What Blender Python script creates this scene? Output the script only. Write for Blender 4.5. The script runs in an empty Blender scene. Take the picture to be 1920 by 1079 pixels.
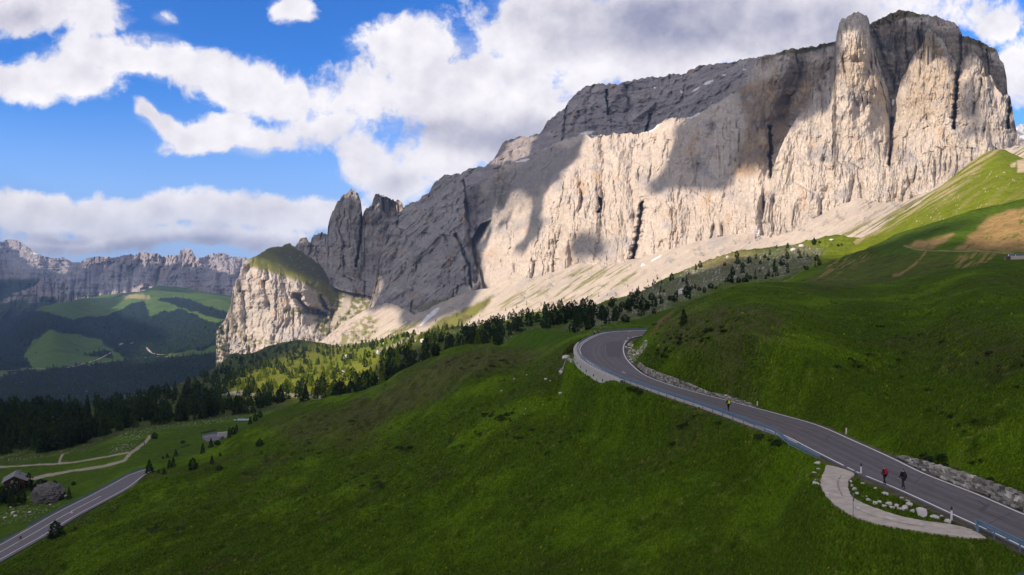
import bpy, bmesh, math, random
import numpy as np
from mathutils import Vector, Matrix
rng = np.random.default_rng(7)
random.seed(7)
S = bpy.context.scene
COL = S.collection

# ------------------------------------------------------------------ camera, light, sky
W0, H0, FPX = 1920.0, 1079.0, 1478.0
TILT = math.atan(40 / FPX)
cam_d = bpy.data.cameras.new("camera"); cam = bpy.data.objects.new("camera", cam_d); COL.objects.link(cam)
cam_d.sensor_width = 36; cam_d.lens = 36 * FPX / W0
cam_d.clip_start = 1; cam_d.clip_end = 60000
cam.location = (0, 0, 0); cam.rotation_euler = (math.pi / 2 - TILT, 0, 0)
S.camera = cam
S.view_settings.view_transform = 'Standard'; S.view_settings.look = 'None'
S.view_settings.exposure = 0.35; S.view_settings.gamma = 1.0
S.render.engine = 'CYCLES'
S.cycles.max_bounces = 5; S.cycles.diffuse_bounces = 2; S.cycles.glossy_bounces = 2
S.cycles.transparent_max_bounces = 6; S.cycles.volume_bounces = 0
SUN_EL = math.radians(27.0)
hx, hy = -0.82, -0.57
hl = math.hypot(hx, hy); hx /= hl; hy /= hl
SUN = np.array([hx * math.cos(SUN_EL), hy * math.cos(SUN_EL), math.sin(SUN_EL)])
sd = bpy.data.lights.new("sun", 'SUN'); sun = bpy.data.objects.new("sun", sd); COL.objects.link(sun)
sd.energy = 4.6; sd.angle = math.radians(0.6); sd.color = (1.0, 0.83, 0.66)
sun.rotation_euler = Vector(SUN).to_track_quat('Z', 'Y').to_euler()

world = bpy.data.worlds.new("World"); S.world = world; world.use_nodes = True

def build_world():
    nt = world.node_tree; N = nt.nodes; L = nt.links
    N.clear()
    def nd(t, **k):
        n = N.new(t)
        for a, v in k.items(): setattr(n, a, v)
        return n
    def M(op, a, b=None, c=None, clamp=False):
        n = nd('ShaderNodeMath', operation=op, use_clamp=clamp)
        for i, v in enumerate((a, b, c)):
            if v is None: continue
            if isinstance(v, (int, float)): n.inputs[i].default_value = v
            else: L.new(v, n.inputs[i])
        return n.outputs[0]
    def mixc(f, a, b):
        n = nd('ShaderNodeMix', data_type='RGBA')
        for i, v in ((0, f), (6, a), (7, b)):
            if isinstance(v, (int, float)): n.inputs[i].default_value = v
            elif isinstance(v, tuple): n.inputs[i].default_value = v
            else: L.new(v, n.inputs[i])
        return n.outputs[2]
    def sstep(x, lo, hi):
        n = nd('ShaderNodeMapRange', interpolation_type='SMOOTHSTEP')
        L.new(x, n.inputs[0]); n.inputs[1].default_value = lo; n.inputs[2].default_value = hi
        return n.outputs[0]
    out = nd('ShaderNodeOutputWorld'); bg = nd('ShaderNodeBackground'); L.new(bg.outputs[0], out.inputs[0])
    sky = nd('ShaderNodeTexSky', sky_type='NISHITA'); sky.sun_disc = False
    sky.sun_elevation = SUN_EL; sky.sun_rotation = math.atan2(SUN[0], SUN[1]); sky.altitude = 2200
    sky.air_density = 1.0; sky.dust_density = 0.6; sky.ozone_density = 2.0
    hsv = nd('ShaderNodeHueSaturation'); hsv.inputs['Saturation'].default_value = SKY_SAT
    hsv.inputs['Value'].default_value = SKY_VAL
    L.new(sky.outputs[0], hsv.inputs['Color'])
    tc = nd('ShaderNodeTexCoord'); sp = nd('ShaderNodeSeparateXYZ'); L.new(tc.outputs['Generated'], sp.inputs[0])
    ay = M('MAXIMUM', M('ABSOLUTE', sp.outputs[1]), 0.12)
    U = M('DIVIDE', sp.outputs[0], ay); V = M('DIVIDE', sp.outputs[2], ay)
    cb = nd('ShaderNodeCombineXYZ'); L.new(U, cb.inputs[0]); L.new(V, cb.inputs[1])
    P0 = cb.outputs[0]
    def noise(vec, scale, detail, rough=0.55, off=(0, 0, 0), sc=(1, 1, 1), col=False, dist=0.0):
        mp = nd('ShaderNodeMapping'); L.new(vec, mp.inputs[0]); mp.inputs[1].default_value = off; mp.inputs[3].default_value = sc
        n = nd('ShaderNodeTexNoise'); L.new(mp.outputs[0], n.inputs['Vector'])
        n.inputs['Scale'].default_value = scale; n.inputs['Detail'].default_value = detail
        n.inputs['Roughness'].default_value = rough; n.inputs['Distortion'].default_value = dist
        return n.outputs['Color'] if col else n.outputs['Fac']
    # gentle domain warp so that the cloud banks do not read as ellipses
    wc = noise(P0, 5.0, 4, col=True)
    vm = nd('ShaderNodeVectorMath', operation='SUBTRACT'); L.new(wc, vm.inputs[0]); vm.inputs[1].default_value = (.5, .5, .5)
    vs = nd('ShaderNodeVectorMath', operation='SCALE'); L.new(vm.outputs[0], vs.inputs[0]); vs.inputs['Scale'].default_value = 0.075
    va = nd('ShaderNodeVectorMath', operation='ADD'); L.new(P0, va.inputs[0]); L.new(vs.outputs[0], va.inputs[1])
    P1 = va.outputs[0]
    def blobs(lst, vec):
        acc = None
        for (bx, by, rx, ry, rot, wgt) in lst:
            mp = nd('ShaderNodeMapping', vector_type='TEXTURE'); L.new(vec, mp.inputs[0])
            mp.inputs[1].default_value = ((bx - 960) / FPX, (500 - by) / FPX, 0)
            mp.inputs[2].default_value = (0, 0, math.radians(rot))
            mp.inputs[3].default_value = (rx / FPX, ry / FPX, 1)
            ln = nd('ShaderNodeVectorMath', operation='LENGTH'); L.new(mp.outputs[0], ln.inputs[0])
            v = M('MULTIPLY', M('SUBTRACT', 1.5, ln.outputs['Value'], clamp=False), wgt)
            v = M('MAXIMUM', v, 0.0)
            acc = v if acc is None else M('SMOOTH_MAX', acc, v, 0.15)
        return acc
    cov = blobs(CLOUDS, P1)
    outside = M('MAXIMUM', sstep(V, 0.40, 0.75), M('MAXIMUM', sstep(M('ABSOLUTE', U), 0.75, 1.1), sstep(sp.outputs[1], 0.05, -0.05)))
    cov = M('ADD', cov, M('MULTIPLY', outside, 0.75))
    fine = noise(P1, 8, 12, 0.66)
    puff = noise(P1, 24, 9, 0.62)
    d0 = M('ADD', cov, M('MULTIPLY', M('SUBTRACT', fine, 0.5), 1.8))
    d0 = M('ADD', d0, M('MULTIPLY', M('SUBTRACT', puff, 0.5), 1.1))
    dens = sstep(d0, 0.44, 0.84)
    wisp = sstep(M('ADD', M('MULTIPLY', cov, 0.5), noise(P0, 7, 7, 0.65, off=(3, 1, 0), sc=(1, 2.2, 1))), 0.72, 1.15)
    dens = M('MAXIMUM', dens, M('MULTIPLY', wisp, 0.55))
    # shading: density slope towards the sun (upper left) plus grey undersides
    P2 = nd('ShaderNodeVectorMath', operation='ADD'); L.new(P0, P2.inputs[0]); P2.inputs[1].default_value = (-0.012, 0.022, 0)
    f2 = noise(P2.outputs[0], 9, 6, 0.55)
    f1 = noise(P0, 9, 6, 0.55)
    slope = M('SUBTRACT', f1, f2)
    grey = blobs(GREYS, P1)
    g = M('MULTIPLY', sstep(M('ADD', grey, M('MULTIPLY', M('SUBTRACT', fine, 0.5), 0.9)), 0.1, 1.3), 0.62)
    lit = M('ADD', M('SUBTRACT', 0.83, g), M('MULTIPLY', slope, 1.35), clamp=False)
    thick = sstep(d0, 0.5, 1.6)
    lit = M('SUBTRACT', lit, M('MULTIPLY', thick, 0.10))
    lit = M('MINIMUM', M('MAXIMUM', lit, 0.0), 1.0)
    cc = mixc(lit, (0.27, 0.28, 0.40, 1), (0.90, 0.87, 0.89, 1))
    skyc = nd('ShaderNodeVectorMath', operation='MULTIPLY'); L.new(hsv.outputs[0], skyc.inputs[0]); skyc.inputs[1].default_value = (0.052, 0.098, 0.155)
    lowm = sstep(M('ABSOLUTE', V), 0.26, -0.02)
    skyc2 = mixc(M('MULTIPLY', lowm, 0.85), skyc.outputs[0], (0.34, 0.47, 0.80, 1))
    dsun = nd('ShaderNodeVectorMath', operation='DOT_PRODUCT'); L.new(tc.outputs['Generated'], dsun.inputs[0]); dsun.inputs[1].default_value = tuple(SUN)
    glow = M('ADD', 0.34, M('MULTIPLY', M('MAXIMUM', dsun.outputs['Value'], 0.0), 0.95))
    oc = nd('ShaderNodeVectorMath', operation='SCALE'); oc.inputs[0].default_value = (0.70, 0.675, 0.73); L.new(glow, oc.inputs['Scale'])
    cc = mixc(outside, cc, oc.outputs[0])
    fin = mixc(dens, skyc2, cc)
    fin = mixc(sstep(sp.outputs[2], -0.01, -0.06), fin, (0.10, 0.11, 0.07, 1))
    L.new(fin, bg.inputs[0]); bg.inputs[1].default_value = 1.0

SKY_SAT, SKY_VAL = 1.22, 1.0
CLOUDS = [(70, 10, 190, 65, 0, 1.1), (190, 40, 75, 55, 0, .9), (110, 150, 150, 50, -8, 1), (300, 130, 200, 48, -6, .95), (460, 170, 160, 50, -14, .95), (70, 110, 90, 40, 0, .5), (170, 85, 80, 40, 0, .5),
          (400, 255, 95, 40, 8, 1), (275, 222, 55, 20, -38, 1), (320, 245, 50, 26, -25, .9), (500, 262, 90, 34, 0, .85), (335, 50, 32, 20, 0, .55), (548, 30, 48, 36, 0, .85),
          (870, 190, 290, 110, 0, 1), (770, 90, 150, 60, 0, .9), (1150, 80, 320, 130, 0, 1.05), (1480, 40, 360, 100, 0, 1.1), (690, 190, 130, 80, 0, .8),
          (700, 300, 80, 55, -20, .8), (1000, 260, 200, 100, 0, 1), (830, 300, 120, 60, 0, .9), (760, 350, 60, 40, 0, .8), (640, 240, 130, 45, 10, .7),
          (60, 388, 160, 46, 0, 1), (250, 400, 180, 42, 0, 1.05), (440, 395, 200, 44, 0, 1.05), (600, 398, 130, 40, 0, .95), (300, 445, 380, 34, 0, .85),
          (1860, 60, 70, 40, 20, .9), (1905, 130, 60, 75, 0, 1), (1690, 0, 120, 40, 0, .8),
          (-500, 200, 300, 120, 10, .9), (2500, 200, 400, 150, 0, .9), (600, -500, 500, 180, 0, .9), (1700, -600, 600, 250, 0, 1), (-900, -700, 600, 300, 0, .9),
          (2500, -1500, 1500, 600, 0, 1), (0, -2500, 2200, 900, 0, 1)]
GREYS = [(1300, 40, 330, 80, 0, 1.0), (1050, 30, 200, 50, 0, .6), (1500, 60, 250, 60, 0, .7), (920, 262, 160, 38, 0, .9), (800, 255, 90, 30, 0, .7), (330, 466, 420, 22, 0, 1.0),
         (120, 440, 160, 20, 0, .6), (40, 30, 130, 40, 0, .7), (430, 297, 90, 16, 0, .5), (760, 350, 60, 30, 0, .5)]
build_world()

# ------------------------------------------------------------------ helpers
cT, sT = math.cos(TILT), math.sin(TILT)
def ray(px, py):
    u = (np.asarray(px, float) - W0 / 2) / FPX; v = (H0 / 2 - np.asarray(py, float)) / FPX
    den = cT + v * sT
    return u / den, (v * cT - sT) / den
def unp(px, py, d):
    rx, rz = ray(px, py); d = np.asarray(d, float)
    return np.stack([rx * d, d + 0 * rx, rz * d], -1)
def unz(px, py, z):
    rx, rz = ray(px, py)
    return unp(px, py, z / rz)
def proj(P):
    P = np.asarray(P, float)
    yc = P[..., 1] * cT - P[..., 2] * sT; zc = P[..., 1] * sT + P[..., 2] * cT
    return W0 / 2 + FPX * P[..., 0] / yc, H0 / 2 - FPX * zc / yc

def _h(ix, iy, iz, seed):
    h = (ix.astype(np.int64) * 374761393 + iy.astype(np.int64) * 668265263 + iz.astype(np.int64) * 2147483647 + seed * 974634777)
    h = (h ^ (h >> 13)) * 1274126177
    h = h ^ (h >> 16)
    return (h & 0xffff).astype(np.float32) / 65535.0
_GA = np.array([(1,1,0),(-1,1,0),(1,-1,0),(-1,-1,0),(1,0,1),(-1,0,1),(1,0,-1),(-1,0,-1),(0,1,1),(0,-1,1),(0,1,-1),(0,-1,-1),(1,1,0),(-1,1,0),(0,-1,1),(0,-1,-1)], np.float32)
def perlin(x, y, z=None, seed=0):
    x = np.asarray(x, np.float32); y = np.asarray(y, np.float32)
    z = np.zeros_like(x) if z is None else np.asarray(z, np.float32)
    xi, yi, zi = np.floor(x), np.floor(y), np.floor(z)
    fx, fy, fz = x - xi, y - yi, z - zi
    u = fx**3 * (fx * (fx * 6 - 15) + 10); v = fy**3 * (fy * (fy * 6 - 15) + 10); w = fz**3 * (fz * (fz * 6 - 15) + 10)
    xi = xi.astype(np.int64); yi = yi.astype(np.int64); zi = zi.astype(np.int64)
    flat = not np.any(fz)
    def corner(a, b, c):
        g = _GA[(_h(xi + a, yi + b, zi + c, seed) * 15.99).astype(np.int32)]
        return g[..., 0] * (fx - a) + g[..., 1] * (fy - b) + g[..., 2] * (fz - c)
    def plane(c):
        a = corner(0, 0, c); b = corner(1, 0, c); a = a + u * (b - a)
        e = corner(0, 1, c); f = corner(1, 1, c); e = e + u * (f - e)
        return a + v * (e - a)
    r = plane(0)
    if not flat: r = r + w * (plane(1) - r)
    return r
def fbm(x, y, z=None, oct=4, seed=0, gain=0.5, ridge=False):
    a, s, n = 1.0, 0.0, 0.0
    for o in range(oct):
        k = 2.03 ** o
        p = perlin(x * k, y * k, None if z is None else z * k, seed + o * 17)
        if ridge: p = 1 - 2 * np.abs(p) * 1.4
        s = s + a * p; n += a; a *= gain
    return s / n
def sstep(x, lo, hi):
    t = np.clip((x - lo) / (hi - lo), 0, 1); return t * t * (3 - 2 * t)
def mixv(a, b, t):
    return a + (np.asarray(b, np.float32) - a) * t[..., None]

def tps(ctrl, lam=1e-3):
    """smooth inverse depth over image controls (a plane in space is linear in it)"""
    c = np.array(ctrl, float); X = c[:, :2] / 1000.0; y = 1.0 / c[:, 2]; sc = y.mean(); y = y / sc
    n = len(X); D = np.linalg.norm(X[:, None] - X[None], axis=-1)
    K = np.where(D > 0, D**2 * np.log(D + 1e-12), 0) + lam * np.eye(n) * 0.01
    A = np.zeros((n + 3, n + 3)); A[:n, :n] = K; A[:n, n] = 1; A[:n, n + 1:] = X; A[n, :n] = 1; A[n + 1:, :n] = X.T
    sol = np.linalg.solve(A, np.concatenate([y, [0, 0, 0]]))
    lo, hi = y.min() * 0.75, y.max() * 1.3
    def f(px, py):
        px = np.asarray(px, float) / 1000; py = np.asarray(py, float) / 1000
        r = sol[n] + sol[n + 1] * px + sol[n + 2] * py
        for i in range(n):
            d2 = (px - X[i, 0])**2 + (py - X[i, 1])**2
            r = r + sol[i] * 0.5 * d2 * np.log(d2 + 1e-12)
        return 1.0 / (np.clip(r, lo, hi) * sc)
    return f
def inpoly(px, py, poly):
    r = np.zeros(np.shape(px), bool); n = len(poly)
    for i in range(n):
        x1, y1 = poly[i]; x2, y2 = poly[(i + 1) % n]
        if y1 == y2: continue
        c = (y1 > py) != (y2 > py)
        r ^= c & (px < (x2 - x1) * (py - y1) / (y2 - y1) + x1)
    return r
def segdist(X, Y, pl, closed=False):
    pl = np.asarray(pl, float); best = np.full(np.shape(X), 1e9)
    n = len(pl) if closed else len(pl) - 1
    for i in range(n):
        a = pl[i]; b = pl[(i + 1) % len(pl)]; d = b - a; q = d @ d + 1e-12
        t = np.clip(((X - a[0]) * d[0] + (Y - a[1]) * d[1]) / q, 0, 1)
        best = np.minimum(best, (X - a[0] - t * d[0])**2 + (Y - a[1] - t * d[1])**2)
    return np.sqrt(best)
def softpoly(px, py, poly, w):
    d = segdist(px, py, poly, True); s = np.where(inpoly(px, py, poly), d, -d)
    return sstep(s, -w, w)

def props(o, label=None, cat=None, group=None, kind=None):
    if label: o["label"] = label
    if cat: o["category"] = cat
    if group: o["group"] = group
    if kind: o["kind"] = kind
    return o
def link(name, me, mat=None, parent=None):
    o = bpy.data.objects.new(name, me); COL.objects.link(o)
    if mat is not None and not me.materials: me.materials.append(mat)
    if parent is not None: o.parent = parent
    return o
def pymesh(name, V, F, smooth=False, col=None):
    me = bpy.data.meshes.new(name); V = np.asarray(V, np.float32).reshape(-1, 3); F = np.asarray(F, np.int32)
    k = F.shape[1]
    me.vertices.add(len(V)); me.vertices.foreach_set("co", V.ravel())
    me.loops.add(F.size); me.loops.foreach_set("vertex_index", F.ravel())
    me.polygons.add(len(F)); me.polygons.foreach_set("loop_start", np.arange(0, F.size, k, dtype=np.int32))
    me.polygons.foreach_set("use_smooth", np.full(len(F), bool(smooth)))
    if col is not None:
        at = me.color_attributes.new("col", 'FLOAT_COLOR', 'POINT')
        c = np.ones((len(V), 4), np.float32); c[:, :3] = np.clip(col.reshape(-1, 3), 0.0, 1); at.data.foreach_set("color", c.ravel())
    me.update(calc_edges=True); me.validate(verbose=False)
    return me
def gridF(nr, nc):
    i = np.arange(nr - 1)[:, None] * nc + np.arange(nc - 1)[None]
    return np.stack([i, i + 1, i + nc + 1, i + nc], -1).reshape(-1, 4)

# ------------------------------------------------------------------ materials
def newmat(name):
    m = bpy.data.materials.new(name); m.use_nodes = True
    return m, m.node_tree.nodes, m.node_tree.links, m.node_tree.nodes['Principled BSDF']
def plain(name, col, rough=0.8, metal=0.0, var=0.15, scale=6.0, bump=0.0, spec=0.3):
    m, N, L, b = newmat(name)
    tc = N.new('ShaderNodeTexCoord'); n = N.new('ShaderNodeTexNoise'); n.inputs['Scale'].default_value = scale; n.inputs['Detail'].default_value = 5
    L.new(tc.outputs['Object'], n.inputs['Vector'])
    r = N.new('ShaderNodeMapRange'); r.inputs[3].default_value = 1 - var; r.inputs[4].default_value = 1 + var
    L.new(n.outputs['Fac'], r.inputs[0])
    mx = N.new('ShaderNodeVectorMath'); mx.operation = 'SCALE'; mx.inputs[0].default_value = col; L.new(r.outputs[0], mx.inputs['Scale'])
    L.new(mx.outputs[0], b.inputs['Base Color']); b.inputs['Roughness'].default_value = rough; b.inputs['Metallic'].default_value = metal
    b.inputs['Specular IOR Level'].default_value = spec
    if bump > 0:
        bp = N.new('ShaderNodeBump'); bp.inputs['Distance'].default_value = bump; bp.inputs['Strength'].default_value = 1
        L.new(n.outputs['Fac'], bp.inputs['Height']); L.new(bp.outputs[0], b.inputs['Normal'])
    return m
def terrain_mat(name, s1, bump, stretch=(1, 1, 1), var=0.35, s2=None, rough=0.95, detail=8, nrough=0.65):
    """vertex albedo times fine procedural variation, procedural relief"""
    m, N, L, b = newmat(name)
    at = N.new('ShaderNodeAttribute'); at.attribute_name = 'col'
    tc = N.new('ShaderNodeTexCoord'); mp = N.new('ShaderNodeMapping'); mp.inputs[3].default_value = stretch
    L.new(tc.outputs['Object'], mp.inputs[0])
    n = N.new('ShaderNodeTexNoise'); n.inputs['Scale'].default_value = s1; n.inputs['Detail'].default_value = detail; n.inputs['Roughness'].default_value = nrough
    L.new(mp.outputs[0], n.inputs['Vector'])
    n2 = N.new('ShaderNodeTexNoise'); n2.inputs['Scale'].default_value = s2 or s1 * 5; n2.inputs['Detail'].default_value = 4
    L.new(tc.outputs['Object'], n2.inputs['Vector'])
    ad = N.new('ShaderNodeMath'); ad.operation = 'ADD'; L.new(n.outputs['Fac'], ad.inputs[0]); L.new(n2.outputs['Fac'], ad.inputs[1])
    r = N.new('ShaderNodeMapRange'); r.inputs[1].default_value = 0.65; r.inputs[2].default_value = 1.35
    r.inputs[3].default_value = 1 - var; r.inputs[4].default_value = 1 + var
    L.new(ad.outputs[0], r.inputs[0])
    mx = N.new('ShaderNodeVectorMath'); mx.operation = 'SCALE'; L.new(at.outputs['Color'], mx.inputs[0]); L.new(r.outputs[0], mx.inputs['Scale'])
    L.new(mx.outputs[0], b.inputs['Base Color']); b.inputs['Roughness'].default_value = rough
    b.inputs['Specular IOR Level'].default_value = 0.02
    bp = N.new('ShaderNodeBump'); bp.inputs['Distance'].default_value = bump; bp.inputs['Strength'].default_value = 1
    L.new(ad.outputs[0], bp.inputs['Height']); L.new(bp.outputs[0], b.inputs['Normal'])
    return m
M_GRASS = terrain_mat("grass", 0.35, 0.30, var=0.45, s2=1.6, detail=10, nrough=0.72)
M_GRASSFAR = terrain_mat("grass_far", 0.06, 0.8, var=0.4, s2=0.3)
M_ROCK = terrain_mat("rock", 0.09, 2.6, stretch=(1.3, 1.3, 0.55), var=0.26, s2=0.3, nrough=0.75)
M_FARROCK = terrain_mat("far_rock", 0.02, 14.0, stretch=(1.5, 1.5, 0.5), var=0.28, s2=0.06, nrough=0.72)
M_SCREE = terrain_mat("scree", 0.05, 1.2, var=0.14, s2=0.4)

# ------------------------------------------------------------------ terrain patches
PATCH = {}
def patch(name, sil, bot, ctrl, step=(1.8, 1.8), rough=(0, 0), disp=None, zdisp=None, color=None, mat=None, smooth=False,
          back=((15, -4), (60, -30), (200, -150)), post=None, x0=None, x1=None, gamma=1.0):
    sil = np.array(sil, float); bot = np.array(bot, float)
    xs = np.arange(sil[0, 0] if x0 is None else x0, (sil[-1, 0] if x1 is None else x1) + step[0], step[0])
    top = np.interp(xs, sil[:, 0], sil[:, 1])
    if rough[0]: top = top + (rough[0] if mat not in (M_ROCK, M_FARROCK) else rough[0] * 1.3) * fbm(xs / rough[1], xs * 0 + 3.3, oct=5, seed=len(name) * 7, gain=0.62)
    b = np.interp(xs, bot[:, 0], bot[:, 1]); b = np.maximum(b, top + 2)
    nr = int(max(8, (b - top).max() / step[1]))
    t = np.linspace(0, 1, nr)[:, None] ** gamma
    PX = np.broadcast_to(xs[None], (nr, len(xs))).copy(); PY = b[None] + (top - b)[None] * t
    f = tps(ctrl)
    D = f(PX, PY)
    P = unp(PX, PY, D)
    if disp is not None: D = D + disp(P, PX, PY, t); P = unp(PX, PY, D)
    if zdisp is not None: P[..., 2] += zdisp(P, PX, PY, t)
    if post is not None: post(P, PX, PY)
    # normals
    gx = np.gradient(P, axis=1); gy = np.gradient(P, axis=0)
    nn = np.cross(gx, gy); nn /= np.linalg.norm(nn, axis=-1, keepdims=True) + 1e-9
    c = color(P, PX, PY, nn).astype(np.float32)
    rows = [P]; cols = [c]
    last = P[-1]; hd = last[:, :2] / np.linalg.norm(last[:, :2], axis=1, keepdims=True)
    for dy, dz in back:
        q = last.copy(); q[:, :2] += hd * dy; q[:, 2] += dz
        rows.append(q[None]); cols.append(c[-1:])
    V = np.concatenate(rows); C = np.concatenate(cols)
    me = pymesh(name, V, gridF(V.shape[0], V.shape[1]), smooth, C)
    o = link(name, me, mat); o["kind"] = "structure"
    PATCH[name] = dict(P=P, PX=PX, PY=PY, xs=xs, top=top, b=b, nr=nr, g=gamma, o=o)
    return o
def on(name, px, py):
    """world point of a patch seen at that image point"""
    p = PATCH[name]; xs = p['xs']; px = np.atleast_1d(np.asarray(px, float)); py = np.atleast_1d(np.asarray(py, float))
    i = np.clip(np.round((px - xs[0]) / (xs[1] - xs[0])).astype(int), 0, len(xs) - 1)
    t = np.clip((p['b'][i] - py) / (p['b'][i] - p['top'][i]), 0, 1) ** (1 / p['g'])
    j = np.clip(np.round(t * (p['nr'] - 1)).astype(int), 0, p['nr'] - 1)
    return p['P'][j, i]
def C(px, py, z=None, d=None):
    if d is None: d = float(z / ray(px, py)[1])
    return (px, py, d)
def L_(*a): return [tuple(a[i:i + 2]) for i in range(0, len(a), 2)]

# ---- rock colours
def rockcol(P, base=(0.46, 0.42, 0.385), ochre=0.5, dark=0.5, sc=1.0, seed=0):
    x, y, z = P[..., 0] / P[..., 1] * 1900, P[..., 1] * 0, P[..., 2] / sc
    x = x * (1.0 if sc < 2 else 1.0)
    c = np.broadcast_to(np.array(base, np.float32), P.shape).copy()
    n = fbm(x / 90, y / 90, z / 120, 4, 5 + seed)
    c *= (1 + 0.22 * n)[..., None]
    st = fbm(x / 14, y / 14, z / 160, 4, 31 + seed, 0.6)          # vertical water streaks
    c = mixv(c, (0.20, 0.19, 0.19), dark * sstep(st, 0.10, 0.42) * sstep(fbm(x / 120, y / 120, z / 90, 2, 3 + seed), -0.25, 0.3))
    oc = fbm(x / 45, y / 45, z / 85, 4, 77 + seed, 0.6)
    c = mixv(c, (0.45, 0.29, 0.155), ochre * sstep(oc, 0.10, 0.42))
    c = mixv(c, (0.50, 0.47, 0.44), 0.5 * sstep(fbm(x / 30, y / 30, z / 60, 4, 91 + seed), 0.12, 0.45))
    k = float(np.mean(base)) / .42
    c = mixv(c, (0.30 * k, 0.285 * k, 0.29 * k), 0.75 * sstep(fbm(x / 70, y / 70, z / 75, 5, 101 + seed, .62), 0.02, 0.30))
    c = mixv(c, (0.52 * k, 0.39 * k, 0.27 * k), ochre * sstep(fbm(x / 38, y / 70, z / 34, 5, 111 + seed, .62), 0.16, 0.40))
    fine_ = fbm(x / 6, y / 6, z / 9, 4, 121 + seed, .7); c = c * (1 + .30 * fine_)[..., None]
    return c
GREEN = np.array((0.045, 0.095, 0.012), np.float32)
def grasscol(P, px, py, seed=0, sc=1.0, brown=0.6, bright=0.5):
    x, y, z = P[..., 0] / sc, P[..., 1] / sc, P[..., 2] / sc
    c = np.broadcast_to(np.array((0.050, 0.085, 0.007), np.float32), P.shape).copy()
    n1 = fbm(x / 28, y / 40, None, 5, 11 + seed, 0.55); n2 = fbm(x / 7, y / 10, None, 4, 23 + seed, 0.6); n3 = fbm(x / 1.7, y / 2.6, None, 3, 47 + seed, 0.6)
    c = mixv(c, (0.090, 0.150, 0.007), min(1.0, bright * 1.5) * sstep(n1 + .25 * n2, -0.03, 0.26))
    c = mixv(c, (0.020, 0.045, 0.006), 0.55 * sstep(-n1 + .2 * n2, 0.08, 0.32))
    c = mixv(c, (0.085, 0.082, 0.030), brown * sstep(-n1 + 0.5 * n2, 0.10, 0.42))
    c = mixv(c, (0.014, 0.030, 0.006), 0.75 * sstep(n2 - 0.3 * n3, 0.12, 0.45))
    c = mixv(c, (0.14, 0.15, 0.035), 0.6 * sstep(n3 + 0.4 * n2, 0.18, 0.5))
    return c * np.array((1.02, 1.06, .85), np.float32)

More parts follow.
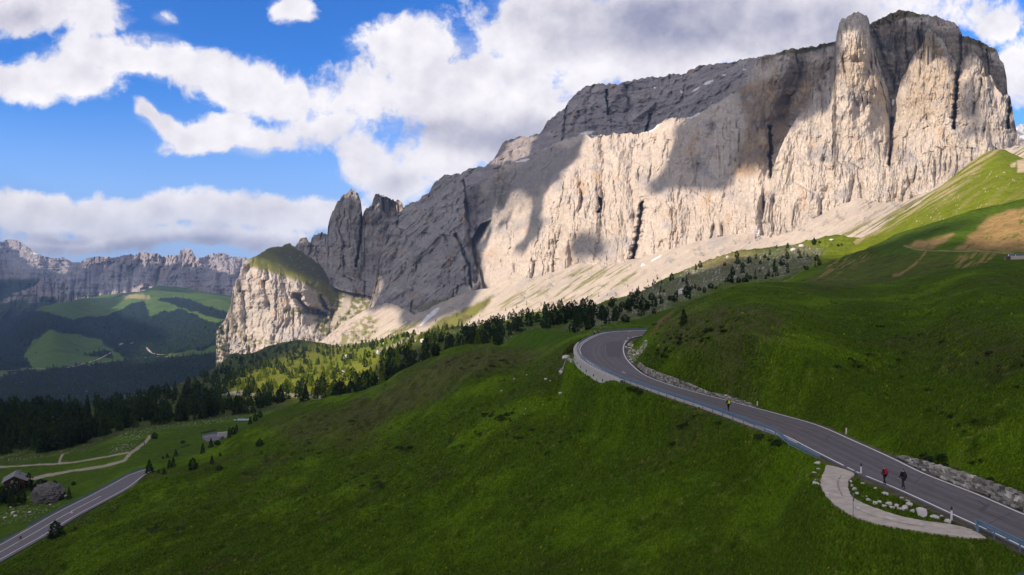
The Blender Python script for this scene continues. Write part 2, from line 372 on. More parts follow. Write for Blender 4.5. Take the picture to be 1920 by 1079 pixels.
def cliffdisp(A=26, L=95, vs=3.2, seed=0, strata=0.25, crack=0.6, SC=1.0):
    def f(P, PX, PY, t):
        x, y, z = P[..., 0], P[..., 1], P[..., 2]
        lx = x / y * 1900.0 * SC                                    # along the wall (bearing), so that flutes stand upright
        wx = lx + 16 * SC * perlin(lx / 170 / SC, z / 420 / SC, None, seed + 3) + 2.5 * SC * perlin(lx / 30 / SC, z / 45 / SC, None, seed + 4)
        # big buttresses, pillars and flutes: ridges run up the wall
        wz = z + 12 * perlin(x / 70, z / 70, None, seed + 5)
        d = -A * 1.3 * fbm(wx / L, y / (L * 3), wz / (L * vs), 4, seed, 0.55, ridge=True)
        d += -A * 0.42 * fbm(lx / (L * .35), y / L, z / (L * 0.7), 6, seed + 9, 0.58)
        slab = sstep(perlin(lx / 150 / SC, z / 120 / SC, None, seed + 33) + .35 * perlin(lx / 50 / SC, z / 50 / SC, None, seed + 34), -.18, .22)
        dg = (z / SC + 0.62 * lx / SC) / 74.0 + 0.5 * perlin(lx / 120 / SC, z / 120 / SC, None, seed + 35); dg = dg - np.floor(dg)
        d += -A * .38 * (dg - .5) * sstep(1 - dg, 0, .10) * sstep(perlin(lx / 130 / SC, z / 90 / SC, None, seed + 36), -.05, .3)
        # gullies: sharp creases that run down the wall and join, pillars between them
        hb = z / (62 * SC) + 0.9 * perlin(lx / 190 / SC, z / 300 / SC, None, seed + 12) + 0.22 * perlin(lx / 22 / SC, z / 30 / SC, None, seed + 13)
        b0 = np.floor(hb); jump = (_h(b0, b0 * 0, b0 * 0, seed) - .5); fb = sstep(hb - b0, 0.0, 0.16); jump0 = (_h(b0 - 1, b0 * 0, b0 * 0, seed) - .5)
        gx = wx + 20 * SC * (jump0 + (jump - jump0) * fb) + 3.5 * SC * fbm(lx / 24 / SC, z / 18 / SC, None, 3, seed + 14, .65)
        for (k, kz, am) in ((.95, 6.0, 1.15), (.45, 3.0, .55), (.22, 1.4, .26)):
            g_ = 1 - np.abs(perlin(gx / (L * k), z / (L * kz), None, seed + 15 + int(k * 100))) * 3.4
            d += A * am * (1 if k > .9 else .25 + .95 * slab) * np.clip(g_, 0, 1)**3 * (0.45 + .9 * sstep(perlin(lx / (L * 1.1), z / (L * .9), None, seed + 16 + int(k * 90)), -.3, .3))
        # blocky, angular faces: folded noise quantised along the wall
        q = fbm(lx / (L * 0.22) + 0.3 * perlin(z / 30, lx / 50, None, seed + 8), z / (L * 0.75), None, 4, seed + 23, 0.6)
        d += A * 0.17 * (np.abs((q * 5) % 2 - 1) - 0.5)
        # vertical joints at three sizes
        for (k, kz, w, dep, sd_) in ((.55, 4.0, .05, .32 * crack, 41), (.24, 1.3, .06, .20 * crack, 43), (.11, .5, .08, .09 * crack, 47)):
            c = perlin(wx / (L * k), z / (L * kz), None, seed + sd_) + 0.06 * perlin(lx / 9, z / 14, None, seed + sd_ + 1)
            d += dep * A * np.exp(-(c / w)**2) * sstep(perlin(lx / (L * k * 1.3), z / (L * kz * .45), None, seed + sd_ + 10), -0.1, 0.25)
        s = fbm(z / 26 + 0.5 * perlin(lx / 90, z / 40, None, seed + 2), lx / 300, None, 4, seed + 61, 0.65)
        d += strata * A * s
        # ledges: the wall steps back band by band, more strongly here and there
        h = z / 44.0 + 0.55 * perlin(lx / 210 / SC, z / 90, None, seed + 71) + 0.22 * perlin(lx / 36 / SC, z / 30, None, seed + 72) + lx / 900.0 / SC
        fr_ = h - np.floor(h); d += -A * 0.30 * (fr_ - .5) * sstep(perlin(lx / 90 / SC, z / 70, None, seed + 73), -.25, .2) * sstep(1 - fr_, 0, .12)
        d += SC * 0.8 * fbm(lx / 5.5 / SC, z / 7.5 / SC, None, 3, seed + 81, 0.75)
        return d
    return f
def cracks(lines):
    """named chimneys: (px polyline, half width px, depth m)"""
    def f(PX, PY):
        d = 0.0
        for pl, w, dep in lines:
            wob = 5.0 * fbm(PY / 16, PX / 60, None, 4, 8, .65)
            ww = w * np.clip(0.55 + 1.1 * fbm(PY / 11, PX / 40, None, 3, 28), 0.2, 1.3)
            dep = dep if dep > 59 else dep * .30
            d = d + dep * np.exp(-(segdist(PX + wob, PY, pl) / ww)**2)
        return d
    return f

# ---- far right snowy summit
def col_snowrock(P, PX, PY, nn):
    c = rockcol(P, (0.30, 0.29, 0.30), 0.1, 0.4, 2.0, 9)
    return mixv(c, (0.8, 0.82, 0.86), sstep(fbm(P[..., 0] / 60, P[..., 2] / 40, None, 4, 2), -0.05, 0.1))
patch("far_summit", L_(1860,262, 1885,250, 1903,237, 1915,232, 1930,236, 1950,228, 2000,245, 2080,270), L_(1860,330, 2080,330),
      [C(1860,262,d=4200), C(2080,262,d=4300), C(1960,330,d=3800), C(1900,300,d=4000)], (2.5, 2.5), (4, 20), cliffdisp(60, 160, 2, 3), None, col_snowrock, M_FARROCK)

# ---- far range across the valley
def col_far(P, PX, PY, nn):
    c = rockcol(P, (0.34, 0.31, 0.315), 0.45, 0.5, 4.5, 4)
    x, z = P[..., 0], P[..., 2]
    # screes and grass at the foot
    scr = sstep(fbm(x / 300, z / 120, None, 4, 3) + (PY - 520) / 50.0, 0.0, 0.7)
    c = mixv(c, (0.42, 0.37, 0.34), 0.75 * scr)
    gr = sstep(fbm(x / 250, z / 90, None, 4, 13) + (PY - 548) / 40.0, 0.1, 0.5)
    return mixv(c, (0.05, 0.085, 0.03), gr)
def col_far0(P, PX, PY, nn):
    c = rockcol(P, (0.33, 0.31, 0.32), 0.25, 0.3, 4.5, 6)
    sn = sstep(fbm(P[..., 0] / 130, P[..., 2] / 50, None, 4, 21), 0.22, 0.3) * sstep(-PY, -500, -470)
    c = mixv(c, (0.75, 0.77, 0.8), sn)
    gr = sstep(-np.abs(PY - 513) + 5 * perlin(PX / 30, PY / 10), -3, 3)
    c = mixv(c, (0.22, 0.24, 0.10), 0.8 * gr)
    return mixv(c, (0.05, 0.08, 0.035), sstep(PY + 8 * perlin(PX / 25, PY / 25), 519, 528))
patch("far_mountain", L_(-150,470, -80,440, -40,462, 0,455, 15,449, 32,451, 47,460, 65,474, 83,481, 100,485, 118,483, 135,492, 148,492, 165,500, 200,520, 230,560), L_(-150,620, 230,620),
      [C(-150,450,d=11800), C(0,455,d=11500), C(150,492,d=11000), C(-150,600,d=9700), C(100,600,d=9600), C(40,520,d=10500), C(230,560,d=10400)], (1.8, 1.8), (2.5, 16),
      cliffdisp(170, 700, 1.2, 31, .1, .2, 5.5), None, col_far0, M_FARROCK, back=((200, -60), (1500, -900)))
patch("far_ridge", L_(-150,585, -60,575, 0,566, 12,560, 30,548, 60,540, 80,522, 100,514, 120,518, 135,514, 147,500, 152,492, 160,485, 175,484, 190,480, 213,484, 233,478, 250,479, 265,473,
                      283,476, 295,475, 308,481, 333,480, 338,470, 350,465, 360,471, 366,483, 383,484, 390,478, 398,475, 423,473, 433,483, 448,481, 460,484, 475,492, 520,500, 560,505), L_(-150,660, 200,600, 300,600, 560,600),
      [C(-150,585,d=8600), C(0,560,d=8600), C(100,515,d=8900), C(160,486,d=9300), C(265,473,d=9500), C(350,466,d=9500), C(460,484,d=9300), C(560,500,d=9300),
       C(-150,640,d=7900), C(0,620,d=8000), C(150,560,d=8300), C(275,545,d=8500), C(375,545,d=8400), C(433,553,d=8300), C(560,590,d=8200)], (1.4, 1.3), (5.5, 11),
      cliffdisp(150, 330, 2.6, 12, .1, .9, 4.8), None, col_far, M_FARROCK, back=((100, -60), (900, -500)))

# ---- valley hills
FOREST_FAR = [L_(-150,700, 0,600, 60,580, 140,600, 200,640, 215,650, 150,628, 90,620, 60,640, 45,665, 60,690, -150,720),
              L_(130,600, 200,590, 270,560, 285,600, 265,625, 330,640, 420,600, 440,590, 440,640, 250,680, 200,650),
              L_(270,600, 300,585, 340,580, 400,605, 430,640, 380,660, 270,650, 262,620), L_(290,560, 330,556, 440,590, 440,606, 380,590, 320,572),
              L_(-150,730, 60,695, 200,680, 250,670, 330,672, 420,660, 480,700, 300,735, 120,770, -150,800), L_(0,680, 60,690, 0,700),
              L_(170,660, 208,655, 212,672, 150,668), L_(-150,640, 30,620, 40,700, -150,700)]
def forestmask(px, py, wob=True):
    w = fbm(px / 22, py / 9, None, 4, 71)
    m = 0.0
    for pl in FOREST_FAR: m = np.maximum(m, softpoly(px, py, pl, 7))
    return sstep(m + 0.75 * w, 0.42, 0.58)
def col_valley(P, PX, PY, nn):
    x, y = P[..., 0], P[..., 1]
    c = np.broadcast_to(np.array((0.085, 0.13, 0.038), np.float32), P.shape).copy()
    c = mixv(c, (0.13, 0.15, 0.05), sstep(fbm(x / 260, y / 500, None, 5, 5), 0, .4))
    c = mixv(c, (0.06, 0.10, 0.035), sstep(fbm(x / 160, y / 300, None, 5, 6), 0.05, .3))
    c = mixv(c, (0.30, 0.25, 0.17), sstep(-np.hypot((PX - 255) / 36, (PY - 557) / 5) + 0.5 * perlin(PX / 6, PY / 3), -1.0, -0.5))
    c = c * np.array((1.0, 1.12, .75), np.float32)
    c = mixv(c, (0.012, 0.026, 0.018), forestmask(PX, PY))
    c = mixv(c, (0.35, 0.32, 0.28), 0.8 * sstep(fbm(PX / 7, PY / 2.5, None, 3, 99), 0.33, 0.42) * sstep(PY, 705, 725) * sstep(-PX, -330, -300))
    return c
patch("valley", L_(-150,640, -60,615, 0,602, 37,590, 85,573, 150,561, 200,553, 235,549, 265,548, 285,540, 300,535, 330,537, 375,546, 430,554, 470,565, 560,600), L_(-150,800, 0,800, 300,770, 560,700),
      [C(-150,640,d=7300), C(0,602,d=7500), C(150,561,d=7600), C(265,548,d=7500), C(300,536,d=8000), C(430,554,d=7700), C(560,600,d=7000),
       C(0,640,d=5600), C(150,600,d=6000), C(330,590,d=5800), C(100,620,d=4700), C(200,640,d=5000), C(40,690,d=4000), C(150,690,d=3950), C(300,660,d=4200), C(430,620,d=4500),
       C(-150,700,d=3800), C(0,760,d=2900), C(200,745,d=3000), C(300,735,d=3100), C(400,690,d=3500), C(430,650,d=3900), C(-150,800,d=2600), C(300,780,d=2800), C(560,700,d=3600)],
      (1.6, 1.3), (2, 25), None, lambda P, X, Y, t: 26 * fbm(P[..., 0] / 420, P[..., 1] / 700, None, 5, 8), col_valley, M_GRASSFAR, back=((200, -120), (900, -500)))

# ---- headland block with the grassy top
def col_head(P, PX, PY, nn):
    c = rockcol(P, (0.50, 0.45, 0.40), 0.75, 0.45, 1.0, 2)
    w = 9 * fbm(PX / 16, PY / 10, None, 4, 14)
    top = softpoly(PX + w, PY + w * .7, L_(457,497, 500,462, 548,455, 572,470, 620,498, 648,525, 650,545, 622,572, 604,552, 560,527, 500,508), 4)
    g = np.array((0.175, 0.18, 0.045), np.float32)
    dark = softpoly(PX, PY, L_(505,470, 545,460, 590,480, 640,500, 640,540, 590,525, 540,500), 9)  # shaded part of the top, its shade painted into the grass colour
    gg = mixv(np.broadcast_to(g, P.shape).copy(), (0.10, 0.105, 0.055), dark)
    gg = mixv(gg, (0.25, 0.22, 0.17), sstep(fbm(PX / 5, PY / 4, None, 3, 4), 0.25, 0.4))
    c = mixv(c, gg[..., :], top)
    low = softpoly(PX + w, PY + w * .5, L_(620,560, 665,540, 700,560, 690,585, 640,605, 620,640, 600,650, 590,600), 4) * sstep(fbm(PX / 9, PY / 7, None, 4, 6), -0.25, 0.1)
    c = mixv(c, (0.15, 0.15, 0.05), low)
    led = softpoly(PX, PY + w, L_(425,600, 440,625, 470,650, 520,640, 470,635, 440,610), 3) + softpoly(PX, PY + w * .6, L_(520,582, 600,575, 600,590, 540,592), 3)
    c = mixv(c, (0.14, 0.15, 0.05), 0.8 * np.clip(led, 0, 1) * sstep(fbm(PX / 7, PY / 5, None, 3, 66), -0.2, 0.1))
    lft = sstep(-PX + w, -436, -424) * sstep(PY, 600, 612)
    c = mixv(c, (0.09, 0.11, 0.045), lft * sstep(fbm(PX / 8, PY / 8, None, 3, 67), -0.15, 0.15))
    scr = softpoly(PX + w * .4, PY, L_(650,545, 662,545, 655,580, 625,612, 612,612, 640,575), 2.5)
    return mixv(c, (0.42, 0.38, 0.33), 0.8 * scr)
HC = cracks([(L_(556,555, 575,580, 606,590), 9, 75), (L_(520,520, 517,560, 519,600), 3, 34), (L_(477,480, 470,560, 480,640), 4, 16), (L_(600,555, 612,580), 6, 60)])
_hd = cliffdisp(26, 85, 2.4, 21, .3, .6)
def headdisp(P, PX, PY, t):
    topm = softpoly(PX, PY, L_(457,495, 500,462, 548,455, 590,470, 700,520, 720,600, 640,600, 600,550, 560,527, 500,508), 6)
    return _hd(P, PX, PY, t) * (1 - 0.8 * topm) + HC(PX, PY)
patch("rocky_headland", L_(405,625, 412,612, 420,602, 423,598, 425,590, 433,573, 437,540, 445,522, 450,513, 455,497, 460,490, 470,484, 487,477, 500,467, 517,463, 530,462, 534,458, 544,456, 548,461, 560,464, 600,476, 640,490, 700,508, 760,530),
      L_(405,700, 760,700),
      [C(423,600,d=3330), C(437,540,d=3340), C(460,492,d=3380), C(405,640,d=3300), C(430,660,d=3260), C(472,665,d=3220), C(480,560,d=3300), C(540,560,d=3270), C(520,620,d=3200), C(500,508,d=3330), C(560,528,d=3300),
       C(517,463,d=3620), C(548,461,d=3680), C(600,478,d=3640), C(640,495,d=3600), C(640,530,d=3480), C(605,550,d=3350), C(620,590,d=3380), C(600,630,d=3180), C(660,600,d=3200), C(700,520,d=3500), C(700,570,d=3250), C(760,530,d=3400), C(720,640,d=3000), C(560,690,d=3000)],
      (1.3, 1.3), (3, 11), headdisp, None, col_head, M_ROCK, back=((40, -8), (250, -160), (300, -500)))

# ---- twin towers
def col_tower(P, PX, PY, nn):
    return rockcol(P, (0.36, 0.33, 0.315), 0.45, 0.45, 0.9, 7)
TC = cracks([(L_(680,400, 675,450, 668,500), 3.5, 70), (L_(640,470, 638,500), 3, 30), (L_(584,450, 582,480), 2.5, 26), (L_(611,440, 615,480), 2.5, 40)])
_td = cliffdisp(24, 60, 3.4, 5, .12, .7)
def towdisp(P, PX, PY, t):
    rnd = -55 * np.sqrt(np.clip(1 - ((PX - 650) / 33)**2, 0, 1)) - 40 * np.sqrt(np.clip(1 - ((PX - 712) / 34)**2, 0, 1))
    notch = 70 * softpoly(PX, PY, L_(716,372, 740,374, 752,392, 744,410, 722,412, 716,398), 3)
    return _td(P, PX, PY, t) + TC(PX, PY) + rnd + notch
patch("twin_towers", L_(530,470, 540,460, 549,462, 554,463, 558,456, 562,449, 567,444, 575,445, 579,452, 582,456, 585,446, 589,443, 597,437, 606,436, 611,438, 614,440, 615,425, 617,416, 620,405, 623,397, 627,391, 630,383, 634,376, 638,372, 648,363, 655,358, 662,356, 670,361, 674,370, 677,378, 678,392,
                        680,404, 684,396, 689,390, 697,383, 699,373, 703,367, 710,365, 718,367, 727,370, 740,374, 749,377, 754,381, 756,391, 765,400, 790,420, 800,470),
      L_(530,520, 580,520, 640,545, 720,560, 800,560),
      [C(530,480,d=3720), C(560,460,d=3650), C(600,440,d=3560), C(662,356,d=3420), C(727,370,d=3400), C(800,470,d=3300), C(560,520,d=3560), C(640,540,d=3420), C(720,555,d=3250), C(680,460,d=3380), C(800,560,d=3100)],
      (1.2, 1.2), (9, 9), towdisp, None, col_tower, M_ROCK, back=((30, -10), (60, -120), (150, -500)))

# ---- high plateau at the back
def col_plateau(P, PX, PY, nn):
    c = rockcol(P, (0.30, 0.275, 0.275), 0.35, 0.4, 1.1, 17)
    st = fbm(P[..., 2] / 16, P[..., 0] / 260, None, 3, 19)
    c *= (1 + 0.28 * st)[..., None]
    led = sstep(perlin(P[..., 2] / 34 + 0.2 * perlin(P[..., 0] / 120, P[..., 2] / 50), P[..., 0] / 900, None, 6), 0.30, 0.42)
    c = mixv(c, (0.38, 0.34, 0.33), 0.5 * led)
    sn = np.zeros(PX.shape)
    for (a, b, q, e, r) in ((1328, 155, 9, 2.5, -20), (1305, 168, 8, 1.6, -35), (1228, 165, 2, 2, 0), (1278, 172, 3, 3, 0), (1395, 131, 3, 1.5, 0), (1357, 141, 3, 1.5, 0), (1100, 250, 14, 3, -10), (1116, 256, 8, 1.5, 15), (985, 301, 12, 2.6, -8), (970, 304, 4, 1.5, 0)):
        th = math.radians(r); u = (PX - a) * math.cos(th) + (PY - b) * math.sin(th); v = -(PX - a) * math.sin(th) + (PY - b) * math.cos(th)
        sn = np.maximum(sn, sstep(-np.hypot(u / q, v / e) + 0.5 * perlin(PX / 3, PY / 2), -1.15, -0.85))
    return mixv(c, (0.8, 0.8, 0.82), sn)
PCR = cracks([(L_(1137,170, 1140,215), 3, 80), (L_(1095,180, 1100,245), 2.5, 45), (L_(1146,215, 1146,250), 2.5, 50), (L_(1063,200, 1056,262), 4, 60), (L_(1220,215, 1212,246), 3, 60), (L_(1180,160, 1176,240), 2.5, 30), (L_(1115,155, 1112,180), 3, 26), (L_(1285,160, 1272,215), 3, 40), (L_(945,300, 930,330), 4, 40)])
_pd = cliffdisp(30, 75, 2.0, 44, .55, .7)
patch("high_plateau", L_(855,345, 862,330, 867,323, 880,315, 895,313, 910,312, 923,301, 933,287, 943,267, 950,264, 958,262, 973,254, 988,257, 1003,254, 1013,250, 1022,236, 1027,227, 1040,216, 1050,207, 1058,204, 1067,190, 1083,172, 1100,162, 1117,157, 1135,159, 1153,157,
                         1173,155, 1200,148, 1220,146, 1247,145, 1254,138, 1267,139, 1287,139, 1291,131, 1305,126, 1320,123, 1345,120, 1360,117, 1390,113, 1410,110, 1422,108, 1440,104, 1470,95, 1500,92, 1570,78),
      L_(855,500, 900,420, 1000,380, 1130,300, 1260,270, 1400,220, 1570,180),
      [C(862,330,d=3150), C(930,290,d=3200), C(1000,254,d=3200), C(1060,200,d=3150), C(1150,157,d=3050), C(1290,132,d=2850), C(1422,108,d=2450), C(1570,78,d=2300),
       C(870,400,d=2750), C(940,330,d=2850), C(1020,280,d=2860), C(1056,262,d=2860), C(1140,255,d=2800), C(1220,250,d=2700), C(1300,215,d=2500), C(1390,165,d=2300), C(900,450,d=2500), C(1130,300,d=2600), C(1570,180,d=1950), C(855,500,d=2550)],
      (1.4, 1.3), (7, 15), lambda P, X, Y, t: _pd(P, X, Y, t) + PCR(X, Y), None, col_plateau, M_ROCK, back=((60, 4), (250, -20), (600, -700)))

# ---- main wall (left buttress, lit face and right cliffs) ----
SCREE_TOP = L_(380,720, 560,668, 600,640, 625,622, 655,600, 680,585, 700,575, 725,568, 745,573, 775,590, 800,582, 830,566, 880,548, 920,540, 945,520, 965,515, 1000,522, 1030,512, 1060,505, 1090,492, 1120,490, 1180,488, 1250,470, 1300,455, 1345,445, 1400,436, 1445,446, 1480,436,
               1510,418, 1545,400, 1580,382, 1610,372, 1650,380, 1690,378, 1740,360, 1790,330, 1830,304, 1870,280, 1920,272, 2080,250)
def col_wall(P, PX, PY, nn):
    c = rockcol(P, (0.52, 0.46, 0.405), 0.50, 0.42, 1.0, 27)
    w = 14 * fbm(PX / 30, PY / 25, None, 4, 50)
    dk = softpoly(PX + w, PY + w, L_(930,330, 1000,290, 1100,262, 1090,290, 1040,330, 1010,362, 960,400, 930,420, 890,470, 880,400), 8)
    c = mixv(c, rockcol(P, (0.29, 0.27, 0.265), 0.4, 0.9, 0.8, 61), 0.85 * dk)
    oc = softpoly(PX + w, PY + w, L_(1380,160, 1567,110, 1530,160, 1500,230, 1455,290, 1420,330, 1370,330, 1400,230), 12)
    c = mixv(c, rockcol(P, (0.30, 0.225, 0.155), 1.0, 0.9, 0.7, 63), 0.9 * oc)
    bk = softpoly(PX, PY, L_(1560,60, 1640,40, 1800,60, 1890,140, 1890,260, 1560,260), 10)  # wall behind the pillars: shade painted over its olive-brown rock
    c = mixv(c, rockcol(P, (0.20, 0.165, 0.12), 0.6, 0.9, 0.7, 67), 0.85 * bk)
    grs = softpoly(PX, PY + 0.3 * w, L_(1496,92, 1567,76, 1567,84, 1500,101, 1480,100), 2.5) + softpoly(PX, PY + .25 * w, L_(1634,44, 1662,27, 1690,12, 1716,22, 1740,32, 1700,33, 1680,40, 1640,53), 2.5) + softpoly(PX, PY + .2 * w, L_(1803,66, 1830,72, 1872,96, 1860,100, 1826,86, 1806,82), 2.5) + 0.8 * softpoly(PX, PY, L_(1425,108, 1489,90, 1496,93, 1490,97, 1430,114), 2.5)
    c = mixv(c, (0.19, 0.155, 0.075), np.clip(grs, 0, 1))
    sn = np.zeros(PX.shape)
    for (a, b, q, e, r) in ((1300, 217, 14, 3.5, -22), (1224, 241, 12, 4, -32), (1270, 211, 4, 2, 0), (901, 399, 1.6, 9, 0), (892, 423, 5, 2, 0), (1253, 300, 2, 2, 0), (1478, 436, 5, 9, 20), (1470, 428, 4, 4, 0), (1484, 420, 3, 2, 0), (1492, 430, 3, 5, 20), (1423, 436, 2.2, 8, 0), (1568, 394, 4, 2, 0), (1552, 170, 3, 3, 40), (1675, 193, 2, 6, 0), (1673, 268, 1.6, 4, 0)):
        th = math.radians(r); u = (PX - a) * math.cos(th) + (PY - b) * math.sin(th); v = -(PX - a) * math.sin(th) + (PY - b) * math.cos(th)
        sn = np.maximum(sn, sstep(-np.hypot(u / q, v / e) + 0.5 * perlin(PX / 3, PY / 3), -1.15, -0.85))
    return mixv(c, (0.82, 0.82, 0.84), sn)
WCR = cracks([(L_(1443,240, 1444,300, 1445,332), 4.5, 80), (L_(1386,250, 1388,360), 3, 30), (L_(1123,372, 1127,382, 1123,397), 4.2, 75), (L_(1129,400, 1130,440), 1.6, 26), (L_(1204,380, 1200,420, 1190,470, 1186,488), 7, 62), (L_(1253,250, 1252,295), 1.6, 25), (L_(1252,296, 1215,345, 1205,380), 3, 18),
              (L_(1010,430, 1005,480), 2.2, 30), (L_(960,435, 955,480), 2.2, 22), (L_(1084,345, 1083,365), 1.6, 22), (L_(1330,385, 1331,405), 2.5, 18), (L_(1493,100, 1499,140, 1500,152), 3, 40), (L_(1013,385, 1015,400), 3, 24), (L_(1060,280, 1018,320, 1013,355), 3, 30), (L_(1035,280, 1020,350), 3, 25),
              (L_(1698,40, 1700,110), 4, 40), (L_(1728,35, 1730,90), 3, 30), (L_(1850,95, 1855,140), 3, 50), (L_(1640,60, 1690,200), 8, 40), (L_(1803,70, 1800,120), 5, 40), (L_(1560,110, 1545,150), 4, 30)])
_wd = cliffdisp(24, 105, 3.0, 2, .14, .75)
def wallback(P, PX, PY, t):
    d = _wd(P, PX, PY, t) + WCR(PX, PY)
    d += 110 * sstep(-PX, -925, -900) * sstep(-PY, -470, -420)
    # recess behind the big right buttress and the broad ribs of the face
    d += 60 * softpoly(PX, PY, L_(1500,90, 1570,70, 1560,160, 1500,230, 1450,330, 1446,230), 14)
    d -= 45 * np.exp(-((PX - 1412 - (PY - 250) * 0.02) / 26)**2) * sstep(PY, 110, 190)
    d -= 35 * np.exp(-((PX - 1285 + (PY - 250) * 0.25) / 34)**2) * sstep(PY, 215, 260)
    d -= 40 * np.exp(-((PX - 1065 + (PY - 300) * 0.35) / 50)**2) * sstep(PY, 270, 330)
    return d
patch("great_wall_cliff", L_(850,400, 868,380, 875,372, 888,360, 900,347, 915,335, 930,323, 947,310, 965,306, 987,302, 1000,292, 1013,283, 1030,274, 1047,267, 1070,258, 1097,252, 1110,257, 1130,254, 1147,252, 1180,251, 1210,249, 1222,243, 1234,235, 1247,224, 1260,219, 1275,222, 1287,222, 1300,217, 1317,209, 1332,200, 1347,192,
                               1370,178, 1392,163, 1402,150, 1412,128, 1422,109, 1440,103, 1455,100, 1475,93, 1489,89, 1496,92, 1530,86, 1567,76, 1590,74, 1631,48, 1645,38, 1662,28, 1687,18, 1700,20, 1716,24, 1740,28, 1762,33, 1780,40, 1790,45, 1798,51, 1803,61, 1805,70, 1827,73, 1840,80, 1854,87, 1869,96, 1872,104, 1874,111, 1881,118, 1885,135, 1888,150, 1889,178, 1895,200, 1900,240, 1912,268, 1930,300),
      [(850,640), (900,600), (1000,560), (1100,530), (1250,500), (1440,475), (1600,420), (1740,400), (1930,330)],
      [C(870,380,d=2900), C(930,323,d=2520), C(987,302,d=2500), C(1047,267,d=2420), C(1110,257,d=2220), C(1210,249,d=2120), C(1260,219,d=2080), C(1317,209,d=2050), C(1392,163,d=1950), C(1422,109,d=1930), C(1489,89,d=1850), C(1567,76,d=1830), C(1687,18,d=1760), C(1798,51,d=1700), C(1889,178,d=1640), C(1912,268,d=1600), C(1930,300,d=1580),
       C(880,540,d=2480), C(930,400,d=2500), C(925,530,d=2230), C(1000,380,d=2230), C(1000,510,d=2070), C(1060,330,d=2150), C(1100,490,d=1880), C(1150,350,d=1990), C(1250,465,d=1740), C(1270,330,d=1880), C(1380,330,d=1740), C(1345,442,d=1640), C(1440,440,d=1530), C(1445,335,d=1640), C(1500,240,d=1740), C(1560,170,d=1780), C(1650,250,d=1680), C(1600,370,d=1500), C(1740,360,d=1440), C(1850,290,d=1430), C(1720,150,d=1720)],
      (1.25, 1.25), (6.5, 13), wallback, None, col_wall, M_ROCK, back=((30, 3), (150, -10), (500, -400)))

def col_left(P, PX, PY, nn):
    c = rockcol(P, (0.35, 0.325, 0.315), 0.5, 0.5, 1.0, 37)
    w = 8 * fbm(PX / 16, PY / 12, None, 4, 15)
    gl = softpoly(PX, PY + w, L_(760,575, 830,560, 900,545, 900,560, 800,590), 3)
    return mixv(c, (0.15, 0.145, 0.06), 0.6 * gl)
LCR = cracks([(L_(872,340, 875,380, 884,440, 895,500), 5, 90), (L_(855,440, 880,500, 884,540), 4, 60), (L_(810,470, 800,500), 4, 35), (L_(836,370, 842,420), 3, 26), (L_(857,340, 860,400), 3, 26), (L_(790,395, 782,440), 3, 22)])
_ld = cliffdisp(26, 80, 2.6, 63, .15, .7)
def leftdisp(P, PX, PY, t):
    d = _ld(P, PX, PY, t) + LCR(PX, PY)
    q = 0.75 * PX + 0.9 * PY                                     # slanting ribs
    return d - 34 * fbm(q / 44, PX / 190, None, 5, 3, .55, ridge=True)
patch("left_buttress_cliff", L_(690,585, 697,560, 702,545, 704,530, 707,505, 710,483, 717,453, 724,437, 733,420, 743,407, 750,398, 756,392, 762,386, 767,383, 775,380, 784,376, 792,370, 797,369, 803,363, 808,355, 813,346, 820,338, 830,331, 838,328, 847,327, 858,327, 865,328, 870,335, 872,345, 874,362, 878,385, 882,410, 887,440, 892,470, 897,500, 903,530, 910,560),
      L_(690,640, 780,640, 910,600),
      [C(690,590,d=3000), C(704,530,d=3020), C(724,437,d=3060), C(756,392,d=3080), C(797,369,d=3000), C(830,331,d=2900), C(865,328,d=2820), C(882,410,d=2640), C(897,500,d=2400), C(910,560,d=2220),
       C(740,500,d=2950), C(800,450,d=2820), C(850,420,d=2680), C(770,590,d=2650), C(830,570,d=2400), C(860,500,d=2480), C(700,620,d=2850), C(800,640,d=2450)],
      (1.25, 1.25), (7.5, 10), leftdisp, None, col_left, M_ROCK, back=((40, 2), (90, -60), (300, -700)))

# ---- front pillars, the lit towers on the right
def col_pillar(P, PX, PY, nn):
    c = rockcol(P, (0.52, 0.465, 0.41), 0.42, 0.30, 0.8, 87)
    yel = softpoly(PX, PY, L_(1575,90, 1625,70, 1660,190, 1640,200, 1580,160), 8) + softpoly(PX, PY, L_(1700,130, 1740,60, 1790,130, 1810,200, 1700,230), 12)
    return mixv(c, rockcol(P, (0.46, 0.37, 0.27), 0.8, 0.3, 0.6, 88), 0.6 * np.clip(yel, 0, 1))
FCR = cracks([(L_(1631,50, 1640,110, 1655,170, 1664,210), 3.5, 45), (L_(1672,225, 1671,270, 1668,310), 3.2, 70), (L_(1561,200, 1562,260, 1561,320), 1.8, 24), (L_(1668,310, 1668,370), 2, 18), (L_(1523,330, 1521,345), 2, 16), (L_(1771,280, 1766,292), 4, 26), (L_(1838,150, 1842,160), 4, 30), (L_(1855,170, 1862,215), 3, 40), (L_(1797,131, 1792,190, 1788,240), 5, 75), (L_(1893,182, 1890,240), 4, 62), (L_(1558,150, 1557,195), 2, 20)])
_fd = cliffdisp(17, 70, 2.6, 71, .22, .5)
def fdisp(P, PX, PY, t):
    d = _fd(P, PX, PY, t) + FCR(PX, PY)
    up = sstep(-PY, -260, -150)
    d += up * (-50 * np.sqrt(np.clip(1 - ((PX - 1603 - (PY - 100) * .08) / (33 + (PY - 60) * .16))**2, 0, 1)))
    d += 55 * np.exp(-((PX - 1672) / 12)**2) * sstep(-PY, -330, -215)
    d -= up * 45 * np.sqrt(np.clip(1 - ((PX - 1742) / (20 + np.clip(PY - 55, 0, 400) * .33))**2, 0, 1))
    d -= up * 30 * np.sqrt(np.clip(1 - ((PX - 1826) / (18 + np.clip(PY - 100, 0, 400) * .25))**2, 0, 1))
    return d
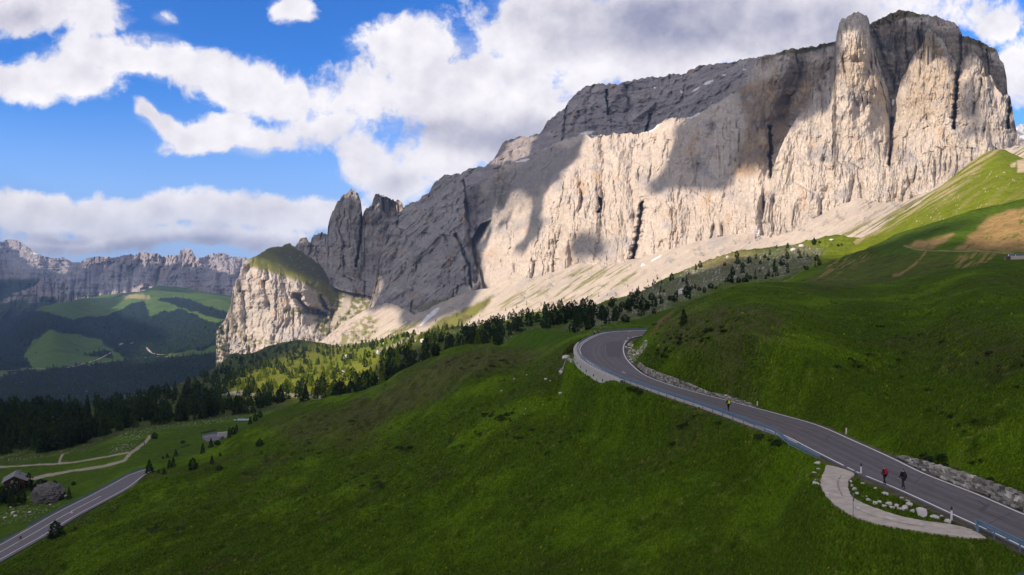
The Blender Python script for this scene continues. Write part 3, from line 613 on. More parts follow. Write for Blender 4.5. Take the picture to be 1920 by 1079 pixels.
patch("front_pillars_cliff", L_(1425,430, 1436,385, 1445,338, 1455,300, 1467,271, 1480,245, 1493,222, 1506,212, 1518,205, 1520,190, 1522,178, 1531,160, 1538,148, 1546,152, 1552,158, 1560,165, 1563,150, 1565,120, 1566,95, 1568,68, 1571,55, 1574,44, 1579,37, 1585,33, 1597,27, 1609,23, 1618,26, 1625,29, 1629,38, 1631,48, 1636,80,
                                  1644,110, 1654,140, 1664,165, 1670,200, 1672,218, 1676,196, 1684,170, 1690,150, 1697,138, 1702,129, 1706,118, 1711,107, 1718,97, 1727,89, 1731,80, 1735,64, 1742,56, 1749,61, 1756,67, 1766,74, 1772,84, 1778,95, 1784,104, 1789,112, 1793,124, 1797,131, 1802,120, 1807,112, 1814,104, 1820,100, 1826,99, 1834,106, 1842,114, 1845,130, 1847,144,
                                  1852,141, 1858,142, 1864,156, 1869,165, 1874,174, 1880,179, 1887,177, 1894,182, 1898,198, 1900,213, 1905,240, 1912,267, 1919,291, 1930,318, 1960,350),
      [(1425,490), (1500,460), (1600,420), (1740,400), (1960,400)],
      [C(1430,430,d=1520), C(1467,271,d=1620), C(1520,190,d=1680), C(1566,120,d=1640), C(1609,23,d=1660), C(1636,80,d=1640), C(1672,218,d=1620), C(1742,56,d=1590), C(1797,131,d=1570), C(1826,99,d=1560), C(1880,179,d=1500), C(1905,240,d=1460), C(1930,318,d=1420), C(1960,360,d=1400),
       C(1445,450,d=1490), C(1500,430,d=1460), C(1520,330,d=1530), C(1600,375,d=1445), C(1600,220,d=1560), C(1680,380,d=1410), C(1740,250,d=1500), C(1740,362,d=1390), C(1820,310,d=1385), C(1870,285,d=1380), C(1600,420,d=1420), C(1850,380,d=1340)],
      (1.15, 1.15), (7, 9), fdisp, None, col_pillar, M_ROCK, back=((20, -6), (45, -90), (60, -500)))

# ---- scree aprons at the foot of the walls
SNOWF = [(L_(826,577, 815,590, 790,611, 786,612, 800,592, 818,578), 1.2), (L_(1240,478, 1222,488, 1221,491, 1238,482), 1), (L_(1204,494, 1202,500, 1210,497), 1)]
def col_scree(P, PX, PY, nn):
    x, y, z = P[..., 0], P[..., 1], P[..., 2]
    q = PY + 0.62 * PX; r = PX - 0.5 * PY                        # along / across the runnels
    c = np.broadcast_to(np.array((0.46, 0.405, 0.35), np.float32), P.shape).copy()
    st = fbm(q / 9, r / 160, None, 4, 5, .6)
    c *= (1 + 0.20 * st + 0.12 * fbm(x / 30, z / 20, None, 4, 8))[..., None]
    c = mixv(c, (0.34, 0.32, 0.31), 0.6 * sstep(fbm(q / 26, r / 110, None, 4, 15), 0.05, .35))
    # rocky outcrops
    oc = sstep(fbm(PX / 26, PY / 20, None, 5, 41, .6), 0.14, 0.34)
    c = mixv(c, rockcol(P, (0.33, 0.315, 0.30), .4, .7, .5, 5), oc * 0.8)
    w = 9 * fbm(PX / 20, PY / 16, None, 4, 14)
    g = softpoly(PX + w, PY + w * .4, L_(775,640, 820,603, 870,580, 910,560, 925,556, 905,580, 870,610, 800,640, 760,650), 4)
    g = np.maximum(g, 0.85 * softpoly(PX + w, PY + w * .4, L_(620,670, 640,630, 665,608, 690,590, 712,600, 705,620, 680,650, 650,680), 6) * sstep(fbm(PX / 10, PY / 9, None, 4, 7), -0.2, 0.1))
    g = np.maximum(g, 0.9 * softpoly(PX + w, PY + w * .3, L_(690,640, 760,605, 790,600, 760,640, 700,665, 640,680), 5) * sstep(fbm(q / 8, r / 60, None, 4, 9), -0.15, 0.1))
    mid = softpoly(PX + w, PY + w * .5, L_(900,600, 940,560, 1010,525, 1080,505, 1150,495, 1200,492, 1210,510, 1150,550, 1050,570, 950,600), 8)
    g = np.maximum(g, 0.8 * mid * sstep(fbm(q / 8, r / 90, None, 5, 12, .6), 0.0, 0.25))
    rt = softpoly(PX, PY + w * .4, L_(1560,445, 1660,400, 1740,355, 1800,315, 1845,285, 1870,280, 1920,272, 1980,300, 1800,440), 6)
    g = np.maximum(g, 0.85 * rt * sstep(fbm(q / 5, r / 130, None, 4, 22), -0.05, 0.15))
    gc = mixv(np.broadcast_to(np.array((0.17, 0.175, 0.045), np.float32), P.shape).copy(), (0.13, 0.115, 0.05), sstep(fbm(PX / 20, PY / 14, None, 3, 44), 0, .3))
    c = mixv(c, gc, g)
    for pl, s in SNOWF: c = mixv(c, (0.82, 0.83, 0.86), softpoly(PX, PY, pl, s))
    return c
def apdisp(P, PX, PY, t):
    q = PY + 0.62 * PX; r = PX - 0.5 * PY
    k = P[..., 1] / 1800.0
    e = sstep(1 - t, 0.0, 0.12)
    d = -10 * k * fbm(q / 16, r / 150, None, 5, 5, .55, ridge=True)
    d += -9 * k * sstep(fbm(PX / 26, PY / 20, None, 5, 41, .6), 0.0, 0.5)
    slab = softpoly(PX, PY, L_(560,650, 610,610, 650,585, 680,600, 640,640, 600,665), 8)
    d += -30 * slab * fbm(PX / 9, PY / 9, None, 4, 33, .6)
    d += 26 * softpoly(PX, PY, L_(760,645, 830,592, 900,557, 930,552, 890,575, 800,640), 6) * 0 
    return d
_st = SCREE_TOP
_apc = [C(380,730,d=3150), C(560,668,d=3080), C(625,622,d=3100), C(700,575,d=2880), C(775,590,d=2560), C(830,566,d=2360), C(900,545,d=2170), C(965,515,d=2040), C(1060,505,d=1900), C(1180,488,d=1780), C(1300,455,d=1640), C(1345,445,d=1600),
        C(1445,446,d=1470), C(1545,400,d=1420), C(1610,372,d=1400), C(1690,378,d=1370), C(1790,330,d=1340), C(1870,280,d=1330), C(2080,250,d=1250),
        C(380,800,d=2950), C(560,720,d=2900), C(640,690,d=2700), C(700,650,d=2640), C(780,640,d=2350), C(900,600,d=1990), C(1000,575,d=1800), C(1100,550,d=1690), C(1200,530,d=1590), C(1300,500,d=1480), C(1440,480,d=1380), C(1600,460,d=1240), C(1800,440,d=1050), C(2080,420,d=950)]
patch("scree_slope", _st, [(380,800), (560,725), (700,675), (900,640), (1100,610), (1300,540), (1500,480), (1700,465), (2080,420)], _apc, (1.35, 1.2), (5, 22), apdisp, None, col_scree, M_SCREE, back=((40, -20), (60, -200)))

# ---- lit grass slopes on the right
def stones(PX, PY, sx, sy, seed, th=0.40):
    return sstep(perlin(PX / sx, PY / sy, None, seed) + 0.3 * perlin(PX / sx * 2.1, PY / sy * 2.1, None, seed + 1), th, th + 0.08)
def col_lit(P, PX, PY, nn):
    c = grasscol(P, PX, PY, 3, 9.0, 0.2, 0.5) * 1.0
    c = mixv(c, (0.165, 0.205, 0.014), np.full(PX.shape, 0.78))
    w = 8 * fbm(PX / 25, PY / 14, None, 4, 14)
    q = PY + 0.62 * PX; r = PX - 0.5 * PY
    edge = softpoly(PX + w * .4, PY + w * .4, L_(1560,470, 1600,452, 1680,408, 1730,375, 1770,345, 1810,308, 1840,284, 1870,272, 1875,284, 1850,300, 1830,330, 1800,350, 1770,375, 1730,395, 1690,415, 1650,440, 1610,455), 8)
    c = mixv(c, (0.40, 0.31, 0.20), 0.85 * edge * sstep(fbm(q / 5, r / 120, None, 4, 3, .6), -0.10, 0.12))
    ext = softpoly(PX, PY, L_(1700,440, 1740,390, 1820,345, 1920,330, 1980,340, 1920,380, 1800,410), 20)
    c = mixv(c, (0.26, 0.22, 0.09), 0.5 * ext * sstep(fbm(q / 12, r / 90, None, 4, 6), 0.0, 0.25))
    st = stones(PX, PY, 3.4, 2.6, 9, .42) * softpoly(PX, PY, L_(1640,450, 1720,400, 1790,365, 1850,310, 1900,305, 1930,330, 1840,400, 1760,420, 1690,440), 15) * sstep(fbm(PX / 30, PY / 20, None, 2, 8), -0.1, 0.2)
    c = mixv(c, (0.50, 0.45, 0.38), 0.9 * st)
    big = softpoly(PX + w * .3, PY + w * .2, L_(1906,300, 1925,298, 1935,322, 1908,324), 2) + softpoly(PX, PY, L_(1894,307, 1905,305, 1903,312, 1896,312), 1.5)
    return mixv(c, (0.50, 0.41, 0.28), np.clip(big, 0, 1))
patch("sunlit_grass_slope", L_(1470,472, 1518,455, 1574,444, 1615,446, 1644,432, 1682,405, 1722,383, 1762,351, 1803,318, 1822,302, 1843,289, 1857,283, 1870,280, 1884,281, 1897,288, 1920,298, 1960,310, 2080,340), [(1470,500), (1600,500), (1700,470), (1920,420), (2080,420)],
      [C(1500,462,d=900), C(1574,445,d=960), C(1644,433,d=1020), C(1722,383,d=1080), C(1803,318,d=1120), C(1870,280,d=1120), C(1920,298,d=1040), C(2080,340,d=900), C(1550,480,d=780), C(1640,460,d=760), C(1720,430,d=760), C(1800,400,d=740), C(1900,385,d=680), C(1850,340,d=880), C(2000,420,d=600), C(1700,480,d=640)],
      (1.6, 1.4), (1.2, 16), None, lambda P, X, Y, t: 5 * fbm(P[..., 0] / 70, P[..., 1] / 70, None, 5, 8) * sstep(1 - t, 0, .1), col_lit, M_GRASSFAR, smooth=True, back=((30, -20), (60, -120)))

# ---- forest slope and rocky pasture (mid distance)
def col_slope(P, PX, PY, nn):
    c = grasscol(P, PX, PY, 13, 5.0, 0.45, 0.5)
    c = mixv(c, (0.10, 0.125, 0.04), np.full(PX.shape, 0.35))
    w = 10 * fbm(PX / 25, PY / 14, None, 4, 64)
    rk = softpoly(PX + w, PY + w * .6, L_(1060,620, 1100,590, 1180,560, 1250,530, 1290,500, 1370,478, 1440,470, 1510,455, 1560,458, 1545,480, 1500,505, 1440,525, 1350,535, 1290,560, 1220,590, 1150,610), 10)
    m = np.clip(rk, 0, 1)
    c = mixv(c, (0.20, 0.185, 0.14), 0.45 * m)
    st = stones(PX, PY, 3.2, 2.0, 19, .22) * m * sstep(fbm(PX / 26, PY / 12, None, 3, 8), -0.25, 0.2)
    c = mixv(c, (0.42, 0.385, 0.355), 0.9 * st)
    st2 = stones(PX, PY, 3.6, 2.6, 29, .36) * sstep(-PX, -1060, -900) 
    c = mixv(c, (0.40, 0.34, 0.29), 0.7 * st2)
    tan = softpoly(PX + w, PY, L_(1290,500, 1340,480, 1400,470, 1420,478, 1380,495, 1320,505), 6)
    c = mixv(c, (0.25, 0.20, 0.09), 0.5 * tan)
    lg = softpoly(PX + w, PY + .3 * w, L_(1490,460, 1530,447, 1600,444, 1640,440, 1640,462, 1580,482, 1530,500, 1500,510, 1530,490, 1545,468), 4)  # sunlit grass strip, the sun put in as a brighter green
    c = mixv(c, (0.16, 0.205, 0.015), 0.85 * lg)
    # forest floor under the dense wood
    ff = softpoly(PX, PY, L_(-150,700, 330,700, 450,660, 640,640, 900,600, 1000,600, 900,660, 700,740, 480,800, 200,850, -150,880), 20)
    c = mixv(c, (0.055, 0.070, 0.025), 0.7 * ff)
    yel = softpoly(PX + w, PY + w, L_(420,720, 560,650, 700,620, 840,625, 720,660, 690,720, 610,760, 450,750), 12)  # sunlit band in the wood: sunshine painted into the ground colour
    c = mixv(c, (0.17, 0.195, 0.022), 0.85 * yel)
    lit = softpoly(PX + .4 * w, PY + .3 * w, L_(630,690, 640,660, 700,640, 780,622, 800,630, 700,668, 640,690), 5)  # smaller lit area, likewise brightened in colour
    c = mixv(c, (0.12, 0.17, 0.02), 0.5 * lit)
    sc2 = softpoly(PX + .4 * w, PY + .3 * w, L_(700,660, 760,635, 800,612, 830,605, 800,622, 740,652), 3)
    c = mixv(c, (0.42, 0.37, 0.32), 0.6 * sc2)
    pth = sstep(-segdist(PX, PY + .25 * w, L_(400,742, 440,738, 500,738, 560,742, 590,745, 640,752)), -2.6, -1.2)
    return mixv(c, (0.42, 0.38, 0.33), 0.9 * pth)
S_TOP = L_(-150,772, -60,770, 0,768, 60,767, 100,765, 150,762, 200,756, 240,750, 280,744, 310,732, 330,722, 365,708, 400,692, 420,676, 435,662, 460,664, 480,660, 500,650, 530,642, 560,638, 600,642, 640,650, 670,645, 700,640, 730,634, 760,624, 790,628, 820,618, 850,612, 880,612, 920,606, 950,601, 1000,588, 1050,578,
            1080,584, 1115,574, 1152,558, 1180,552, 1204,545, 1243,524, 1282,506, 1321,490, 1373,475, 1412,466, 1450,461, 1490,458, 1524,449, 1545,445, 1569,443, 1595,447, 1620,450, 1650,470)
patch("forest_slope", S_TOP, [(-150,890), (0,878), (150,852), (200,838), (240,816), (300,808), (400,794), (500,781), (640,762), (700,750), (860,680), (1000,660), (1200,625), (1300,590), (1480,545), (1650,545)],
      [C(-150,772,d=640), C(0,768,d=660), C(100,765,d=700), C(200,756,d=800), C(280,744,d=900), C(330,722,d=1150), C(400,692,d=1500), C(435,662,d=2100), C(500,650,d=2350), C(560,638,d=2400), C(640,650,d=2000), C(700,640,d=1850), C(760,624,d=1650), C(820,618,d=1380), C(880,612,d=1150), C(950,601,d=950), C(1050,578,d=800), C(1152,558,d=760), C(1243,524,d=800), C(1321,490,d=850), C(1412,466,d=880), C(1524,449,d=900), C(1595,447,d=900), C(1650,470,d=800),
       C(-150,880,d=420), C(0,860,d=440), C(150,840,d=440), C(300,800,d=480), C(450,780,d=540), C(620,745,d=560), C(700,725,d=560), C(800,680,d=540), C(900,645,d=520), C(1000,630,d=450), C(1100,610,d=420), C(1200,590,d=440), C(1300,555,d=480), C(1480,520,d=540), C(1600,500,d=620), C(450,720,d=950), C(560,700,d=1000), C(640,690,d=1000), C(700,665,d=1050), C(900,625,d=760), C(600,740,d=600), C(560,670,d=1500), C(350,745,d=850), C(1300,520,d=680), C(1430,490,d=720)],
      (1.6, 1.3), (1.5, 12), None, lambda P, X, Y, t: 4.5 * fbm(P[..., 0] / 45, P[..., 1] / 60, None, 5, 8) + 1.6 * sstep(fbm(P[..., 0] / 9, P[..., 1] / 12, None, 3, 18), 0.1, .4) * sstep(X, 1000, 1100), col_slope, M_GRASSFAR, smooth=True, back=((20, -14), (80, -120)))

# ---- right foreground-far slope with the tan erosion scars
def col_tan(P, PX, PY, nn):
    c = grasscol(P, PX, PY, 23, 3.5, 0.5, 0.5)
    w = 9 * fbm(PX / 25, PY / 14, None, 4, 34)
    q = PY + 0.7 * PX; r = PX - 0.5 * PY
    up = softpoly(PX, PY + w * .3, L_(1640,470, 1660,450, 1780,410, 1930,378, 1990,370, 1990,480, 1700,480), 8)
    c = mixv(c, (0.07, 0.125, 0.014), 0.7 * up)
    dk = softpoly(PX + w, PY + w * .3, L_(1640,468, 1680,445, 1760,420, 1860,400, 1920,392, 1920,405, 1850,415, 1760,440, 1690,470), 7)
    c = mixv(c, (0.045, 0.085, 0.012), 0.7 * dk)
    T = softpoly(PX + w, PY + w * .4, L_(1790,470, 1820,440, 1850,412, 1890,396, 1930,390, 1990,390, 1990,475, 1850,472), 5)
    T = np.maximum(T, softpoly(PX + w, PY + w * .4, L_(1702,463, 1720,452, 1760,445, 1785,436, 1790,440, 1765,458, 1750,468), 4))
    T = np.maximum(T, 0.9 * softpoly(PX + w, PY + w * .4, L_(1780,500, 1800,480, 1830,472, 1870,478, 1850,492, 1810,500), 4) * sstep(fbm(q / 7, r / 50, None, 3, 5), -0.1, 0.1))
    T = np.maximum(T, 0.8 * softpoly(PX + w * .6, PY + w * .3, L_(1525,527, 1545,500, 1570,485, 1620,475, 1640,482, 1600,500, 1560,520), 8) * sstep(fbm(q / 6, r / 60, None, 4, 2), -0.08, 0.14))
    T = np.maximum(T, 0.85 * sstep(-segdist(PX, PY + .4 * w, L_(1736,473, 1725,487, 1712,500, 1700,508, 1685,515, 1675,517)), -3.0, -1.2))
    T = np.maximum(T, 0.8 * sstep(-segdist(PX, PY + .2 * w, L_(1470,525, 1480,522, 1500,510)), -2.6, -1))
    T *= 1 - 0.8 * sstep(fbm(q / 10, r / 26, None, 4, 55, .6), 0.14, 0.3)
    c = mixv(c, (0.27, 0.185, 0.08), T)
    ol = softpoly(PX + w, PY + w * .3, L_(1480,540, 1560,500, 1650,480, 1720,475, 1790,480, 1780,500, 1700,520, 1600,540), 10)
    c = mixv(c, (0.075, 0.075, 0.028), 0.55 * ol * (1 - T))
    tr = sstep(-segdist(PX, PY, L_(1695,462, 1720,467, 1750,471, 1790,473, 1830,473, 1860,475, 1900,476)), -1.5, -0.5)
    return mixv(c, (0.33, 0.25, 0.13), 0.7 * tr)
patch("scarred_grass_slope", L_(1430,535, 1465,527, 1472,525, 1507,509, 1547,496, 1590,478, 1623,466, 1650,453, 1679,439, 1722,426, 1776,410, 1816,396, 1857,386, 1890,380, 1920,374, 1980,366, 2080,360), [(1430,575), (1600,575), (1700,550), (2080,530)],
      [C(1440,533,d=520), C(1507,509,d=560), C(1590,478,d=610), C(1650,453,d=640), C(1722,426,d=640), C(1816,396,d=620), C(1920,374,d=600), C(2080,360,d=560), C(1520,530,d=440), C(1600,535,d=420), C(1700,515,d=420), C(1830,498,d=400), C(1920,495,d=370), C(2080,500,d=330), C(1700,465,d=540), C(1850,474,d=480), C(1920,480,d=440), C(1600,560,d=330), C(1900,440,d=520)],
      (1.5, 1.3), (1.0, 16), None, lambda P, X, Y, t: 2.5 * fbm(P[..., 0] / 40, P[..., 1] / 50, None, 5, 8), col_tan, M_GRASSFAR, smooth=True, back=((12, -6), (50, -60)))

# ---- knoll and pasture behind the bend
def col_knoll(P, PX, PY, nn):
    c = grasscol(P, PX, PY, 33, 1.5, 0.5, 0.5)
    kn = softpoly(PX, PY, L_(940,660, 967,628, 1008,612, 1050,618, 1085,630, 1040,650), 7)
    c = mixv(c, (0.050, 0.105, 0.010), 0.75 * kn)
    st = stones(PX, PY, 4, 2.2, 17, .38) * sstep(PX, 1085, 1110) * sstep(-PX, -1175, -1150)
    return mixv(c, (0.30, 0.27, 0.23), 0.7 * st)
patch("grass_knoll", L_(820,700, 860,668, 880,662, 900,658, 925,654, 948,644, 967,631, 993,619, 1008,615.5, 1034,618, 1063,622, 1085,626, 1105,616, 1120,611, 1150,606, 1175,603, 1200,598, 1225,590, 1245,583, 1290,570), [(820,740), (1000,690), (1290,640)],
      [C(830,690,d=330), C(900,658,z=-36), C(948,644,z=-31), C(1008,616,z=-23.5), C(1063,622,z=-23.5), C(1120,611,z=-23), C(1200,598,z=-21), C(1290,570,z=-16), C(900,680,d=290), C(1000,660,d=270), C(1100,640,d=255), C(1180,622,d=270), C(1290,620,d=260)],
      (1.6, 1.0), (0.8, 14), None, lambda P, X, Y, t: 1.0 * fbm(P[..., 0] / 12, P[..., 1] / 16, None, 4, 8), col_knoll, M_GRASS, smooth=True, back=((10, -3), (40, -25), (60, -60)))

# ---- roads: edges in world space, flat at their own height
ZR, ZL = -20.0, -75.0
OUT = L_(2100,1118, 1995,1065, 1920,1026, 1849,992.7, 1781,962, 1697,923, 1649,903, 1605,884.8, 1560,862, 1510,837, 1480,820.5, 1452,810, 1410,795.6, 1348,772.6, 1285,751.8, 1223,731, 1177.6,715, 1158.6,706.6, 1130,694, 1102,678, 1089,664, 1087,654.6, 1091,646.7, 1098.8,640.4, 1114.5,631.8, 1130,626, 1154,622.3, 1184,620.7, 1215,620.0, 1260,619.5, 1330,619.2)
INN = L_(2100,1037, 1920,965.5, 1841,930.6, 1769,903, 1721,883.6, 1668,857, 1600.5,827, 1571.6,813.7, 1528,795.7, 1480,782.4, 1452,774.7, 1400,761, 1358,749.7, 1316,739, 1264,724.6, 1222.6,710, 1201.7,699.6, 1184,684.5, 1175,674, 1171,667, 1168.4,656, 1169.5,648, 1174,640.5, 1184,634, 1198,630.5, 1230,628, 1300,626.5, 1380,626)
LUP = L_(-160,1103, -80,1062, 0,1022, 37,1001, 55.5,990.6, 111,959, 166.4,931.5, 222,902, 244,890, 272,881, 284,878)
LLO = L_(-160,1140, -80,1096, 0,1050, 48,1023, 92.5,998, 129.4,974, 177.5,948, 236.7,916.7, 259,900, 273.7,889, 288,883)
def wz(pl, z): return unz([p[0] for p in pl], [p[1] for p in pl], z)
def smoothpl(P, n):
    """resample a polyline with a Catmull-Rom spline, evenly by arc length"""
    P = np.asarray(P, float); Q = np.concatenate([[2 * P[0] - P[1]], P, [2 * P[-1] - P[-2]]])
    r = []
    for i in range(1, len(Q) - 2):
        p0, p1, p2, p3 = Q[i - 1:i + 3]
        for t in np.linspace(0, 1, 24, endpoint=False):
            r.append(0.5 * (2 * p1 + (p2 - p0) * t + (2 * p0 - 5 * p1 + 4 * p2 - p3) * t * t + (3 * p1 - p0 - 3 * p2 + p3) * t**3))
    r.append(P[-1]); r = np.array(r)
    k = np.ones(25) / 25; rp = np.pad(r, ((12, 12), (0, 0)), mode='edge')
    rs = np.stack([np.convolve(rp[:, j], k, 'valid') for j in range(3)], 1); rs[0] = r[0]; rs[-1] = r[-1]
    s = np.concatenate([[0], np.cumsum(np.linalg.norm(np.diff(rs, axis=0), axis=1))])
    u = np.linspace(0, s[-1], n)
    return np.stack([np.interp(u, s, rs[:, j]) for j in range(3)], 1)
def offset(P, d):
    T = np.gradient(P, axis=0); T[:, 2] = 0; T /= np.linalg.norm(T, axis=1, keepdims=True) + 1e-9
    Nn = np.stack([-T[:, 1], T[:, 0], 0 * T[:, 0]], 1)
    return P + Nn * np.asarray(d)[..., None] if np.ndim(d) else P + Nn * d
outW = smoothpl(wz(OUT, ZR), 260); innW = smoothpl(wz(INN, ZR), 240)
lupW = smoothpl(wz(LUP, ZL), 80); lloW = smoothpl(wz(LLO, ZL), 80)
# the outer edge runs away from the camera with the drop on its left, the inner one has the hill on its right
roadPoly = np.concatenate([offset(outW, 0.35), offset(innW, -0.34 - .22 * fbm(np.arange(len(innW)) / 1.7, np.zeros(len(innW)), None, 4, 5, .7))[::-1]])[:, :2]
lroadPoly = np.concatenate([offset(lupW, 0.9), offset(lloW, -1.1)[::-1]])[:, :2]
# the gravel lay-by, traced on the same level
LAYO = L_(1549,872, 1546,882, 1541,893, 1538,905, 1541,915, 1549,930, 1560,941, 1575,952, 1598,967, 1625,976, 1655,984, 1690,990, 1725,995, 1770,1002, 1820,1008, 1850,1009)
LAYI = L_(1562,874, 1585,880, 1603,888, 1598,893, 1591,900, 1590,915, 1595,927, 1604,936, 1625,946, 1655,957, 1690,968, 1730,976, 1770,981, 1800,986, 1825,994, 1850,1009)
def flatten(P, poly, zr, hin, hout, m0=0.8, extra=0.0):
    X, Y, Z = P[..., 0], P[..., 1], P[..., 2]
    bb = (X > poly[:, 0].min() - 20) & (X < poly[:, 0].max() + 20) & (Y > poly[:, 1].min() - 20) & (Y < poly[:, 1].max() + 20)
    if not bb.any(): return
    x, y, z = X[bb], Y[bb], Z[bb]
    d = segdist(x, y, poly, True); d = np.where(inpoly(x, y, [tuple(q) for q in poly]), -d, d)
    m = m0 + 0.004 * y
    k = sstep(d, m, m + 3.5)
    flat = zr - 0.10 - 0.004 * y * 0.2
    Z[bb] = flat + (z - flat) * k
layo = smoothpl(wz(LAYO, ZR), 90); layi = smoothpl(wz(LAYI, ZR), 90)
_n = np.arange(90); layo = offset(layo, .28 * fbm(_n / 3.1, _n * 0., None, 4, 3, .7)); layi = offset(layi, .25 * fbm(_n / 2.7, _n * 0. + 9, None, 4, 5, .7))
lay_poly = np.concatenate([layo, layi[::-1]])[:, :2]

# ---- near meadow with the hill (everything round the upper road)
WALLW = offset(outW, 0.95)                                        # line of the retaining wall
_px, _py = proj(outW)
_iw = np.where((_py < 722) & (_py > 641) & (_px < 1185))[0]
WALLW = WALLW[_iw[0]:_iw[-1] + 1]
def near_post(P, PX, PY):
    X, Y, Z = P[..., 0], P[..., 1], P[..., 2]
    # the bank below the retaining wall
    bb = (X > -20) & (X < 45) & (Y > 90) & (Y < 260)
    x, y = X[bb], Y[bb]
    d = segdist(x, y, WALLW[:, :2]); ins = inpoly(x, y, [tuple(q) for q in roadPoly])
    cx = sstep(y, 138, 150) * sstep(-y, -240, -215)
    Z[bb] -= np.where(ins, 0, 1.6 * cx * np.exp(-(np.clip(d, 0, None) / 7.0)**2) * (d > 0.1))
    flatten(P, lay_poly, ZR, 0, 0, 0.2)
    flatten(P, roadPoly, ZR, 0, 0)
    z = Z[bb]; tgt = ZR - 1.9 * cx - np.where(ins, 0.0, 0.42 * d)
    near = (cx > 0.02) & (d < np.where(ins, 3.2, 9.0))
    Z[bb] = np.where(near, np.minimum(z, tgt), z)
def near_z(P, PX, PY, t):
    x, y = P[..., 0], P[..., 1]
    e = sstep(1 - t, 0, .05)
    s = np.clip(P[..., 1] / 120, 0.5, 2.2)
    r = 0.62 * x + 0.4 * y                                        # terracettes follow the contour
    return s * (1.5 * fbm(x / 22, y / 30, None, 4, 3) + 0.9 * fbm((y * .55 - x) / 11, (x * .8 + y) / 70, None, 4, 19, .5, ridge=True) * sstep(-x, -18, 12) + 0.22 * fbm(x / 2.2, y / 3.6, None, 4, 5, .6) + 0.20 * fbm((y * .5 - x) / 4.5, (x + y) / 30, None, 4, 9)) * (0.35 + 0.65 * e)
def col_near(P, PX, PY, nn):
    x, y, z = P[..., 0], P[..., 1], P[..., 2]
    c = grasscol(P, PX, PY, 1, 0.8, 0.55, 0.6)
    w = 14 * fbm(PX / 40, PY / 26, None, 5, 34)
    br = softpoly(PX + w, PY + w, L_(700,740, 760,705, 830,670, 900,660, 1000,655, 1040,655, 980,690, 900,700, 800,760, 720,790, 600,800), 18)
    br = np.maximum(br, softpoly(PX + w, PY + w, L_(1240,600, 1290,580, 1350,570, 1420,580, 1480,600, 1470,640, 1380,650, 1300,660, 1240,640), 22))
    br = np.maximum(br, .8 * softpoly(PX + w, PY + w, L_(500,800, 620,770, 740,790, 700,840, 560,850), 22))
    br = np.maximum(br, .7 * softpoly(PX + w, PY + w, L_(1640,640, 1800,600, 1950,620, 1950,700, 1750,700), 26))
    hn = fbm(x / 2.5, y / 4.5, None, 5, 73, .62)
    c = mixv(c, mixv(np.broadcast_to(np.array((0.085, 0.078, 0.035), np.float32), P.shape).copy(), (0.035, 0.040, 0.018), sstep(hn, -0.05, 0.25)), br * 0.72)
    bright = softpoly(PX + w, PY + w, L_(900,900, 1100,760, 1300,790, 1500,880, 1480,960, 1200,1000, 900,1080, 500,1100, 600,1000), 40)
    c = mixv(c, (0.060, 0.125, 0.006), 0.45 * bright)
    # sheep tracks and earthy runnels on the left slope
    for pl in (L_(735,872, 722,895, 700,915, 690,925), L_(915,640, 914,665, 908,695, 890,712), L_(640,825, 700,790, 760,770, 830,740), L_(300,905, 400,880, 480,850), L_(380,1000, 450,970, 520,930)):
        c = mixv(c, (0.075, 0.055, 0.030), 0.6 * sstep(-segdist(PX + .4 * w, PY + .3 * w, pl), -4.0, -1.0) * sstep(hn, -.25, .1))
    # bright track up to the knoll
    c = mixv(c, (0.09, 0.12, 0.03), 0.5 * sstep(-segdist(PX + .2 * w, PY + .2 * w, L_(915,650, 910,690, 870,720, 840,745, 800,775)), -5, -2))
    # rubble under the retaining wall and stones by the inner bank
    rb = softpoly(PX + w * .5, PY + w * .5, L_(1078,655, 1095,685, 1120,710, 1160,730, 1165,750, 1130,750, 1100,735, 1080,705, 1065,690), 7)
    c = mixv(c, (0.30, 0.28, 0.24), 0.85 * rb * sstep(fbm(PX / 6, PY / 4, None, 4, 87), -0.12, 0.2))
    rb2 = softpoly(PX + w * .2, PY + w * .2, L_(1048,687, 1062,672, 1075,672, 1072,684, 1055,692), 2)
    c = mixv(c, (0.38, 0.34, 0.29), rb2)
    ib = softpoly(PX + .15 * w, PY + .15 * w, L_(1170,668, 1168,650, 1172,636, 1182,622, 1188,618, 1186,632, 1184,650, 1190,644, 1206,640, 1214,644, 1198,655, 1188,672, 1184,680), 2.2)
    c = mixv(c, mixv(np.broadcast_to(np.array((0.40, 0.36, 0.30), np.float32), P.shape).copy(), (0.16, 0.12, 0.09), sstep(fbm(PX / 3, PY / 3, None, 3, 7), 0, .3)), 0.9 * ib * sstep(fbm(PX / 5, PY / 4, None, 4, 57) , -.22, .05))
    ea = softpoly(PX + w * .4, PY + w * .3, L_(1232,600, 1260,585, 1262,590, 1246,604, 1236,612, 1226,634, 1220,634), 3)
    c = mixv(c, (0.16, 0.10, 0.05), 0.7 * ea)
    # dimness painted into right hill and foreground; bare gravelly verge next to the asphalt
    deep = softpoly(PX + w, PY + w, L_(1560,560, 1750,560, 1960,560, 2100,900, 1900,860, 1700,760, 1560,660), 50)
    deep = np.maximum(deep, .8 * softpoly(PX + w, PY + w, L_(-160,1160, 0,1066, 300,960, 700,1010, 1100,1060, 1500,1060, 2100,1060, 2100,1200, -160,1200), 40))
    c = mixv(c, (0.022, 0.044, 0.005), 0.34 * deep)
    bb = (x > -10) & (x < 70) & (y > 40) & (y < 270)
    d = np.full(x.shape, 99.0); dd = segdist(x[bb], y[bb], np.concatenate([outW, innW[::-1]])[:, :2]); d[bb] = dd
    return mixv(c, (0.13, 0.115, 0.085), 0.8 * sstep(-d - 0.8 * fbm(x / 1.5, y / 2, None, 3, 3), -1.7, -0.9))
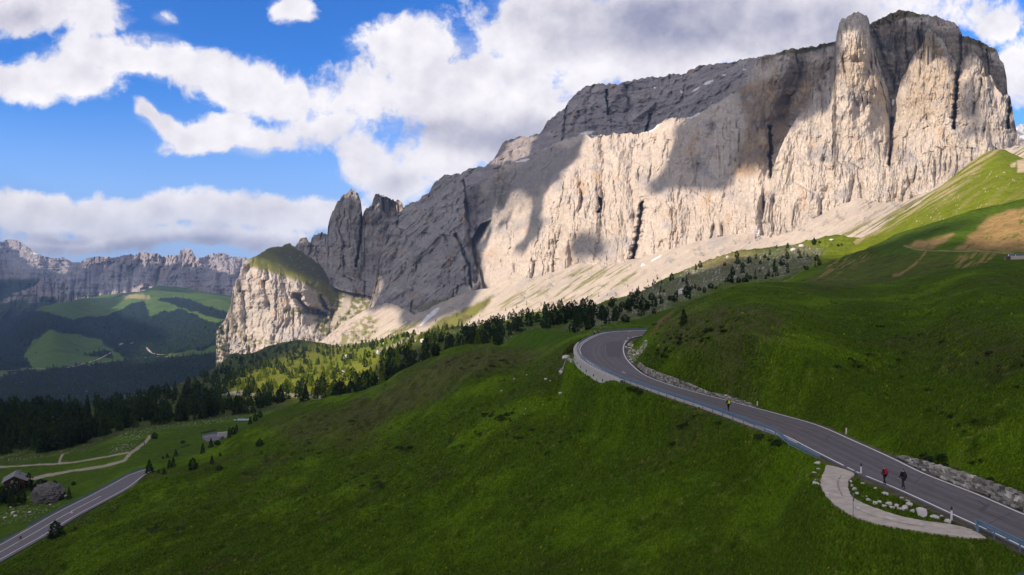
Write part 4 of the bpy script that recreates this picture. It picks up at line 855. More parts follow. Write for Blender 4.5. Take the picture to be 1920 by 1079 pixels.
NTOP = L_(-160,1160, -80,1112, 0,1066, 48,1036, 92,1009, 130,983, 177,960, 237,926, 255,908, 264,898, 280,886, 316,873, 345,862, 375,852, 395,843, 413,836, 425,829, 440,815, 455,802, 470,792, 492,781, 520,769, 560,757, 607,748, 639,743, 670,737, 694,729, 710,724.5, 735,710, 757,694.5, 777,685, 796,677, 812,669, 828,661, 842,655, 859,650, 878,646.5,
             917,645, 940,648, 956,651, 998,651, 1025,647, 1047,641.6, 1070,633, 1090,627, 1112,620, 1130,617, 1146,615.5, 1165,614.5, 1190,613.5, 1198,612, 1208,606, 1227,600, 1243,589.5, 1258,580, 1282,573, 1295,568.6, 1334,553, 1371,540, 1395,534, 1420,530.7, 1440,528.5, 1464.6,528, 1490,529.5, 1517,532, 1560,537, 1601,540, 1641,535.5, 1680,527, 1709,520, 1776,507, 1830,501, 1870,499.5, 1920,498.5, 1980,497, 2080,494)
ctrl = [C(0,1066,z=-73.6), C(-160,1160,z=-73.5), C(92,1009,z=-73.8), C(177,960,z=-74), C(255,908,z=-74), C(316,873,z=-74), C(395,843,z=-74), C(440,815,z=-71), C(492,781,z=-68), C(560,757,z=-63), C(639,743,z=-58), C(710,724,z=-51), C(757,694,z=-44), C(796,677,z=-40), C(859,650,z=-34), C(917,645,z=-31), C(956,651,z=-31), C(1047,641,z=-24.5),
        C(1090,627,z=-21.5), C(1146,615.5,z=-21), C(1190,613.5,z=-20.3), C(1210,606,z=-17.5), C(1243,589.5,z=-14), C(1295,568.6,z=-9.5), C(1371,540,z=-5.6), C(1464,528,z=-4.2), C(1601,540,z=-5.8), C(1709,520,z=-3.4), C(1830,501,z=-.2), C(2080,494,z=1.6),
        C(0,1160,z=-69), C(200,1160,z=-63), C(200,1020,z=-67), C(400,1160,z=-54), C(400,950,z=-64), C(400,880,z=-70), C(600,1160,z=-46), C(600,960,z=-54), C(600,850,z=-58), C(800,1160,z=-40), C(800,960,z=-44), C(800,820,z=-46), C(720,780,z=-52), C(850,720,z=-38), C(950,700,z=-33), C(1000,1160,z=-35), C(1000,960,z=-36), C(1000,840,z=-34), C(1000,750,z=-31),
        C(1200,1160,z=-31), C(1200,960,z=-30), C(1200,840,z=-27), C(1150,765,z=-25.5), C(1080,720,z=-26.5), C(1050,675,z=-25), C(1400,1160,z=-28.5), C(1400,960,z=-25.5), C(1400,860,z=-23.5), C(1300,780,z=-22), C(1600,1160,z=-27), C(1600,1040,z=-23.5), C(1500,900,z=-22.5), C(1530,960,z=-22), C(1700,1020,z=-21.6), C(1900,1160,z=-24.5), C(1850,1060,z=-22), C(2080,1160,z=-22.5)]
ctrl += [C(*p, z=ZR - .1) for p in OUT[1:-3:2]] + [C(*p, z=ZR - .1) for p in INN[1:22:2]]
ctrl += [C(1174,636,z=-19.5), C(1192,640,z=-18), C(1186,622,z=-19.8), C(1215,680,z=-18.4), C(1240,640,z=-15.5), C(1300,690,z=-17), C(1300,620,z=-12), C(1400,720,z=-17), C(1400,620,z=-10), C(1500,760,z=-17.6), C(1500,640,z=-11), C(1600,800,z=-18.4), C(1650,700,z=-14.5), C(1650,600,z=-9.5), C(1750,850,z=-18.2), C(1750,760,z=-16), C(1850,880,z=-17.5), C(1920,920,z=-17.3), C(1920,780,z=-14), C(1920,620,z=-8), C(2080,960,z=-16.5), C(2080,700,z=-10), C(1780,600,z=-8.5)]
ctrl += [C(1590,930,z=-20.2), C(1650,970,z=-20.2), C(1540,905,z=-20.3), C(1750,985,z=-20.2)]
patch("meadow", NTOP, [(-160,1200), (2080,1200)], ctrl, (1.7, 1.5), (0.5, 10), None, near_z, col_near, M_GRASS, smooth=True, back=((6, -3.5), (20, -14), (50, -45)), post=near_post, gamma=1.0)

# ---- lower left pasture with the lower road
def col_low(P, PX, PY, nn):
    c = grasscol(P, PX, PY, 43, 1.6, 0.25, 0.7)
    c = mixv(c, (0.062, 0.115, 0.012), np.full(PX.shape, 0.45))
    w = 5 * fbm(PX / 20, PY / 9, None, 4, 34)
    st = stones(PX, PY, 3.5, 1.8, 17, .30) * softpoly(PX, PY, L_(200,850, 230,808, 290,798, 350,792, 450,780, 520,772, 520,778, 400,795, 330,800, 270,815, 240,850), 6)
    st = np.maximum(st, .8 * stones(PX, PY, 4.5, 2.2, 27, .3) * softpoly(PX, PY, L_(0,960, 50,930, 110,935, 120,955, 60,975, 0,985), 8))
    c = mixv(c, (0.32, 0.29, 0.25), 0.9 * st)
    for pl, wd in ((L_(-150,884, 0,876, 60,873, 110,869.5, 160,863.5, 205,857, 240,850), 1.2), (L_(111,869, 113,861, 118,852, 128,845, 140,841), 1.9), (L_(62,898, 85,891, 140,882, 200,873, 232,864, 243,852, 258,842, 272,830, 280,819), 2.6), (L_(35,899, 62,898, 80,893), 2.8)):
        c = mixv(c, (0.36, 0.31, 0.24), 0.95 * sstep(-segdist(PX, PY + .12 * w, pl), -wd - .6, -wd + .5))
    for pl in (L_(376,812, 390,810, 403,807), L_(340,838, 355,834)):
        c = mixv(c, (0.015, 0.025, 0.008), 0.8 * sstep(-segdist(PX, PY, pl), -2, -.8))
    return c
patch("lower_pasture", L_(-160,876, -80,872, 0,866, 50,861, 90,857, 150,846, 200,828, 240,808, 262,806, 285,800.5, 315,797, 343,792.5, 375,788, 402,785.7, 443,780, 500,772, 560,762, 620,752, 680,748), [(-160,1220), (0,1130), (300,960), (500,870), (680,800)],
      [C(-160,876,z=-92), C(0,866,z=-90), C(90,857,z=-88), C(200,828,z=-88), C(262,806,z=-90), C(343,792,z=-93), C(443,780,z=-97), C(560,762,z=-102), C(680,748,z=-108), C(0,920,z=-83), C(100,900,z=-83), C(200,870,z=-82), C(270,840,z=-84), C(330,830,z=-84), C(400,828,z=-83), C(440,826,z=-83), C(400,805,z=-89),
       C(60,960,z=-77.5), C(0,990,z=-76.5), C(150,925,z=-77), C(-160,1050,z=-78), C(0,1100,z=-75), C(200,960,z=-75), C(300,920,z=-76), C(500,860,z=-80), C(680,800,z=-95)] + [C(*p, z=ZL - .1) for p in LUP[::2]] + [C(*p, z=ZL - .1) for p in LLO[::2]],
      (1.6, 1.3), (0.8, 12), None, lambda P, X, Y, t: 0.9 * fbm(P[..., 0] / 18, P[..., 1] / 24, None, 4, 8) + .25 * fbm(P[..., 0] / 3, P[..., 1] / 5, None, 3, 18), col_low, M_GRASS, smooth=True, back=((10, -6), (60, -50)),
      post=lambda P, X, Y: flatten(P, lroadPoly, ZL, 0, 0, 0.4))

# ---- the ground beneath it all, out to the horizon
gm = bmesh.new(); bmesh.ops.create_circle(gm, cap_ends=True, radius=13500, segments=96)
me = bpy.data.meshes.new("ground"); gm.to_mesh(me); gm.free()
g = link("ground", me, plain("ground_green", (0.05, 0.08, 0.03), 1.0, scale=0.002)); g.location = (0, 0, -900); g["kind"] = "structure"

# ------------------------------------------------------------------ the clouds that shade the place (above and to the left, out of the picture, outline cut to shade all but the LIT areas)
LIT = {
 "meadow": [], "lower_pasture": [], "grass_knoll": [], "high_plateau": [L_(905,318, 935,290, 960,258, 1008,250, 990,290, 940,315)],
 "front_pillars_cliff": 'all',
 "sunlit_grass_slope": 'all', "rocky_headland": [L_(380,720, 400,560, 450,470, 492,452, 505,480, 530,500, 570,520, 615,540, 640,545, 680,540, 715,570, 780,560, 780,720)],
 "twin_towers": [L_(640,345, 690,345, 684,374, 664,380, 640,372), L_(697,350, 770,365, 760,400, 745,412, 712,420, 704,400, 696,385), L_(545,430, 580,430, 578,456, 552,462)],
 "left_buttress_cliff": [L_(698,600, 700,520, 706,490, 722,480, 718,530, 706,575), L_(680,600, 900,610, 900,680, 680,680)],
 "great_wall_cliff": [L_(900,700, 893,560, 905,470, 930,430, 960,410, 1010,372, 1045,340, 1085,295, 1100,250, 1210,240, 1262,212, 1290,222, 1268,246, 1258,290, 1242,325, 1215,350, 1208,352, 1222,372, 1250,356, 1300,348, 1340,366, 1372,350, 1380,320, 1392,300, 1440,345, 1470,280, 1600,300, 1600,700),
                      L_(880,455, 930,370, 975,355, 1000,372, 930,420, 905,455)],
 "scree_slope": 'all',
 "scarred_grass_slope": [L_(1790,465, 1820,440, 1850,405, 1900,390, 2100,380, 2100,455, 1900,462), L_(1700,462, 1720,448, 1780,432, 1790,442, 1760,465), L_(1880,380, 2100,355, 2100,372, 1930,385), L_(1560,500,1640,455,1680,440,1690,446,1640,470,1580,502)],
 "forest_slope": [L_(400,744, 420,712, 480,690, 560,655, 640,630, 720,618, 840,612, 880,618, 800,648, 745,660, 700,690, 680,745, 600,760, 480,752), L_(1230,536, 1320,486, 1400,462, 1520,445, 1600,438, 1680,438, 1640,460, 1580,480, 1530,488, 1545,466, 1470,472, 1400,484, 1330,503, 1260,533), L_(880,600, 1050,570, 1200,540, 1200,553, 1050,588, 900,618)],
 "far_ridge": [L_(250,460, 480,450, 480,545, 440,520, 400,505, 350,500, 300,498, 262,500), L_(150,480, 240,476, 200,492, 160,510), L_(90,590, 150,560, 300,530, 300,600)], "far_mountain": [L_(-20,440, 60,440, 140,490, 130,520, 60,500, 30,470)],
 "valley": [L_(215,575, 235,553, 275,548, 300,535, 450,550, 450,640, 330,660, 300,620, 262,605, 225,596), L_(260,640, 330,650, 320,680, 240,690)],
}
SHADE = {"great_wall_cliff": [L_(990,375, 1025,370, 1020,400, 1012,440, 985,480, 965,470, 985,440, 1000,410), L_(1065,445, 1110,430, 1130,450, 1135,480, 1090,490, 1060,470), L_(940,395, 950,385, 955,398)],
         "scree_slope": [L_(740,600, 790,575, 870,555, 900,548, 880,565, 820,600, 780,620)], "front_pillars_cliff": [L_(1430,240, 1462,240, 1460,300, 1440,360)]}
def build_shadow_clouds():
    ZC, cell = 1500.0, 18.0
    acc = {}
    pts = []; val = []
    for n, lit in LIT.items():
        p = PATCH[n]; st = 5
        P = p['P'][::st, ::st].reshape(-1, 3); X = p['PX'][::st, ::st].ravel(); Y = p['PY'][::st, ::st].ravel()
        w = (22 if 'wall' in n or 'plateau' in n or 'buttress' in n else 9) * fbm(X / 24, Y / 30, None, 5, 91, .66)
        if lit == 'all': v = np.ones(len(X))
        else:
            v = np.zeros(len(X))
            for pl in lit: v = np.maximum(v, inpoly(X + w, Y + w, pl).astype(float))
        for pl in SHADE.get(n, []): v = np.where(inpoly(X + w, Y + w, pl), 0, v)
        pts.append(P + SUN * ((ZC - P[:, 2]) / SUN[2])[:, None]); val.append(v)
    Q = np.concatenate(pts); v = np.concatenate(val)
    x0, y0 = Q[:, 0].min() - 500, Q[:, 1].min() - 500
    nx = int((Q[:, 0].max() + 500 - x0) / cell); ny = int((Q[:, 1].max() + 500 - y0) / cell)
    ix = ((Q[:, 0] - x0) / cell).astype(int); iy = ((Q[:, 1] - y0) / cell).astype(int)
    lit = np.zeros((ny, nx)); tot = np.zeros((ny, nx))
    np.add.at(lit, (iy, ix), v); np.add.at(tot, (iy, ix), 1.0)
    lit = lit / np.maximum(tot, 1); tot = (tot > 0).astype(float); lit *= tot
    def blur(a, r):
        k = np.exp(-np.arange(-2 * r, 2 * r + 1)**2 / (2.0 * r * r)); k /= k.sum()
        a = np.apply_along_axis(lambda q: np.convolve(q, k, 'same'), 0, a)
        return np.apply_along_axis(lambda q: np.convolve(q, k, 'same'), 1, a)
    num = np.zeros_like(lit); den = np.zeros_like(lit)
    for r, wgt in ((1, 1.0), (3, 1e-2), (8, 1e-5), (16, 1e-9)):
        num += wgt * blur(lit, r); den += wgt * blur(tot, r)
    ratio = num / np.maximum(den, 1e-30)
    shade = (ratio < 0.5) & (blur(tot, 8) > 0.004)
    gx, gy = np.meshgrid(x0 + (np.arange(nx) + .5) * cell, y0 + (np.arange(ny) + .5) * cell)
    pxx, pyy = proj(np.stack([gx, gy, np.full(gx.shape, ZC)], -1)); infr = (gy > 50) & (pxx > -60) & (pxx < 1980) & (pyy > -90)
    shade &= ~infr
    cm = shade
    h = blur(cm.astype(float), 4); puff = 0.5 + 0.5 * fbm(gx / 180, gy / 180, None, 4, 3)
    # vertices on cell corners
    cp = np.pad(cm, 1); ins = cp[:-1, :-1] & cp[1:, :-1] & cp[:-1, 1:] & cp[1:, 1:]
    hp = np.pad(h * (0.4 + puff), 1, mode='edge'); hc = (hp[:-1, :-1] + hp[1:, :-1] + hp[:-1, 1:] + hp[1:, 1:]) / 4 * ins
    X, Y = np.meshgrid(x0 + np.arange(nx + 1) * cell, y0 + np.arange(ny + 1) * cell)
    top = np.stack([X, Y, ZC + 45 * hc], -1).reshape(-1, 3); bot = np.stack([X, Y, ZC - 35 * hc], -1).reshape(-1, 3)
    idx = np.full((ny + 1) * (nx + 1), -1); usedc = (cp[:-1, :-1] | cp[1:, :-1] | cp[:-1, 1:] | cp[1:, 1:]).ravel()
    u = np.where(usedc)[0]; idx[u] = np.arange(len(u))
    j, i = np.where(cm); a = j * (nx + 1) + i
    F = np.stack([a, a + 1, a + nx + 2, a + nx + 1], -1)
    V = np.concatenate([top[u], bot[u]]); Ft = idx[F]; Fb = idx[F][:, ::-1] + len(u)
    m, N, L, b = newmat("cloud"); b.inputs['Base Color'].default_value = (0.85, 0.85, 0.88, 1); b.inputs['Roughness'].default_value = 1
    tr = N.new('ShaderNodeBsdfTranslucent'); tr.inputs[0].default_value = (0.75, 0.77, 0.85, 1); mx = N.new('ShaderNodeMixShader'); mx.inputs[0].default_value = 0.6
    L.new(b.outputs[0], mx.inputs[1]); L.new(tr.outputs[0], mx.inputs[2]); L.new(mx.outputs[0], N['Material Output'].inputs[0])
    o = link("cloud", pymesh("cloud", V, np.concatenate([Ft, Fb]), True), m); o["kind"] = "structure"
build_shadow_clouds()

# ------------------------------------------------------------------ haze in the valley air
def build_haze():
    bm = bmesh.new(); bmesh.ops.create_cube(bm, size=1.0)
    for v in bm.verts: v.co = Vector((v.co.x * 28000, v.co.y * 28000, -901 if v.co.z < 0 else 720))
    me = bpy.data.meshes.new("haze"); bm.to_mesh(me); bm.free()
    m, N, L, b = newmat("haze"); N.remove(b)
    pv = N.new('ShaderNodeVolumePrincipled'); pv.inputs['Color'].default_value = (0.32, 0.52, 1.0, 1); pv.inputs['Density'].default_value = HAZE
    pv.inputs['Anisotropy'].default_value = 0.0
    L.new(pv.outputs[0], N['Material Output'].inputs['Volume'])
    o = link("haze", me, m); o["kind"] = "stuff"; o["label"] = "thin blue haze filling the valley air"
HAZE = 3.8e-5
build_haze()

# ================================================================== roads, kerbs, rails and walls
M_ASPH = plain("asphalt", (0.135, 0.122, 0.130), 0.9, var=0.32, scale=0.5)
M_ASPH2 = plain("asphalt_low", (0.150, 0.138, 0.152), 0.9, var=0.2, scale=0.8)
M_PAINT = plain("road_paint", (0.82, 0.80, 0.78), 0.8, var=0.22, scale=3)
M_TAR = plain("tar_seam", (0.050, 0.046, 0.052), 0.7, var=0.3, scale=3)
M_CONC = plain("concrete", (0.48, 0.45, 0.41), 0.9, var=0.28, scale=1.3, bump=0.02)
M_KERB = plain("kerb_concrete", (0.50, 0.46, 0.43), 0.9, var=0.25, scale=1.3)
M_RAIL = plain("galvanised_rail", (0.11, 0.19, 0.28), 0.45, var=0.25, scale=2.5, spec=0.6)  # blue sky reflection on the steel put into its base colour
M_HOLE = plain("drain_dark", (0.012, 0.012, 0.012), 1.0)  # solid dark plugs; the shade inside the drains is their colour
M_GRAVEL = plain("gravel", (0.50, 0.435, 0.375), 1.0, var=0.50, scale=1.1, bump=0.12)
M_STONE = plain("limestone", (0.54, 0.505, 0.48), 0.95, var=0.30, scale=2.4, bump=0.10)
M_WALLST = terrain_mat("rubble_stone", 1.2, .05, var=.35, s2=5)
M_STONE2 = plain("wall_stone", (0.21, 0.19, 0.165), 0.95, var=0.45, scale=1.8, bump=0.05)

def polymesh(name, poly, z, mat, thick=0.0):
    bm = bmesh.new(); vs = [bm.verts.new((p[0], p[1], z)) for p in poly]
    f = bm.faces.new(vs); f.normal_update()
    if f.normal.z < 0: f.normal_flip()
    if thick:
        r = bmesh.ops.extrude_face_region(bm, geom=[f])
        for v in [g for g in r['geom'] if isinstance(g, bmesh.types.BMVert)]: v.co.z = z
        for v in vs: v.co.z = z - thick
    bmesh.ops.triangulate(bm, faces=[f for f in bm.faces if len(f.verts) > 4], ngon_method='EAR_CLIP')
    bmesh.ops.recalc_face_normals(bm, faces=bm.faces)
    me = bpy.data.meshes.new(name); bm.to_mesh(me); bm.free()
    return link(name, me, mat)
def ribbon(A, B, dz=0.0, F0=0):
    n = len(A); V = np.concatenate([A, B]).copy(); V[:, 2] += dz
    i = np.arange(n - 1); F = np.stack([i, i + 1, i + 1 + n, i + n], -1) + F0
    return V, F
def ribbons(name, pairs, mat, kind="structure", dz=0.0):
    Vs, Fs, k = [], [], 0
    for A, B in pairs:
        V, F = ribbon(np.asarray(A), np.asarray(B), dz, k); Vs.append(V); Fs.append(F); k += len(V)
    o = link(name, pymesh(name, np.concatenate(Vs), np.concatenate(Fs)), mat)
    if kind: o["kind"] = kind
    return o
def sub(P, lo, hi, axis=0):
    """stretch of a polyline whose image coordinate lies in a range"""
    c = proj(P)[axis]; k = np.where((c >= lo) & (c <= hi))[0]
    return P[k[0]:k[-1] + 1]
def stretch(P, a, b, n=None):
    s = np.concatenate([[0], np.cumsum(np.linalg.norm(np.diff(P, axis=0), axis=1))])
    u = np.linspace(a, b, n or max(2, int((b - a) / 0.8))); return np.stack([np.interp(u, s, P[:, j]) for j in range(3)], 1)
def arclen(P, pt):
    s = np.concatenate([[0], np.cumsum(np.linalg.norm(np.diff(P, axis=0), axis=1))])
    return s[np.argmin(np.linalg.norm(P - pt, axis=1))]
def at_px(P, px, py):
    q = unz(px, py, P[0, 2]); return arclen(P, q)
r_ = polymesh("road", roadPoly, ZR, M_ASPH, 0.3); r_["kind"] = "structure"
r_ = polymesh("lower_road", lroadPoly, ZL, M_ASPH2, 0.3); r_["kind"] = "structure"
outW = smoothpl(wz(OUT, ZR), 700); innW = smoothpl(wz(INN, ZR), 700)
LN = 0.09
prs = []
def line(P, a, b, w=LN): Q = stretch(P, a, b); return (offset(Q, w), offset(Q, -w))
tot_o = arclen(outW, outW[-1]); tot_i = arclen(innW, innW[-1])
a1 = at_px(outW, 1581, 872.8); prs.append(line(outW, a1, tot_o))
for (p, q) in (((1589, 876.5), (1600, 882.3)), ((1605, 884.6), (1612, 888)), ((1622, 892.5), (1848.7, 992.7)), ((1860.6, 998), (1882, 1008.4)), ((1890.5, 1012), (1921, 1026.5)), ((1932, 1032), (1960, 1045))):
    A, B = sorted((at_px(outW, *p), at_px(outW, *q))); prs.append(line(outW, A, B))
prs.append(line(innW, 0, at_px(innW, 1174, 640.5)))
prs.append(line(innW, at_px(innW, 1184, 634), tot_i))
mid = (unz([1166], [697], ZR)[0], unz([1173], [700.5], ZR)[0])
q = np.array(mid); prs.append((offset(q, .08), offset(q, -.08)))
ribbons("road_marking", prs, M_PAINT, dz=0.010)
prs = []
for P in (offset(lupW, -.15), offset(lloW, .15)): prs.append((offset(P, .1), offset(P, -.1)))
lcen = 0.5 * lupW + 0.5 * lloW; prs.append(line(smoothpl(lcen, 200), 0, at_px(smoothpl(lcen, 200), 194, 931), .09))
ribbons("lower_road_marking", prs, M_PAINT, dz=0.010)
# tar seams and repairs
def wig(P, amp, seed):
    n = fbm(np.arange(len(P)) / 9.0, np.zeros(len(P)) + seed, None, 4, seed, .6); return offset(P, amp * n)
cen = smoothpl(0.5 * smoothpl(wz(OUT, ZR), 120) + 0.5 * smoothpl(wz(INN, ZR), 120), 500)
prs = []
for off, w, a, b, sd_ in ((0.0, .045, 0.02, .86, 1), (1.1, .03, .05, .30, 2), (-1.3, .03, .12, .42, 3), (-.6, .025, .0, .2, 4), (1.5, .025, .22, .5, 5)):
    T = tot_o; Q = wig(offset(stretch(cen, a * T, b * T, 260), off), 0.35, sd_); prs.append((offset(Q, w), offset(Q, -w)))
for (p, q) in ((L_(1096,668, 1120,668.5, 1150,671), .05), (L_(1135,640, 1132,655, 1136,668), .05), (L_(1136,642, 1160,639.5), .05), (L_(1832,938, 1850,950), .06), (L_(1558,814, 1548,823, 1556,830), .035), (L_(1755,880, 1730,893, 1716,905), .03), (L_(1895,962, 1868,975, 1850,985), .03)):
    Q = wig(smoothpl(wz(p, ZR), 40), 0.12, 6); prs.append((offset(Q, q), offset(Q, -q)))
ribbons("road_seam", prs, M_TAR, dz=0.005)
M_PATCH = plain("asphalt_patch", (0.105, 0.096, 0.103), 0.9, var=0.25, scale=1.4)
pz = wz(L_(1136,645, 1142,641, 1166,640, 1169,648, 1167,660, 1163,671, 1138,669), ZR + .006); o = polymesh("road_repair", pz[:, :2], ZR + .004, M_PATCH); o["kind"] = "structure"
pz = wz(L_(1840,952, 1852,944, 1856,948, 1842,962, 1834,958), ZR); o = polymesh("road_repair", pz[:, :2], ZR + .004, M_PATCH); o["kind"] = "structure"
M_WORN = plain("asphalt_worn", (0.150, 0.137, 0.144), 0.85, var=0.30, scale=0.6)
prs = []
for off, w in ((-2.05, .28), (-.85, .26), (.75, .26), (1.95, .28)):
    Q = offset(stretch(cen, 3, arclen(cen, cen[-1]) * .80, 300), off); m_ = w * (1 + .8 * fbm(np.arange(300) / 11., np.zeros(300) + off, None, 3, 2)); prs.append((offset(Q, m_), offset(Q, -m_)))
ribbons("road_wheel_track", prs, M_WORN, dz=0.003)
# concrete edge strip between the line and the rail
kA = stretch(outW, at_px(outW, 1500, 832), tot_o, 420)
kz = ZR + .06
_u = np.linspace(0, 1, 420); A, B = offset(kA, .30), offset(kA, .52 + .46 * sstep(_u, .42, .52))
A2, B2 = A.copy(), B.copy(); A[:, 2] = kz; B[:, 2] = kz; A2[:, 2] = ZR - .3; B2[:, 2] = ZR - 1.2
ribbons("road_kerb", [(A, B), (A2, A), (B, B2)], M_KERB)
# gravel lay-by
o = polymesh("gravel_layby", lay_poly, ZR - .012, M_GRAVEL, .25); o["kind"] = "structure"
M_RUT = plain("worn_gravel", (0.30, 0.26, 0.21), 1.0, var=.4, scale=3)
lm = .5 * layo + .5 * layi; _k = np.arange(90)
def worn(Q, w, sd_): m_ = w * np.clip(.35 + 1.3 * fbm(np.arange(len(Q)) / 4.0, np.zeros(len(Q)) + sd_, None, 3, sd_), 0.0, 1.6); return (offset(Q, m_), offset(Q, -m_))
lmd = smoothpl(lm, 260)
ribbons("gravel_rut", [worn(offset(lmd[40:120], .3), .16, 4), worn(offset(lmd[150:215], -.2), .14, 6)], M_RUT, dz=.003)

# retaining wall under the bend
def tube(V, F, P, r, n=6):
    P = np.asarray(P, float); T = np.gradient(P, axis=0); T /= np.linalg.norm(T, axis=1, keepdims=True) + 1e-9
    up = np.array([0, 0, 1.0]); k0 = sum(len(v) for v in V)
    S_ = np.cross(T, up); S_ /= np.linalg.norm(S_, axis=1, keepdims=True) + 1e-6; U_ = np.cross(S_, T)
    a = np.linspace(0, 2 * math.pi, n, endpoint=False)
    R = P[:, None] + r * (np.cos(a)[None, :, None] * S_[:, None] + np.sin(a)[None, :, None] * U_[:, None])
    V.append(R.reshape(-1, 3)); m = len(P)
    i, j = np.meshgrid(np.arange(m - 1), np.arange(n), indexing='ij'); j2 = (j + 1) % n
    F.append(np.stack([i * n + j, i * n + j2, (i + 1) * n + j2, (i + 1) * n + j], -1).reshape(-1, 4) + k0)
def sweep(P, prof):
    """prof: (sideways, up) section swept along P; closed"""
    P = np.asarray(P); T = np.gradient(P, axis=0); T[:, 2] = 0; T /= np.linalg.norm(T, axis=1, keepdims=True) + 1e-9
    Nn = np.stack([-T[:, 1], T[:, 0], 0 * T[:, 0]], 1); m, n = len(P), len(prof); pr = np.array(prof, float)
    R = P[:, None] + pr[None, :, :1] * Nn[:, None]; R[..., 2] += pr[None, :, 1]
    i, j = np.meshgrid(np.arange(m - 1), np.arange(n), indexing='ij'); j2 = (j + 1) % n
    return R.reshape(-1, 3), np.stack([i * n + j, i * n + j2, (i + 1) * n + j2, (i + 1) * n + j], -1).reshape(-1, 4)
wa, wb = at_px(outW, 1177.6, 715), at_px(outW, 1094, 643)
WP = stretch(outW, wa, wb, 160)
V, F = sweep(WP, [(.99, -.55), (1.35, -.55), (1.62, -5.5), (.99, -5.5)])
wall = link("retaining_wall", pymesh("retaining_wall", V, F), M_CONC)
props(wall, "pale concrete retaining wall with round drain holes under the outside of the hairpin bend", "retaining wall")
V, F = sweep(WP, [(.985, .20), (1.5, .20), (1.5, -.547), (.985, -.547)])
link("coping", pymesh("coping", V, F), M_KERB, parent=wall)
for k, (hxp, hyp) in enumerate(L_(1161.7,722, 1144.9,715.2, 1127.6,708, 1114,701, 1104.3,694.5, 1095.5,688, 1088.8,682, 1084.5,673.5)):
    s_ = wa + (k + .6) * (wb - wa) * 0.093
    c = stretch(outW, s_, s_ + .5, 2); T = c[1] - c[0]; T /= np.linalg.norm(T); Nn = np.array([-T[1], T[0], 0])
    bm = bmesh.new(); bmesh.ops.create_cone(bm, cap_ends=True, segments=12, radius1=.23, radius2=.23, depth=.3)
    me = bpy.data.meshes.new("drain_hole"); bm.to_mesh(me); bm.free()
    o = link("drain_hole", me, M_HOLE, parent=wall); o.location = c[0] + Nn * 1.33 + np.array([0, 0, -1.25])
    o.rotation_euler = Vector(Nn).to_track_quat('Z', 'Y').to_euler()

# guard rails
BEAM = [(0, .0), (.04, .03), (.04, .09), (0, .13), (.0, .18), (.04, .22), (.04, .28), (0, .31), (-.02, .31), (.02, .28), (.02, .22), (-.02, .18), (-.02, .13), (.02, .09), (.02, .03), (-.02, 0)]
def post_mesh(h, w=.11):
    bm = bmesh.new(); bmesh.ops.create_cube(bm, size=1)
    for v in bm.verts: v.co = Vector((v.co.x * w, v.co.y * w * .6, (v.co.z + .5) * (h + .5) - .5))
    bmesh.ops.bevel(bm, geom=bm.edges[:], offset=.012, segments=1, affect='EDGES')
    me = bpy.data.meshes.new("post"); bm.to_mesh(me); bm.free(); me.materials.append(M_RAIL); return me
def guard_rail(P, label, step=2.6, h=.62, low=True, group=None, hh=1.0):
    P = np.asarray(P); root = bpy.data.objects.new("guard_rail", None); COL.objects.link(root); root.location = P[0]
    props(root, label, "guard rail", group); P = P - P[0]
    V, F = sweep(P + np.array([0, 0, (h - .16)]), [(a, b * hh) for a, b in BEAM]); link("beam", pymesh("beam", V, F), M_RAIL, parent=root)
    if low:
        V, F = [], []; tube(V, F, P + np.array([0, 0, h - .36]), .045); link("lower_rail", pymesh("lower_rail", np.concatenate(V), np.concatenate(F)), M_RAIL, parent=root)
    s = np.linalg.norm(np.diff(P, axis=0), axis=1).sum(); n = int(s / step); me = post_mesh(h + .12)
    for i in range(n + 1):
        q = stretch(P, min(i * step, s - .01), min(i * step + .3, s), 2); o = link("post", me, parent=root); o.location = q[0]
        o.rotation_euler[2] = math.atan2(q[1][1] - q[0][1], q[1][0] - q[0][0])
    return root
s0 = at_px(outW, 1512, 838); s1 = min(tot_o, at_px(outW, 1215, 620))
RP = stretch(outW, s0, s1, 400); dd = np.linspace(s0, s1, 400) - s0
off = .62 + 1.35 * np.clip(1 - dd / 14, 0, 1)**1.4
RP = offset(RP, off); RP[:, 2] += .02
ext = unz([1537], [868], ZR - .5)[0]; ext[2] = ZR - .45
RPn = RP.copy()
guard_rail(np.concatenate([[ext], RPn]), "long blue-grey steel guard rail curving round the outside of the upper road", 2.7)
s0 = at_px(outW, 1846, 991)
RP2 = stretch(outW, 0, s0, 60); RP2 = offset(RP2, .7); e = unz([1835], [1007.5], ZR - .3)[0]; e[2] = ZR - .3
guard_rail(np.concatenate([RP2, [e]]), "short blue-grey guard rail beginning at the lower end of the gravel lay-by", 2.6)
lup2 = smoothpl(wz(LUP, ZL), 300)
guard_rail(offset(stretch(lup2, at_px(lup2, -120, 1082), at_px(lup2, 38, 1000)), .75), "grey guard rail on the lower road at the left edge of the photo", 3.0, group="guard rails along the lower road")
guard_rail(offset(stretch(lup2, at_px(lup2, 57, 990), at_px(lup2, 276, 880)), .75), "long grey guard rail on the valley side of the lower road", 3.0, group="guard rails along the lower road")

